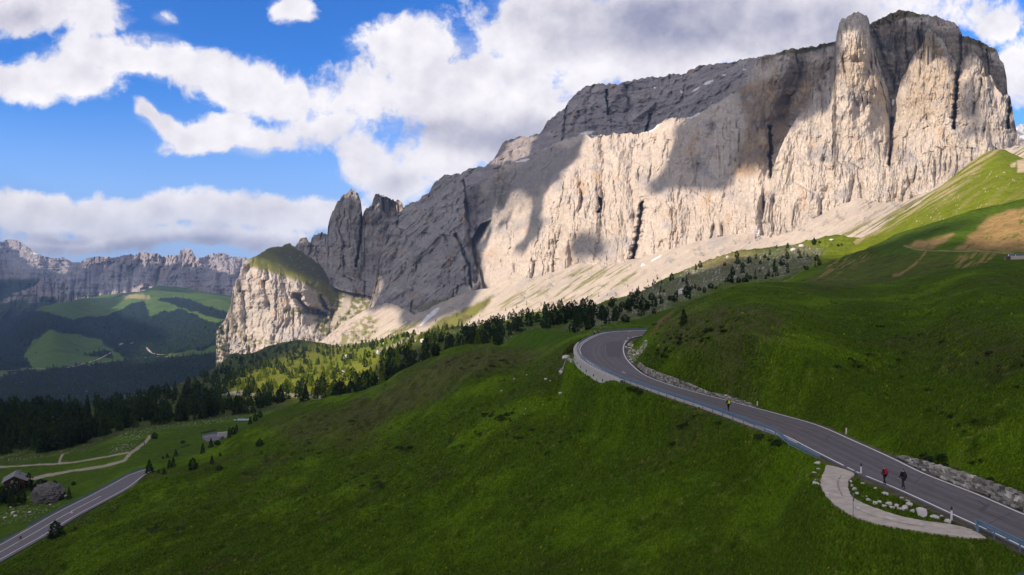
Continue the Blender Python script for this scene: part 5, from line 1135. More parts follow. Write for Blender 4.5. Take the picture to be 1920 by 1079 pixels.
# dry stone walls
def stone_wall(P, H, label, rows=5, seed=1, mat=M_STONE2, lean=.25, size=.42):
    r = random.Random(seed); P = np.asarray(P); s = np.linalg.norm(np.diff(P, axis=0), axis=1).sum(); V, F, CC = [], [], []; k = 0
    cube = np.array([(x, y, z) for x in (-.5, .5) for y in (-.5, .5) for z in (-.5, .5)]); cf = np.array([(0, 1, 3, 2), (4, 6, 7, 5), (0, 4, 5, 1), (2, 3, 7, 6), (0, 2, 6, 4), (1, 5, 7, 3)])
    u = 0.0
    for j in range(rows):
        u = r.uniform(0, .3)
        while u < s:
            w = size * r.uniform(.6, 1.5); q = stretch(P, u, u + w, 2); t = q[1] - q[0]; t /= np.linalg.norm(t); n = np.array([-t[1], t[0], 0])
            f = u / s; hgt = np.interp(f, [0, .5, 1], H) if len(H) == 3 else np.interp(f, np.linspace(0, 1, len(H)), H)
            hh = hgt / rows
            z = (j + .5) * hh + r.uniform(-.03, .03)
            c = cube * np.array([w * 1.04, size * r.uniform(.7, 1.1), hh * r.uniform(.85, 1.25)]) + np.array([[r.uniform(-.05, .05) * 1.3 for _ in range(3)] for _ in range(8)])
            ctr = (q[0] + q[1]) / 2 - n * (lean * z + r.uniform(-.06, .06)); ctr[2] += z - .1
            V.append(ctr + c[:, :1] * t + c[:, 1:2] * n + c[:, 2:] * np.array([0, 0, 1])); F.append(cf + k); k += 8; u += w
            tone = r.choice((.14, .22, .28, .36, .48)) * r.uniform(.8, 1.2); CC.append(np.tile(np.array([[tone, tone * .93, tone * .82]]), (8, 1)))
    # mortar and earth core behind the faces
    core = P.copy(); Hh = np.interp(np.linspace(0, 1, len(P)), np.linspace(0, 1, len(H)), H)
    o = link("stone_wall", pymesh("stone_wall", np.concatenate(V), np.concatenate(F), False, np.concatenate(CC)), M_WALLST); props(o, label, "stone wall")
    return o
inn = innW
i0, i1 = at_px(inn, 1186, 688), at_px(inn, 1405, 762)
PW = offset(stretch(inn, i1, i0, 120), -.95)
stone_wall(PW, [.2, .6, .4, .95, 1.1, 1.15, 1.1, .9, 1.0], "low rough stone wall along the inner edge of the upper road below the bend", 4, 3)
i0, i1 = at_px(inn, 1668, 857), at_px(inn, 1990, 993)
PW = offset(stretch(inn, i1, i0, 80), -.95)
stone_wall(PW, [1.25, 1.2, 1.1, 1.05, .8, .25], "thick dry stone wall beside the road at the lower right corner", 5, 5, lean=.45, size=.5)

# ================================================================== rocks
def rock_mesh(seed, sub=3, rough=.28, flat=.75):
    bm = bmesh.new(); bmesh.ops.create_icosphere(bm, subdivisions=sub, radius=.5); V = np.array([v.co for v in bm.verts])
    r = np.random.default_rng(seed)
    for _ in range(9):                                            # chip flat facets off
        n = r.normal(size=3); n /= np.linalg.norm(n); d = r.uniform(.26, .42); k = V @ n; V = V - np.clip(k - d, 0, None)[:, None] * n
    V *= (1 + rough * fbm(V[:, 0] * 3 + seed, V[:, 1] * 3, V[:, 2] * 3 + .37, 4, seed))[:, None]
    V[:, 2] *= flat
    for v, c in zip(bm.verts, V): v.co = c
    me = bpy.data.meshes.new("boulder"); bm.to_mesh(me); bm.free()
    return me
ROCKS = [rock_mesh(i) for i in range(6)]
for m_ in ROCKS: m_.materials.append(M_STONE)
def boulder(surface, px, py, w, h, label, group=None, zc=None, name="boulder"):
    """px,py = middle of its foot, w,h = its size in the picture"""
    p = on(surface, px, py)[0] if zc is None else unz(px, py, zc)
    d = p[1]; W = w * d / FPX; Hh = h * d / FPX
    o = link(name, random.choice(ROCKS)); o.location = (p[0], p[1] + W * .3, p[2] + Hh * .22)
    o.scale = (W * 1.08, W * random.uniform(.85, 1.1), max(Hh, .1) * 1.55); o.rotation_euler = (random.uniform(-.15, .15), random.uniform(-.15, .15), random.uniform(0, 6.28))
    return props(o, label, "boulder", group)
ORD = "first second third fourth fifth sixth seventh eighth ninth tenth eleventh twelfth thirteenth fourteenth fifteenth sixteenth".split()
def R7(a): return [(1500 + x / 6.745, 840 + (y + h / 2) / 6.745, w / 6.745, h / 6.745) for x, y, w, h in a]
outer = R7([(235,213,92,55), (240,291,52,32), (190,395,60,28), (200,514,48,26), (208,585,92,60), (355,738,88,76)])
outer += [(1611, 970, 17, 8), (1674, 987, 20, 7.5), (1730, 998, 12, 7), (1799.5, 1010, 12, 5)]
for k, (x, y, w, h) in enumerate(outer):
    boulder("meadow", x, y, w, h, ("large round white boulder standing alone in the grass left of the gravel lay-by" if k == 5 else f"{ORD[k]} white boulder down the outer grass edge of the gravel lay-by"), "white boulders on the outer edge of the lay-by")
inner = R7([(650,400,42,46), (660,448,46,60), (693,500,60,56), (727,565,62,56), (797,600,32,34), (846,600,34,38), (880,637,66,68), (955,668,82,60), (1018,663,64,50), (1070,710,92,48), (1135,682,88,60), (1165,735,78,48), (1228,722,82,62), (1278,772,88,54), (1345,758,102,78)])
for k, (x, y, w, h) in enumerate(inner):
    boulder("meadow", x, y, w, h, f"{ORD[k]} white boulder in the curved row on the inner edge of the lay-by", "white boulders in the row on the grass island")
for (x, y, w, h, lb) in ((1709, 950, 14, 11, "squat white boulder just right of the curved row in the lay-by island"), (1712, 962.5, 9, 8, "small white boulder below the squat one at the end of the curved row"), (1732, 971, 24, 21, "biggest white boulder on the grass island, a pointed block"), (1753.5, 973.5, 17, 12, "flat white boulder right of the biggest one on the island"),
                         (1780, 981.5, 15, 10, "white boulder at the foot of the last marker post"), (1768, 968, 7, 6, "small grey stone half hidden in grass before the last marker post")):
    boulder("meadow", x, y, w, h, lb, "white boulders at the lower tip of the island")
for k, (x, y, w, h) in enumerate(R7([(808,438,68,24), (963,490,52,32), (1100,560,108,38), (1288,618,52,28), (1368,660,72,52)])):
    boulder("meadow", x, y, w, h, f"{ORD[k]} white stone from the top lying in the middle of the grass island", "white stones in the grass of the island")
for k, (x, y, w, h) in enumerate([(988, 709, 4, 3), (963, 718, 4.5, 4), (940, 737, 4.5, 3), (985.5, 767, 4.5, 3), (983, 780, 3, 2.5), (1023, 712, 6, 5), (1031, 711, 4, 4), (1052, 741, 10, 6), (1018, 753, 3, 2), (1062, 688, 20, 10), (1054, 693, 12, 6), (1127, 738, 6, 8), (1107, 727, 6, 4), (1070, 716, 5, 4)]):
    lb = ["small white stone dotted on the meadow left of the hairpin bend", "pale flat boulder in the grass below left of the retaining wall", "jumbled white rock outcrop left of the retaining wall", "pale stone in the rubble at the foot of the retaining wall"]
    lb[2] = "larger jumbled white rock outcrop left of the retaining wall" if k == 9 else "smaller white rock just below the jumbled outcrop left of the wall"
    lb[0] = f"{ORD[min(k, 7)]} small white stone dotted on the meadow left of the hairpin bend"
    lb[3] = f"{ORD[max(k - 11, 0)]} pale stone in the rubble at the foot of the retaining wall"
    lb = lb[0 if k < 7 or k == 8 else (1 if k == 7 else (2 if k in (9, 10) else 3))]
    boulder("meadow", x, y, w, h, lb, "pale stones scattered below the bend")
# rough stones of the bank inside the bend
rb = []
for (x, y) in L_(1181,622, 1179,626, 1177,631, 1176,636, 1179,640, 1181,645, 1182,650, 1180,655, 1177,661, 1180,666, 1183,672, 1186,678, 1190,655, 1196,651, 1204,646, 1212,642, 1186,637, 1188,646, 1174,650, 1175,668):
    rb.append((x + random.uniform(-1, 1), y, random.uniform(4, 8), random.uniform(3, 6)))
rb.sort(key=lambda q: q[1])
ORD += "seventeenth eighteenth nineteenth twentieth".split()
for k, (x, y, w, h) in enumerate(rb): boulder("meadow", x, y, w, h, f"{ORD[k]} pale rough stone from the top in the bank inside the hairpin bend", "stones of the bank inside the bend")
# rocks standing in the forest and on the rocky pasture
for k, (x, y, w, h, lb) in enumerate([(711, 664, 11, 13, "tall pale rock block standing among sunlit trees"), (649, 676, 15, 15, "broad pale rock poking out of the sunlit wood"), (644, 701, 8, 12, "pale upright rock on the shaded edge of the sunlit wood"), (793, 642, 12, 13, "rounded pinkish rock among the trees on the forest crest"),
                                      (780, 642, 8, 7, "small pinkish rock beside the rounded one on the crest"), (738, 638, 6, 6, "pale rock on the upper rim of the wood"), (720, 645, 6, 7, "small pale rock at the rim of the wood"), (683, 636, 4, 4, "tiny white rock at the top of the wood"), (712, 716, 8, 8, "bluish grey rock at the lower edge of the dark wood"),
                                      (1120, 590, 13, 16, "grey pointed outcrop between pines beyond the bend"), (1278, 549, 17, 13, "grey rock outcrop beside the round pine on the rocky pasture"), (1467, 493, 9, 12, "grey rock below the two pines near the pasture crest"), (1490, 476, 15, 10, "broad pale rock outcrop on the pasture crest"), (1506, 464, 14, 8, "dark grey rock outcrop on the skyline of the rocky pasture"), (1560, 453, 11, 5, "pale slab in the sunlit grass at the top of the pasture"),
                                      (1143, 602, 8, 9, "grey rock between two round pines beyond the bend"), (1217, 604, 12, 8, "low pale rock behind the grassy hill"), (1365, 483, 8, 6, "pale boulder near the skyline of the rocky pasture"), (828, 667, 5, 4, "small rock beside the pine on the meadow skyline")]):
    boulder("forest_slope", x, y, w, h, lb, "rocks standing on the forest slope")
# the great boulder by the hut
def big_rock():
    bm = bmesh.new(); bmesh.ops.create_icosphere(bm, subdivisions=5, radius=.5); V = np.array([v.co for v in bm.verts])
    r = np.random.default_rng(5)
    for _ in range(14):
        n = r.normal(size=3); n /= np.linalg.norm(n); d = r.uniform(.30, .45); k = V @ n; V = V - np.clip(k - d, 0, None)[:, None] * n
    V *= (1 + .30 * fbm(V[:, 0] * 4, V[:, 1] * 4, V[:, 2] * 6 + .3, 6, 3, .6, ridge=True))[:, None]
    for v, c in zip(bm.verts, V): v.co = c
    me = bpy.data.meshes.new("boulder"); bm.to_mesh(me); bm.free(); return me
M_BIG = plain("cracked_rock", (0.125, 0.115, 0.115), 0.95, var=0.5, scale=7, bump=.03)
p = unz(79, 946, -78.6); d = p[1]
o = link("boulder", big_rock(), M_BIG); o.location = p + np.array([0, 3.5, 1.2]); o.scale = (61 * d / FPX * 1.05, 9, 31 * d / FPX * 1.7)
props(o, "huge cracked grey boulder lying beside the dark trees below the hut", "boulder")
p = unz(118, 936, -78.9); o = link("boulder", ROCKS[2]); o.location = p + np.array([0, 1, .3]); o.scale = (5, 3, 2.2); props(o, "low grey rock between the huge boulder and the last tree", "boulder")
for k, (x, y, w) in enumerate(((8, 972, 7), (19, 952, 6), (22, 963, 9), (27, 969, 8), (55, 961, 6), (93, 949, 5))):
    boulder("lower_pasture", x, y, w, w * .45, f"{ORD[k]} small pale rock from the left in the grass before the huge boulder", "small rocks before the huge boulder")

# ================================================================== trees
def leafmat(name, col, var=.35):
    m, N, L, b = newmat(name)
    tc = N.new('ShaderNodeTexCoord'); n = N.new('ShaderNodeTexNoise'); n.inputs['Scale'].default_value = 9; L.new(tc.outputs['Object'], n.inputs['Vector'])
    oi = N.new('ShaderNodeObjectInfo')
    ad = N.new('ShaderNodeMath'); ad.operation = 'MULTIPLY_ADD'; L.new(oi.outputs['Random'], ad.inputs[0]); ad.inputs[1].default_value = .45; L.new(n.outputs['Fac'], ad.inputs[2])
    r = N.new('ShaderNodeMapRange'); r.inputs[1].default_value = .3; r.inputs[2].default_value = 1.15; r.inputs[3].default_value = 1 - var; r.inputs[4].default_value = 1 + var; L.new(ad.outputs[0], r.inputs[0])
    mx = N.new('ShaderNodeVectorMath'); mx.operation = 'SCALE'; mx.inputs[0].default_value = col; L.new(r.outputs[0], mx.inputs['Scale'])
    L.new(mx.outputs[0], b.inputs['Base Color']); b.inputs['Roughness'].default_value = .9; b.inputs['Specular IOR Level'].default_value = .1
    return m
M_PINE = leafmat("pine_needles", (0.022, 0.040, 0.014)); M_LARCH = leafmat("larch_needles", (0.115, 0.165, 0.014)); M_SPRUCE = leafmat("spruce_needles", (0.036, 0.062, 0.018))
M_BARK = plain("bark", (0.08, 0.06, 0.045), .95, var=.3, scale=8)
def crown_geo(seed, kind, n):
    """many needle tufts through the volume of a crown of height 1; uneven outline with gaps"""
    r = np.random.default_rng(seed); V, F = [], []
    lobes = r.uniform(0, 2 * math.pi, 5); k = 0
    for i in range(n):
        u = r.uniform(0, 1)
        if kind == 'pine':  prof = 0.24 * (1 - abs(2 * u - .75)**2.2 * .55) * (1 if u < .85 else 1 - (u - .85) * 4); zb = .12
        elif kind == 'larch': prof = 0.21 * (1 - u)**.75 + .015; zb = .10
        else: prof = 0.19 * (1 - u)**.85 + .012; zb = .05
        a = r.uniform(0, 2 * math.pi)
        prof *= 1 + .30 * math.sin(3 * a + lobes[0] + 9 * u) * math.sin(7 * u * 2 + lobes[1]) + .12 * math.sin(a + lobes[2])
        layer = .80 + .35 * abs(math.sin(u * 21 + lobes[3]))
        rad = max(prof, .01) * layer * math.sqrt(r.uniform(.25, 1))
        c = np.array([rad * math.cos(a), rad * math.sin(a), zb + (1 - zb) * u * .97 - rad * .12])
        s = (.050 if kind == 'pine' else .040) * r.uniform(.6, 1.5) * (1.15 - .5 * u) * (450 / n) ** .4
        o = np.array([math.cos(a), math.sin(a), -.25])
        for _ in range(2):
            t = r.normal(size=3); t /= np.linalg.norm(t)
            p1 = c + o * s * .9; p2 = c - o * s * .5 + t * s; p3 = c - o * s * .5 - t * s
            V += [p1, p2, p3]; F.append((k, k + 1, k + 2)); k += 3
    return np.array(V), np.array(F)
def trunk_mesh():
    V, F = [], []; tube(V, F, np.array([(0, 0, -.06), (.004, 0, .2), (-.003, .003, .5), (0, 0, .85)]), .022, 6)
    v = V[0]; v[:, :2] *= (1.15 - v[:, 2:3])
    for a, z in ((.5, .25), (2.6, .35), (4.4, .45), (1.6, .55)):
        tube(V, F, np.array([(0, 0, z), (.06 * math.cos(a), .06 * math.sin(a), z + .02), (.13 * math.cos(a), .13 * math.sin(a), z + .05)]), .006, 4)
    me = pymesh("trunk", np.concatenate(V), np.concatenate(F)); me.materials.append(M_BARK); return me
TRUNK = trunk_mesh()
KINDS = {}
for kd, mt, nm in (('pine', M_PINE, "stone_pine"), ('larch', M_LARCH, "larch_tree"), ('spruce', M_SPRUCE, "spruce_tree")):
    KINDS[kd] = []
    for s_ in range(4):
        V, F = crown_geo(s_ * 7 + len(kd), kd, 420); me = pymesh("crown", V, F); me.materials.append(mt); KINDS[kd].append(me)
NAME = dict(pine="stone_pine", larch="larch_tree", spruce="spruce_tree")
def tree(p, h, w, kind, label, group, cat="tree"):
    root = bpy.data.objects.new(NAME[kind], None); COL.objects.link(root); root.location = p
    sx = h * min(max(w, .6), 2.4); root.scale = (sx, sx, h); root.rotation_euler[2] = random.uniform(0, 6.28)
    props(root, label, cat, group)
    c = bpy.data.objects.new("crown", random.choice(KINDS[kind])); COL.objects.link(c); c.parent = root
    t = bpy.data.objects.new("trunk", TRUNK); COL.objects.link(t); t.parent = root
def tree_at(surface, px, py, h, w, kind, label, group=None, zc=None):
    p = on(surface, px, py)[0] if zc is None else unz(px, py, zc)
    H = h * p[1] / FPX; base = {'pine': .52, 'larch': .42, 'spruce': .40}[kind]
    tree(p - np.array([0, 0, .02 * H]), H * 1.02, (w / h) / base, kind, label, group)
# trees by the hut (left edge) and round the lower road
for (x, y, h, w, k, lb) in ((54.6, 918, 32, 15, 'pine', "tall dark tree standing right of the banner by the hut"), (32.5, 931, 34, 20, 'pine', "broad dark tree in front of the hut gable"), (77.5, 920, 22, 24, 'pine', "wide dark tree behind the huge boulder, nearest the tall one"),
                            (102.5, 928, 28, 20, 'pine', "round dark tree behind the right end of the huge boulder"), (129, 937, 24, 9, 'spruce', "slim dark tree at the right end of the clump by the boulder"), (113, 930, 14, 14, 'pine', "low dark tree between the round one and the slim one"), (4, 942, 32, 20, 'pine', "dark tree at the very left edge below the hut"),
                            (41, 946, 28, 18, 'pine', "dark tree touching the left side of the huge boulder"), (14, 944, 34, 24, 'pine', "bushy dark tree below the hut balcony"), (24, 950, 22, 18, 'spruce', "small dark tree between the bushy one and the boulder"), (66, 922, 16, 14, 'pine', "small dark tree behind the left top of the boulder"), (90, 925, 20, 16, 'pine', "dark tree behind the middle of the huge boulder"), (137, 911, 8, 8, 'pine', "little dark bush alone on the pasture right of the clump"),
                            (-12, 950, 36, 24, 'pine', "dark tree half outside the left edge")):
    tree_at("lower_pasture", x, y, h, w, k, lb, "dark trees round the hut and the huge boulder")
for (x, y, h, w, k, lb) in ((103.5, 1016, 37, 23, 'pine', "large dark tree below the lower road at the lower left"), (118, 1007, 15, 10, 'spruce', "small conifer touching the right of the large roadside tree"), (140.5, 1005, 12, 8, 'spruce', "tiny dark conifer in the grass right of the roadside trees"),
                            (281, 888, 26, 17, 'spruce', "broad conifer where the lower road disappears"), (307, 892, 22, 12, 'spruce', "pointed conifer second from the end of the lower road"), (298, 885, 7, 5, 'spruce', "tiny conifer between the two at the road's end"), (318, 877, 18, 9, 'spruce', "narrow conifer left of a touching pair on the slope"), (324, 876, 20, 10, 'spruce', "taller conifer of the touching pair on the slope"),
                            (362.5, 888.6, 27, 16, 'pine', "biggest lone dark tree on the slope right of the lower road"), (381, 854, 22, 10, 'spruce', "tall conifer just left below the far hairpin"), (396, 843, 18, 10, 'spruce', "pointed conifer in front of the far hairpin"), (407, 832, 10, 11, 'pine', "round dark tree beside the far hairpin asphalt"), (429.6, 822, 21, 9, 'spruce', "tallest tree of the group right of the far hairpin"), (437, 817, 16, 11, 'pine', "rounded tree in the middle of the group right of the far hairpin"),
                            (444.3, 809, 17, 8, 'spruce', "uppermost tree of the group right of the far hairpin"), (469, 796, 16, 8, 'spruce', "lowest of three dark trees at the end of the blue strip"), (479.7, 792, 17, 9, 'pine', "middle of three dark trees above the far hairpin"), (487.5, 784, 14, 9, 'pine', "uppermost of three dark trees above the far hairpin"), (397, 872, 16, 8, 'spruce', "small lone conifer below the far hairpin"),
                            (413, 859, 9, 6, 'spruce', "tiny lone conifer below the group by the hairpin"), (487, 840, 16, 14, 'pine', "round lone bushy tree highest on the left slope"), (411, 883, 11, 13, 'pine', "low wide dark bush on the slope"), (1281, 607.5, 32, 19, 'spruce', "lone dark conifer on the hill above the hairpin bend"), (1274.5, 644, 10, 15, 'pine', "low dark bush below the lone conifer on the hill"),
                            (817, 671, 25, 16, 'pine', "dark pine standing on the meadow skyline against the wood"), (723, 728, 5, 3, 'spruce', "tiny conifer on the brown meadow shoulder")):
    tree_at("meadow", x, y, h, w, k, lb, "scattered conifers on the big meadow")
for (x, y, h, w, k, lb) in ((314, 859, 9, 6, 'spruce', "tiny dark conifer in the pasture beyond the touching pair"), (306, 862, 6, 5, 'spruce', "dark sapling left of the tiny conifer in the pasture"), (329, 855.5, 13, 8, 'spruce', "dark conifer alone in the pasture left of the far hairpin"), (289, 823, 13, 11, 'pine', "dark bush where the gravel track ends"), (343, 832, 6, 9, 'pine', "faint bush in the pasture between track and hairpin")):
    tree_at("lower_pasture", x, y, h, w, k, lb, "small trees in the lower pasture")
tree_at("grass_knoll", 1171.6, 606, 15, 18, 'pine', "round dark pine right behind the guard rail of the bend")
tree_at("grass_knoll", 1104, 618, 12, 12, 'pine', "dark pine behind the rail where two hikers walk")
EX = [(1110.4,593,31,14), (1131,605,18,14), (1123,603,14,10), (1138,596,16,9), (1156,598,21,15), (1178,592,14,9), (1207,588,24,23), (1181,577.5,12,22), (1167,580,12,12), (1196,552,9,10), (1221,564.5,16,13), (1240.6,573,14,8), (1260,565,11,14), (1287.5,551.5,19,13), (1296.6,545,10,7), (1269,550,10,6),
      (1321,547.6,13,7), (1333,542,12,11), (1343,544,8,6), (1372,536,9,10), (1385,534.6,13,9), (1395.5,531,10,12), (1407,528,8,7), (1416,527,7,7), (1391.6,504,12,8), (1359,500,8,6), (1433.5,485,8,6), (1440,489,7,5), (1476,486.5,16,8), (1467,486,9,5), (1513,505,8,8), (1507,503,6,4), (1527,460,8,10), (1536,459,5,5), (1571,461,5,5), (1578,461,5,4), (1438.5,519,8,8), (1448,519,6,5), (1435,527,9,5),
      (1401,521.5,10,6), (1291,519,8,5), (1280,529,9,5), (1211,545,6,7), (1184,551,6,12), (1203,560,8,5), (1226,592,12,8), (1163,588,16,8), (1148,583,14,8), (1190,585,10,7), (1129,584,12,10), (1254,560,8,6), (1310,545,9,8), (1245,548,6,5), (1237,560,9,6)]
for (x, y, h, w) in EX: tree_at("forest_slope", x, y, h, w, 'pine', "dark pine dotted over the rocky pasture beyond the hairpin bend", "dark pines dotted over the rocky pasture")
# big trees along the crest, then the wood itself
WOODS = [  # polygon, number, height m, kinds, screen
 (L_(860,625, 880,608, 950,597, 1010,583, 1085,568, 1110,580, 1115,620, 1090,625, 1010,622, 980,625, 940,652, 880,655), 85, (7, 13), ('pine', 'pine', 'pine', 'spruce')),
 (L_(690,700, 720,672, 800,640, 860,620, 940,610, 940,648, 860,662, 780,705, 700,750, 640,765, 620,740, 680,735), 150, (8, 13), ('pine', 'pine', 'spruce', 'larch')),
 (L_(400,735, 430,705, 520,668, 600,655, 700,636, 800,618, 870,610, 850,630, 780,650, 710,675, 690,735, 620,755, 560,745, 480,745), 520, (6.5, 12), ('larch', 'larch', 'spruce', 'pine', 'larch')),
 (L_(420,690, 440,668, 500,652, 560,640, 640,652, 700,642, 760,628, 800,625, 700,655, 600,670, 520,685, 440,715), 260, (7, 11), ('spruce', 'spruce', 'pine')),
 (L_(-120,775, 0,770, 150,764, 280,746, 340,722, 400,695, 440,690, 440,725, 400,760, 520,752, 600,748, 560,757, 500,770, 440,778, 340,790, 250,803, 200,820, 150,838, 90,850, 0,855, -120,865), 800, (9, 15), ('pine', 'spruce', 'spruce')),
 (L_(1000,615, 1060,575, 1120,562, 1200,545, 1260,520, 1330,490, 1420,468, 1540,450, 1540,505, 1430,525, 1300,560, 1200,598, 1120,615), 85, (4, 8), ('pine', 'spruce')),
]
cand = []
for pl, n, (h0, h1), kd in WOODS:
    a = np.array(pl); c = 0; cl = 0
    while c < n:
        x = rng.uniform(a[:, 0].min(), a[:, 0].max()); y = rng.uniform(a[:, 1].min(), a[:, 1].max())
        if not inpoly(np.array([x]), np.array([y]), pl)[0]: continue
        if float(fbm(np.array([x / 38]), np.array([y / 18]), None, 3, 12)[0]) < -.14 and n > 100: continue
        p = on("forest_slope", x, y)[0]; H = rng.uniform(h0, h1) * (1 if rng.random() < .8 else .6)
        cand.append((H * FPX / p[1], tuple(p), H, kd[rng.integers(len(kd))])); c += 1
cand.sort(key=lambda t: -t[0])
LAB = {'pine': "dark dense pine in the wood below the cliffs", 'spruce': "dark green spruce in the wood below the cliffs", 'larch': "bright green larch in the wood below the cliffs"}
GRP = {'pine': "pines of the wood below the cliffs", 'spruce': "spruces of the wood below the cliffs", 'larch': "larches of the wood below the cliffs"}
NI = 205
for (s_, p, H, kd) in cand[:NI]:
    tree(np.array(p) - np.array([0, 0, .02 * H]), H, rng.uniform(.85, 1.25), kd, LAB[kd], GRP[kd])
def merged(name, items, nleaf, label, geos=None):
    for kd in ('pine', 'larch', 'spruce'):
        sel = [it for it in items if it[2] == kd]
        if not sel: continue
        G = [crown_geo(91 + i, kd, nleaf) for i in range(4)]; Vs, Fs, k = [], [], 0
        for (p, H, _) in sel:
            V, F = G[rng.integers(4)]; a = rng.uniform(0, 6.28); w = H * rng.uniform(.85, 1.25)
            R = np.array([[math.cos(a) * w, -math.sin(a) * w, 0], [math.sin(a) * w, math.cos(a) * w, 0], [0, 0, H]])
            Vs.append(V @ R.T + np.array(p) - np.array([0, 0, .04 * H])); Fs.append(F + k); k += len(V)
        yield kd, np.concatenate(Vs), np.concatenate(Fs)
def forest(name, items, nleaf, label):
    Vs, Fs, mats, mi, k = [], [], [], [], 0
    for i, (kd, V, F) in enumerate(merged(name, items, nleaf, label)):
        Vs.append(V); Fs.append(F + k); k += len(V); mats.append(dict(pine=M_PINE, larch=M_LARCH, spruce=M_SPRUCE)[kd]); mi.append(np.full(len(F), i, np.int32))
    me = pymesh(name, np.concatenate(Vs), np.concatenate(Fs))
    for m in mats: me.materials.append(m)
    me.polygons.foreach_set("material_index", np.concatenate(mi)[:len(me.polygons)])
    o = link(name, me); props(o, label, None, None, "stuff"); return o
forest("forest", [(p, H, kd) for (s_, p, H, kd) in cand[NI:]], 130, "mixed conifer wood climbing the slope below the cliffs")
# far wood in the valley and at the foot of the headland
far = []
X = rng.uniform(-140, 450, 26000); Y = rng.uniform(545, 790, 26000); fm = forestmask(X, Y)
S_topY = np.interp(X, [a for a, b in S_TOP], [b for a, b in S_TOP])
ok = ((fm > .5) | ((rng.random(len(X)) < .015))) & (Y < S_topY + 6) & (Y > np.interp(X, PATCH['valley']['xs'], PATCH['valley']['top']) + 3)
Pv = on("valley", X[ok], Y[ok]); keep = rng.random(len(Pv)) < np.clip(4200.0 / max(1, len(Pv)), 0, 1) * np.clip(2.6 - Pv[:, 1] / 3500, .4, 1.6)
far += [(p, rng.uniform(13, 22), 'spruce') for p in Pv[keep]]
X = rng.uniform(400, 760, 1500); Y = rng.uniform(560, 690, 1500)
hp = L_(404,620, 425,600, 440,630, 470,658, 520,640, 600,632, 640,640, 640,660, 560,650, 440,690, 404,690)
hq = L_(610,610, 640,590, 660,580, 640,620, 610,632)
ok = inpoly(X, Y, hp) | (inpoly(X, Y, hq) & (rng.random(1500) < .5)); far += [(p, rng.uniform(8, 14), 'spruce') for p in on("rocky_headland", X[ok], Y[ok])]
for (x, y) in L_(702,626, 668,632, 580,612, 600,640): far.append((on("scree_slope", x, y)[0] if x > 640 else on("rocky_headland", x, y)[0], 14, 'spruce'))
X = rng.uniform(620, 1250, 500); Y = rng.uniform(520, 670, 500)
apb = np.interp(X, [a for a, b in S_TOP], [b for a, b in S_TOP]); ok = (Y < apb) & (Y > apb - 20); far += [(p, rng.uniform(5, 10), 'spruce') for p in on("scree_slope", X[ok], Y[ok])]
forest("far_forest", far, 16, "distant dark conifer forest covering the valley hills")

# ================================================================== hut, banner, hamlet
M_WOOD = plain("dark_wood", (0.060, 0.032, 0.020), .85, var=.35, scale=4); M_ROOFG = plain("slate_roof", (0.19, 0.185, 0.20), .8, var=.2, scale=3)
M_WHITE = plain("white_paint", (0.72, 0.70, 0.68), .7, var=.08); M_GLASS = plain("dark_glass", (0.03, 0.035, 0.045), .15, var=.05, spec=.6)
M_RED = plain("red_cloth", (0.45, 0.03, 0.035), .8, var=.1); M_PLAST = plain("plaster", (0.55, 0.52, 0.46), .9, var=.15); M_TILE = plain("red_brown_roof", (0.16, 0.075, 0.06), .85, var=.25)
def box(bm, c, s, rot=0):
    r = bmesh.ops.create_cube(bm, size=1); M_ = Matrix.Translation(c) @ Matrix.Rotation(rot, 4, 'Z') @ Matrix.Diagonal((*s, 1)); bmesh.ops.transform(bm, matrix=M_, verts=r['verts']); return r
def bobj(name, f, mat, parent=None, bevel=0):
    bm = bmesh.new(); f(bm)
    if bevel: bmesh.ops.bevel(bm, geom=bm.edges[:], offset=bevel, segments=2, affect='EDGES')
    me = bpy.data.meshes.new(name); bm.to_mesh(me); bm.free(); return link(name, me, mat, parent)
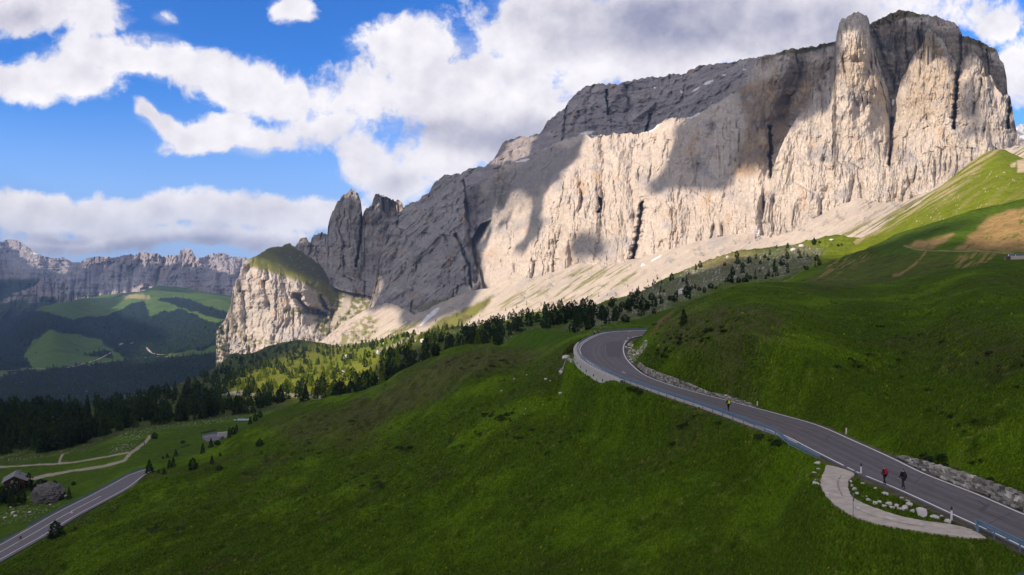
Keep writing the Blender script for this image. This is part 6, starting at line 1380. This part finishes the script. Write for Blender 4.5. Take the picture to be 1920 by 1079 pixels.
def house(p, w, l, h, rise, rot, label, wallm, roofm, group=None, detail=False, name="chalet"):
    """gable towards -y (local), ridge along y"""
    root = bpy.data.objects.new(name, None); COL.objects.link(root); root.location = p; root.rotation_euler[2] = rot; props(root, label, "house", group)
    def walls(bm):
        v = [bm.verts.new(c) for c in ((-w/2, -l/2, -3), (w/2, -l/2, -3), (w/2, -l/2, h), (0, -l/2, h + rise), (-w/2, -l/2, h), (-w/2, l/2, -3), (w/2, l/2, -3), (w/2, l/2, h), (0, l/2, h + rise), (-w/2, l/2, h))]
        for f in ((0, 1, 2, 3, 4), (9, 8, 7, 6, 5), (1, 6, 7, 2), (0, 4, 9, 5), (0, 5, 6, 1)): bm.faces.new([v[i] for i in f])
    bobj("wall", walls, wallm, root)
    e = .09 * w + .25; sl = math.atan2(rise, w / 2)
    def roof(bm):
        for sg in (-1, 1):
            L_len = math.hypot(w / 2, rise) + e
            r = bmesh.ops.create_cube(bm, size=1)
            M_ = Matrix.Translation((0, 0, h + rise + .12)) @ Matrix.Rotation(-sl * -sg, 4, 'Y') @ Matrix.Translation((sg * L_len / 2, 0, 0)) @ Matrix.Diagonal((L_len, l + 2 * e, .18, 1))
            bmesh.ops.transform(bm, matrix=M_, verts=r['verts'])
    rf = bobj("roof", roof, roofm, root)
    bobj("chimney", lambda bm: (box(bm, (w * .22, l * .1, h + rise * .7 + .6), (.6, .6, 1.5)), box(bm, (w * .22, l * .1, h + rise * .7 + 1.42), (.8, .8, .12))), wallm if not detail else M_STONE2, rf)
    if detail:
        for (wx, wz_) in ((-w * .36, h * .30), (-w * .22, h * .22), (w * .02, h * .32), (w * .28, h * .36), (-.7, h * .88), (.7, h * .88)):
            fr = bobj("window", lambda bm: box(bm, (wx, -l / 2 - .03, wz_), (.62, .06, .95)), M_WHITE, root)
            bobj("pane", lambda bm: box(bm, (wx, -l / 2 - .07, wz_), (.40, .03, .70)), M_GLASS, fr)
        bobj("door", lambda bm: box(bm, (w * .13, -l / 2 - .04, .1), (.9, .06, 2.0)), M_BARK, root)
        def bal(bm):
            box(bm, (0, -l / 2 - .55, h * .58), (w * .92, 1.1, .1)); box(bm, (0, -l / 2 - 1.08, h * .58 + .85), (w * .92, .07, .09)); box(bm, (0, -l / 2 - 1.08, h * .58 + .45), (w * .92, .05, .07))
            for i in range(14): box(bm, (-w * .45 + i * w * .9 / 13, -l / 2 - 1.08, h * .58 + .45), (.06, .05, .85))
        bobj("balcony", bal, M_WOOD, root)
    else:
        for sx in (-.28, .02, .3):
            bobj("window", lambda bm: box(bm, (w * sx, -l / 2 - .04, h * .5), (.9, .08, 1.1)), M_GLASS, root)
    return root
p = unz(16, 919, -80.5)
house(p + np.array([0, 4, 0]), 6.4, 7.5, 3.1, 1.75, math.radians(27), "brown timber hut with a grey gable roof among trees at the left edge", M_WOOD, M_ROOFG, None, True, "hut")
# terrace path in front of the hut
p = on("lower_pasture", 43, 905)[0]; d = p[1]
fl = bpy.data.objects.new("banner_pole", None); COL.objects.link(fl); fl.location = p; props(fl, "red and white vertical banner on a thin pole right of the hut", "flag")
def _pole(bm): bmesh.ops.create_cone(bm, segments=8, cap_ends=True, radius1=.05, radius2=.035, depth=4.2, matrix=Matrix.Translation((.38, 0, 1.7)))
bobj("pole", _pole, M_WHITE, fl)
def cloth(x0, x1):
    V, F = [], []; n = 9
    for i in range(n + 1):
        for x in (x0, x1):
            V.append((x, .07 * math.sin(i * .9 + x * 3), 3.7 - i * 2.7 / n))
    V = np.array(V); V2 = V + np.array([0, .02, 0]); F = [(2 * i, 2 * i + 1, 2 * i + 3, 2 * i + 2) for i in range(n)]
    m = len(V); F2 = [(a + m, d_ + m, c_ + m, b_ + m) for a, b_, c_, d_ in F]
    return pymesh("banner", np.concatenate([V, V2]), np.array(F + F2))
link("banner", cloth(-.42, -.06), M_RED, fl); link("banner", cloth(-.06, .36), M_WHITE, fl)
# hamlet far down in the valley, and farmsteads
for k, (x, y, w, l, rot, wm, rm, lb) in enumerate([(146, 685, 20, 26, .5, M_WOOD, M_ROOFG, "largest grey roofed house of the hamlet down in the valley"), (155, 684, 15, 18, .2, M_PLAST, M_ROOFG, "pale house with grey roof right of the largest hamlet house"), (133, 688, 16, 16, .9, M_WHITE, M_PLAST, "white building at the left end of the valley hamlet"), (162, 683, 12, 14, 1.2, M_WOOD, M_TILE, "brown roofed barn at the right end of the valley hamlet"), (142, 685.5, 12, 12, .1, M_WOOD, M_TILE, "small reddish house between the white building and the largest house"),
                                                   (227, 645.5, 26, 14, .1, M_WHITE, M_PLAST, "long pale farm building at the far edge of the valley meadow"), (249, 645, 24, 12, .2, M_PLAST, M_TILE, "brownish long farm building right of the long pale one"), (286, 739, 14, 12, .6, M_WHITE, M_PLAST, "pale building at the bend of the valley road under the wood"), (277, 743, 16, 10, .3, M_PLAST, M_PLAST, "low pale shed left below the building at the valley bend"), (174, 761, 20, 9, .2, M_PLAST, M_ROOFG, "pale roof between trees low in the valley"), (5, 765, 10, 8, .4, M_PLAST, M_TILE, "small pale house at the left edge above the dark wood")]):
    q = on("valley", x, y)[0]; sc_ = q[1] / 4000
    house(q, w * .8, l * .8, 6 * .9, 4, rot, lb, wm, rm, "far buildings in the valley")
# gravel roads of the valley, laid over the hills
def draped(name, surface, pl, width, mat, lift=.35):
    P = smoothpl(on(surface, [a for a, b in pl], [b for a, b in pl]), max(12, len(pl) * 8)); px_, py_ = proj(P); Q = on(surface, px_, py_); P = np.stack([P[:, 0], P[:, 1], np.maximum(P[:, 2], Q[:, 2])], 1); P[:, 2] += lift
    T = np.gradient(P, axis=0); T[:, 2] = 0; T /= np.linalg.norm(T, axis=1, keepdims=True); Nn = np.stack([-T[:, 1], T[:, 0], 0 * T[:, 0]], 1)
    return ribbons(name, [(P + Nn * width / 2, P - Nn * width / 2)], mat)
draped("valley_road", "valley", L_(276,652, 280,658, 287,662.5, 296,664.5, 310,665.5, 323,665.5), 12, M_GRAVEL, 3)
draped("valley_track", "valley", L_(118,690, 132,688.5, 153,686, 172,681, 182,678, 195,671, 210,662), 8, M_GRAVEL, 3)
draped("valley_track", "valley", L_(175,683, 205,679, 235,675, 265,672, 300,669), 7, M_GRAVEL, 3)
draped("valley_road", "valley", L_(238,744, 258,742.5, 270,742, 283,739.5, 290,736), 12, M_GRAVEL, 3)
draped("valley_road", "valley", L_(150,763, 165,760, 180,758, 193,756), 11, M_GRAVEL, 3)
draped("valley_track", "valley", L_(0,700, 30,697, 55,693.5, 84,692), 8, M_GRAVEL, 3)
# the far hairpin seen beyond the pasture
hpz = -83.6
hp_ = wz(L_(380,824, 379,821, 382,818.5, 390,816.5, 400,815.5, 412,815, 419,815.5, 421,819, 415,823, 408,829, 400,834, 392,833), hpz)
def lift_post():
    q = PATCH['lower_pasture']
lo_ = polymesh("far_road", hp_[:, :2], hpz + .55, M_ASPH2, 1.2); lo_["kind"] = "structure"
hr = smoothpl(wz(L_(380,823, 380,820.5, 384,818, 392,816.2, 402,815.2, 412,814.6, 417,815), hpz + .55), 60)
guard_rail(hr, "tiny grey guard rail round the far hairpin beyond the pasture", 4, h=.8, hh=1.6)
hrp = smoothpl(wz(L_(384,820.5, 387,819, 394,817.6, 404,816.6, 414,816), hpz + .56), 40); ribbons("far_road_marking", [(offset(hrp, .12), offset(hrp, -.12))], M_PAINT)
o = bobj("retaining_wall", lambda bm: box(bm, (0, 0, 0), (4.5, 1.0, 3.2), .6), M_KERB); o.location = unz(417, 820, hpz) + np.array([0, 0, .8]); props(o, "short pale wall at the right end of the far hairpin", "retaining wall")
# bluish strip of roofing by three trees
q = on("lower_pasture", 456, 789)[0]; o = bobj("trough", lambda bm: (box(bm, (0, 0, .5), (7.2, 1.4, .8)), box(bm, (-5.0, 0, .3), (1.2, 1.2, .6))), plain("pale_blue_sheet", (0.38, 0.50, 0.62), .5), None, .05); o.location = q; props(o, "low pale blue sheet metal trough left of three dark trees", "trough")
# road fragment at the right edge with rail and posts
fr = wz(L_(1887,482.5, 1900,480.5, 1930,479.5, 1990,479, 1990,486, 1930,485.8, 1900,485.2), 3.0)
q0 = on("scarred_grass_slope", 1905, 484)[0]
ds = q0[1]
def atd(pl, d): return unp(np.array([a for a, b in pl]), np.array([b for a, b in pl]), np.full(len(pl), d))
P = atd(L_(1886,483.4, 1896,482.6, 1915,482.4, 1940,482.4, 1990,482.6), ds); P = smoothpl(P, 30)
Vv, Ff = sweep(P, [(-4, .75), (1.2, .75), (1.2, -2.0), (-4, -3)]); o = link("distant_road", pymesh("distant_road", Vv, Ff), M_KERB); o["kind"] = "structure"
guard_rail(offset(P, -3.5) + np.array([0, 0, .75]), "distant blue guard rail on the road at the right edge under the tan slope", 3.5, h=.8, hh=1.3)
for k, (x, lb) in enumerate(((1891, "left white marker post on the distant road at the right edge"), (1904, "right white marker post on the distant road at the right edge"))):
    q = unp(x, 481.3, ds + 1.0); o = bobj("marker_post", lambda bm: box(bm, (0, 0, .6), (.32, .25, 1.3)), M_WHITE, None, .03); o.location = q; props(o, lb, "marker post")

# ================================================================== roadside posts, sign, cone
M_BLACK = plain("black_band", (0.02, 0.02, 0.02), .6)
def delineator(px, py, label):
    root = bpy.data.objects.new("marker_post", None); COL.objects.link(root); p = unz(px, py, ZR - .02); root.location = p; props(root, label, "marker post", "white roadside marker posts")
    def body(bm):
        bmesh.ops.create_cone(bm, segments=10, cap_ends=True, radius1=.085, radius2=.07, depth=.95, matrix=Matrix.Translation((0, 0, .36)))
    bobj("post", body, M_WHITE, root)
    bobj("black_band", lambda bm: bmesh.ops.create_cone(bm, segments=10, cap_ends=True, radius1=.077, radius2=.073, depth=.24, matrix=Matrix.Translation((0, 0, .80))), M_BLACK, root)
    bobj("reflector", lambda bm: box(bm, (0, -.075, .80), (.035, .012, .09)), M_RED, root)
    bobj("cap", lambda bm: bmesh.ops.create_cone(bm, segments=10, cap_ends=True, radius1=.073, radius2=.02, depth=.06, matrix=Matrix.Translation((0, 0, .95))), M_BLACK, root)
delineator(1586.7, 813, "white marker post with black top above the road near its middle bend")
delineator(1614.5, 888, "white marker post with black top where the lay-by leaves the road")
delineator(1784, 973, "white marker post with black top at the lower tip of the grass island")
delineator(1420, 761, "small white marker post at the end of the low stone wall")
sg = bpy.data.objects.new("road_sign", None); COL.objects.link(sg); sg.location = unz(1599.5, 967, ZR); props(sg, "thin grey sign pole with a narrow dark plate beside the gravel lay-by", "sign")
M_STEEL = plain("grey_steel", (0.25, 0.28, 0.32), .4, var=.1); M_DARKP = plain("dark_plate", (0.05, 0.06, 0.08), .5)
bobj("pole", lambda bm: bmesh.ops.create_cone(bm, segments=10, cap_ends=True, radius1=.035, radius2=.035, depth=2.1, matrix=Matrix.Translation((0, 0, .75))), M_STEEL, sg)
pl_ = bobj("plate", lambda bm: box(bm, (0, 0, 0), (.62, .03, .52)), M_DARKP, sg, .008); pl_.location = (.03, 0, 1.52); pl_.rotation_euler[2] = math.radians(74)
bobj("bracket", lambda bm: box(bm, (0, 0, 1.52), (.09, .09, .08)), M_STEEL, sg)
cn = bpy.data.objects.new("traffic_cone", None); COL.objects.link(cn); cn.location = unz(134.5, 962, ZL + .01); props(cn, "tiny pink and white cone on the centre line of the lower road", "cone")
M_PINK = plain("pink_plastic", (0.75, 0.25, 0.45), .5)
bobj("cone", lambda bm: bmesh.ops.create_cone(bm, segments=14, cap_ends=True, radius1=.26, radius2=.05, depth=.75, matrix=Matrix.Translation((0, 0, .4))), M_PINK, cn)
bobj("base", lambda bm: box(bm, (0, 0, .03), (.7, .7, .06)), M_WHITE, cn)
bobj("white_band", lambda bm: bmesh.ops.create_cone(bm, segments=14, cap_ends=True, radius1=.205, radius2=.15, depth=.18, matrix=Matrix.Translation((0, 0, .40))), M_WHITE, cn)

# ================================================================== people
M_SKIN = plain("skin", (0.42, 0.25, 0.18), .6, var=.05); M_HAIR = plain("dark_hair", (0.03, 0.02, 0.015), .7)
def cmat(n, c): return plain(n, c, .85, var=.12)
def skinmesh(name, verts, edges, mat, parent, root=0, sub=1):
    me = bpy.data.meshes.new(name); me.from_pydata([v[:3] for v in verts], edges, []); me.update()
    o = link(name, me, mat, parent); md = o.modifiers.new("skin", 'SKIN'); md.use_smooth_shade = True
    sk = me.skin_vertices[0].data
    for i, v in enumerate(verts):
        r = v[3]; sk[i].radius = (r, r) if not isinstance(r, tuple) else r
        sk[i].use_root = (i == root)
    o.modifiers.new("smooth", 'SUBSURF').levels = sub; o.modifiers["smooth"].render_levels = sub
    return o
def person(p, face, label, top, bottom, pack=None, hair=M_HAIR, shoes=None, H=1.75, stride=.30, shorts=False, group=None, pose='walk', lean=0.0, sleeves=True, arms=None):
    """faces +y locally; face = heading in radians from +y"""
    root = bpy.data.objects.new("person", None); COL.objects.link(root); root.location = p; root.rotation_euler[2] = face; root.scale = (H / 1.75,) * 3
    props(root, label, "person", group)
    if pose == 'walk':
        hipz = .90; J = {}
        J['pel'] = (0, 0, .94); J['wai'] = (0, .01 + lean * .1, 1.08); J['che'] = (0, .03 + lean * .3, 1.30); J['nb'] = (0, .03 + lean * .45, 1.45); J['nk'] = (0, .05 + lean * .5, 1.53); J['hd'] = (0, .07 + lean * .55, 1.62); J['ht'] = (0, .06 + lean * .55, 1.71)
        for s_, sg in (('L', -1), ('R', 1)):
            st = stride * sg
            J['hip' + s_] = (.095 * sg, 0, .90); J['kn' + s_] = (.10 * sg, .08 + st * .55, .49); J['an' + s_] = (.095 * sg, st * .95 - .02, .09 + (.06 if st < 0 else 0)); J['to' + s_] = (.105 * sg, st * .95 + .13, .035 + (.0 if st < 0 else .02))
            J['sh' + s_] = (.19 * sg, .02 + lean * .42, 1.42); J['el' + s_] = (.24 * sg, -.03 - st * .3 + lean * .3, 1.15); J['wr' + s_] = (.25 * sg, .09 - st * .55 + lean * .2, .93)
    else:  # riding
        J = dict(pel=(0, -.12, .98), wai=(0, -.05, 1.12), che=(0, .12, 1.30), nb=(0, .24, 1.42), nk=(0, .29, 1.48), hd=(0, .35, 1.57), ht=(0, .35, 1.66))
        for s_, sg in (('L', -1), ('R', 1)):
            J['hip' + s_] = (.09 * sg, -.11, .95); J['kn' + s_] = (.10 * sg, .24, .74 if sg > 0 else .58); J['an' + s_] = (.10 * sg, .06 if sg > 0 else .0, .42 if sg > 0 else .20); J['to' + s_] = (.10 * sg, .20 if sg > 0 else .14, .37 if sg > 0 else .15)
            J['sh' + s_] = (.18 * sg, .22, 1.38); J['el' + s_] = (.22 * sg, .36, 1.15); J['wr' + s_] = (.21 * sg, .55, 1.02)
    if arms:
        J.update(arms)
    V, E, ix = [], [], {}
    def add(k, r, c=None):
        ix[k] = len(V); V.append((*(c or J[k]), r)); return ix[k]
    for k, r in (('pel', .12), ('wai', .115), ('che', .14), ('nb', .085), ('nk', .055), ('hd', .088), ('ht', .070)): add(k, r)
    E += [(ix[a], ix[b]) for a, b in (('pel', 'wai'), ('wai', 'che'), ('che', 'nb'), ('nb', 'nk'), ('nk', 'hd'), ('hd', 'ht'))]
    hx_, hy_, hz_ = J['hd']
    a = add('nose', .016, (hx_, hy_ + .115, hz_ - .01)); E.append((ix['hd'], a)); a = add('chin', .030, (hx_, hy_ + .075, hz_ - .075)); E.append((ix['hd'], a))
    for sg in (-1, 1): a = add('ear%d' % sg, .018, (hx_ + .098 * sg, hy_ - .01, hz_ - .01)); E.append((ix['hd'], a))
    for s_, sg in (('L', -1), ('R', 1)):
        for k, r in (('hip', .090), ('kn', .056), ('an', .038), ('to', .034)): add(k + s_, r)
        E += [(ix['pel'], ix['hip' + s_]), (ix['hip' + s_], ix['kn' + s_]), (ix['kn' + s_], ix['an' + s_]), (ix['an' + s_], ix['to' + s_])]
        for k, r in (('sh', .056), ('el', .040), ('wr', .027)): add(k + s_, r)
        E += [(ix['nb'], ix['sh' + s_]), (ix['sh' + s_], ix['el' + s_]), (ix['el' + s_], ix['wr' + s_])]
        w = Vector(J['wr' + s_]); d = (w - Vector(J['el' + s_])).normalized(); sd_ = Vector((0, 1, 0)) if abs(d.y) < .8 else Vector((1, 0, 0)); f = d.cross(sd_).normalized(); side = f.cross(d).normalized()
        a = add('pm' + s_, .030, tuple(w + d * .065)); E.append((ix['wr' + s_], a))
        for i, ln in enumerate((.062, .072, .066, .050)):
            b0 = w + d * .09 + side * (.027 - .018 * i); b1 = b0 + d * ln * .55 + f * sg * .008; b2 = b1 + d * ln * .45 + f * sg * .025
            i1 = add(f'f{i}{s_}', .0095, tuple(b1)); i2 = add(f'g{i}{s_}', .008, tuple(b2)); E += [(a, i1), (i1, i2)]
        t1 = w + d * .045 + side * .045; t2 = t1 + d * .035 + side * .012; i1 = add('t' + s_, .011, tuple(t1)); i2 = add('u' + s_, .009, tuple(t2)); E += [(a, i1), (i1, i2)]
    skinmesh("body", V, E, M_SKIN, root)
    # eyes and mouth sit on the face
    for sg in (-1, 1):
        e = bobj("eye", lambda bm: bmesh.ops.create_uvsphere(bm, u_segments=8, v_segments=6, radius=.011), M_HAIR, root); e.location = (hx_ + .032 * sg, hy_ + .083, hz_ + .018)
    e = bobj("mouth", lambda bm: box(bm, (0, 0, 0), (.045, .01, .008)), M_RED, root); e.location = (hx_, hy_ + .098, hz_ - .052)
    g_ = 1.16
    def cl(name, keys, edges, mat, extra=None, grow=g_, radd=.012):
        ks = list(keys); vs = [(*J[k], keys[k] * grow + radd) for k in ks]; m_ = {k: i for i, k in enumerate(ks)}
        return skinmesh(name, vs, [(m_[a], m_[b]) for a, b in edges], mat, root)
    ak = dict(wai=.118, che=.142, nb=.080); ee = [('wai', 'che'), ('che', 'nb')]; ak2 = dict(pel=.122); ak2.update(ak); ee = [('pel', 'wai')] + ee
    for s_ in 'LR':
        ak2['sh' + s_] = .060; ak2['el' + s_] = .043; ee += [('nb', 'sh' + s_), ('sh' + s_, 'el' + s_)]
        if sleeves: ak2['wr' + s_] = .030; ee += [('el' + s_, 'wr' + s_)]
    cl("jacket" if sleeves else "shirt", ak2, ee, top)
    tk = dict(pel=.118); ee = []
    for s_ in 'LR':
        tk['hip' + s_] = .092; tk['kn' + s_] = .058; ee += [('pel', 'hip' + s_), ('hip' + s_, 'kn' + s_)]
        if not shorts: tk['an' + s_] = .043; ee += [('kn' + s_, 'an' + s_)]
    cl("shorts" if shorts else "trousers", tk, ee, bottom, grow=1.1)
    for s_ in 'LR':
        an, to = Vector(J['an' + s_]), Vector(J['to' + s_]); d = to - an
        skinmesh("shoe", [(*(an - d * .25 + Vector((0, 0, -.03))), .045), (*(an + d * .5), .045), (*to, .040)], [(0, 1), (1, 2)], shoes or M_BLACK, root)
    skinmesh("hair", [(hx_, hy_ - .035, hz_ - .02, .075), (hx_, hy_ - .03, hz_ + .045, .088), (hx_, hy_ + .02, hz_ + .075, .070)], [(0, 1), (1, 2)], hair, root)
    if pack is not None:
        b = bobj("backpack", lambda bm: box(bm, (0, 0, 0), (.27, .17, .42)), pack, root, .055); b.location = (0, J['che'][1] - .235, 1.23 if pose == 'walk' else 1.30)
        if pose != 'walk': b.rotation_euler[0] = -.6
        for sg in (-1, 1):
            c = [Vector((.11 * sg, J['che'][1] - .16, 1.42)), Vector((.115 * sg, J['nb'][1] + .0, 1.53)), Vector((.12 * sg, J['che'][1] + .17, 1.36)), Vector((.13 * sg, J['che'][1] + .10, 1.10)), Vector((.12 * sg, J['che'][1] - .14, 1.02))]
            skinmesh("strap", [(*v, .018) for v in c], [(i, i + 1) for i in range(4)], pack, root)
    return root
M_DK = cmat("black_cloth", (0.012, 0.012, 0.015)); M_DK2 = cmat("charcoal_cloth", (0.03, 0.03, 0.035)); M_MAG = cmat("crimson_cloth", (0.42, 0.02, 0.07)); M_NEON = cmat("neon_yellow_cloth", (0.62, 0.72, 0.02))
M_MAR = cmat("maroon_cloth", (0.10, 0.02, 0.03)); M_LBL = cmat("pale_blue_cloth", (0.50, 0.62, 0.80)); M_TAN = cmat("beige_cloth", (0.30, 0.22, 0.17)); M_BROWNH = plain("brown_hair", (0.10, 0.05, 0.025), .7)
person(unz(1659, 908.5, ZR), math.radians(12), "hiker in a dark maroon jacket with a crimson backpack walking at the road's edge line", M_MAR, M_DK, M_MAG, M_BROWNH, H=1.68, stride=.24, group="hikers on the upper road")
person(unz(1694, 917, ZR), math.radians(14), "hiker dressed all in black with a dark backpack in the middle of the near road", M_DK, M_DK2, M_DK2, M_HAIR, H=1.80, stride=.27, group="hikers on the upper road", lean=.12)
person(unz(1366, 771.5, ZR), math.radians(8), "hiker in black carrying a bright yellow backpack beside the long guard rail", M_DK, M_DK, M_NEON, M_HAIR, H=1.85, stride=.30, group="hikers on the upper road", lean=.1)
person(unz(1114.5, 631.2, ZR), math.radians(-30), "far hiker in a pale blue shirt with black backpack and shorts on the bend", M_LBL, M_DK, M_DK, M_HAIR, H=1.80, stride=.25, shorts=True, sleeves=False, group="hikers on the upper road")
person(unz(1122, 628.8, ZR), math.radians(-40), "far hiker in a beige shirt and dark shorts on the bend beside the blue one", M_TAN, M_DK2, M_MAR, M_BROWNH, H=1.74, stride=.22, shorts=True, sleeves=False, group="hikers on the upper road")
person(on("lower_pasture", 270.5, 836)[0], .4, "tiny dark walker on the gravel track beyond the lower road", M_DK2, M_DK, None, H=1.75)
# the cyclist on the lower road
cp = unz(38.5, 1015, ZL + .012); hd = math.radians(2)
bk = bpy.data.objects.new("bicycle", None); COL.objects.link(bk); bk.location = cp; bk.rotation_euler[2] = hd; props(bk, "dark road bicycle ridden up the lower road", "bicycle")
def wheel(y):
    V, F = [], []; a = np.linspace(0, 2 * math.pi, 25); tube(V, F, np.stack([0 * a, y + .335 * np.cos(a), .345 + .335 * np.sin(a)], 1), .016, 6)
    o = link("wheel", pymesh("wheel", V[0], F[0]), M_BLACK, bk)
    V, F = [], []
    for i in range(8): t = i * math.pi / 8; tube(V, F, np.array([(0, y - .33 * math.cos(t), .345 - .33 * math.sin(t)), (0, y + .33 * math.cos(t), .345 + .33 * math.sin(t))]), .003, 4)
    link("spokes", pymesh("spokes", np.concatenate(V), np.concatenate(F)), M_STEEL, o)
wheel(-.5); wheel(.5)
V, F = [], []
for a, b in (((0, -.5, .345), (0, -.1, .30)), ((0, -.1, .30), (0, -.22, .88)), ((0, -.1, .30), (0, .36, .82)), ((0, -.20, .82), (0, .34, .90)), ((0, -.5, .345), (0, -.20, .80)), ((0, .34, .92), (0, .5, .345))): tube(V, F, np.array([a, b]), .018, 6)
link("frame", pymesh("frame", np.concatenate(V), np.concatenate(F)), M_DARKP, bk)
V, F = [], []; tube(V, F, np.array([(-.21, .46, .98), (-.2, .40, .99), (0, .35, .97), (.2, .40, .99), (.21, .46, .98)]), .014, 6); link("handlebar", pymesh("handlebar", V[0], F[0]), M_BLACK, bk)
bobj("saddle", lambda bm: box(bm, (0, -.22, .90), (.13, .25, .05)), M_BLACK, bk, .015)
person(cp, hd, "cyclist in dark clothes riding a bicycle up the lower road", M_DK2, M_DK, None, M_DK2, pose='ride', shorts=True, sleeves=False, H=1.75)

# ================================================================== grass tufts on the near slopes
def tufts():
    G = PATCH['meadow']['P']; gx_, gy_ = proj(G); n = 150000
    ax, ay = gx_[:-1, 1:] - gx_[:-1, :-1], gy_[:-1, 1:] - gy_[:-1, :-1]; bx_, by_ = gx_[1:, :-1] - gx_[:-1, :-1], gy_[1:, :-1] - gy_[:-1, :-1]
    ar = np.abs(ax * by_ - ay * bx_) * np.clip((gy_[:-1, :-1] - 540) / 260, 0, 1) * (gy_[:-1, :-1] < 1110) * (gx_[:-1, :-1] > -40) * (gx_[:-1, :-1] < 1960)
    cs = np.cumsum(ar.ravel()); q = np.searchsorted(cs, rng.random(n) * cs[-1]); j, i = np.divmod(np.minimum(q, ar.size - 1), ar.shape[1]); u = rng.random((n, 1)); v = rng.random((n, 1))
    P = (G[j, i] * (1 - u) + G[j, i + 1] * u) * (1 - v) + (G[j + 1, i] * (1 - u) + G[j + 1, i + 1] * u) * v
    ex = inpoly(P[:, 0], P[:, 1], [tuple(q) for q in offset(np.c_[lay_poly, np.zeros(len(lay_poly))], 0)[:, :2]]) | inpoly(P[:, 0], P[:, 1], [tuple(q) for q in roadPoly])
    dl = segdist(P[:, 0], P[:, 1], np.concatenate([outW[::6], innW[::-6]])[:, :2]); ex |= dl < 1.1
    cl = fbm(P[:, 0] / 5, P[:, 1] / 8, None, 4, 7, .6)
    ok = (~ex) & (rng.random(len(P)) < np.clip((300 - P[:, 1]) / 160, 0, 1)) & (cl > -.35); P = P[ok]; cl = cl[ok]; m = len(P)
    h = (.15 + .26 * np.clip(cl + .05, 0, .5)) * np.clip(P[:, 1] / 90, .8, 1.6) * rng.uniform(.6, 1.5, m); V = []; 
    a = rng.uniform(0, 6.28, m)
    for k in range(3):
        aa = a + k * 2.1; d = np.stack([np.cos(aa), np.sin(aa), 0 * aa], 1); o = np.stack([-np.sin(aa), np.cos(aa), 0 * aa], 1)
        V += [P - d * (h * .7)[:, None] - [0, 0, .05], P + d * (h * .7)[:, None] - [0, 0, .05], P + o * (h * .35)[:, None] + np.stack([0 * h, 0 * h, h], 1)]
    V = np.stack(V, 1).reshape(-1, 3); F = np.arange(len(V)).reshape(-1, 3)
    base = grasscol(P, 0, 0, 1, 0.8, 0.55, 0.6) * 1.75
    base = mixv(base, (0.14, 0.16, 0.035), .5 * rng.random(m) ** 2) * rng.uniform(.75, 1.35, m)[:, None]; fl = rng.random(m) < .0025; base[fl] = (0.45, 0.38, 0.04)
    col = np.repeat(base, 9, axis=0)
    o = link("grass", pymesh("grass", V, F, False, col), M_TUFT); props(o, "green grass tufts and small flowers covering the near slopes", None, None, "stuff")
M_TUFT = terrain_mat("tuft", 0.5, 0.02, var=0.3)
tufts()
def shrubs():
    G = [crown_geo(201 + i, 'pine', 60) for i in range(4)]; Vs, Fs, k = [], [], 0
    spots = []
    for (cx, cy, rx, ry, n) in ((940, 788, 26, 8, 26), (1180, 745, 20, 9, 18), (1190, 757, 14, 5, 8), (1240, 655, 22, 8, 14), (1300, 625, 50, 18, 30), (1750, 832, 26, 8, 22), (1790, 790, 60, 14, 9), (1850, 840, 50, 12, 5), (1680, 640, 90, 25, 8), (1440, 850, 40, 12, 12), (760, 843, 16, 4, 8), (700, 905, 50, 14, 14), (330, 995, 18, 8, 10), (290, 1000, 16, 8, 8),
                                (560, 850, 60, 20, 14), (1000, 830, 100, 30, 16), (640, 800, 60, 14, 14), (900, 690, 50, 12, 16), (390, 962, 6, 4, 3), (1700, 700, 120, 40, 12), (1880, 700, 40, 40, 5), (1330, 820, 60, 16, 8)):
        for _ in range(n): spots.append((cx + rx * rng.normal() * .6, cy + ry * rng.normal() * .6))
    P = on("meadow", [a for a, b in spots], [b for a, b in spots])
    bad = inpoly(P[:, 0], P[:, 1], [tuple(q) for q in lay_poly]) | inpoly(P[:, 0], P[:, 1], [tuple(q) for q in roadPoly]) | (segdist(P[:, 0], P[:, 1], outW[::8, :2]) < 2) | (segdist(P[:, 0], P[:, 1], innW[::8, :2]) < 2.5)
    for p in P[~bad]:
        h = rng.uniform(.25, .6) * (1 + p[1] / 250); w = h * rng.uniform(2.2, 5.0); h *= .62; V, F = G[rng.integers(4)]; a = rng.uniform(0, 6.28)
        Rm = np.array([[math.cos(a) * w, -math.sin(a) * w, 0], [math.sin(a) * w * .7, math.cos(a) * w * .7, 0], [0, 0, h]])
        Vs.append(V @ Rm.T + p - [0, 0, h * .15]); Fs.append(F + k); k += len(V)
    o = link("low_shrubs", pymesh("low_shrubs", np.concatenate(Vs), np.concatenate(Fs)), M_SHRUB); props(o, "low dark alpine shrubs spread over the meadow", None, None, "stuff")
M_SHRUB = leafmat("shrub_leaves", (0.034, 0.060, 0.012))
shrubs()
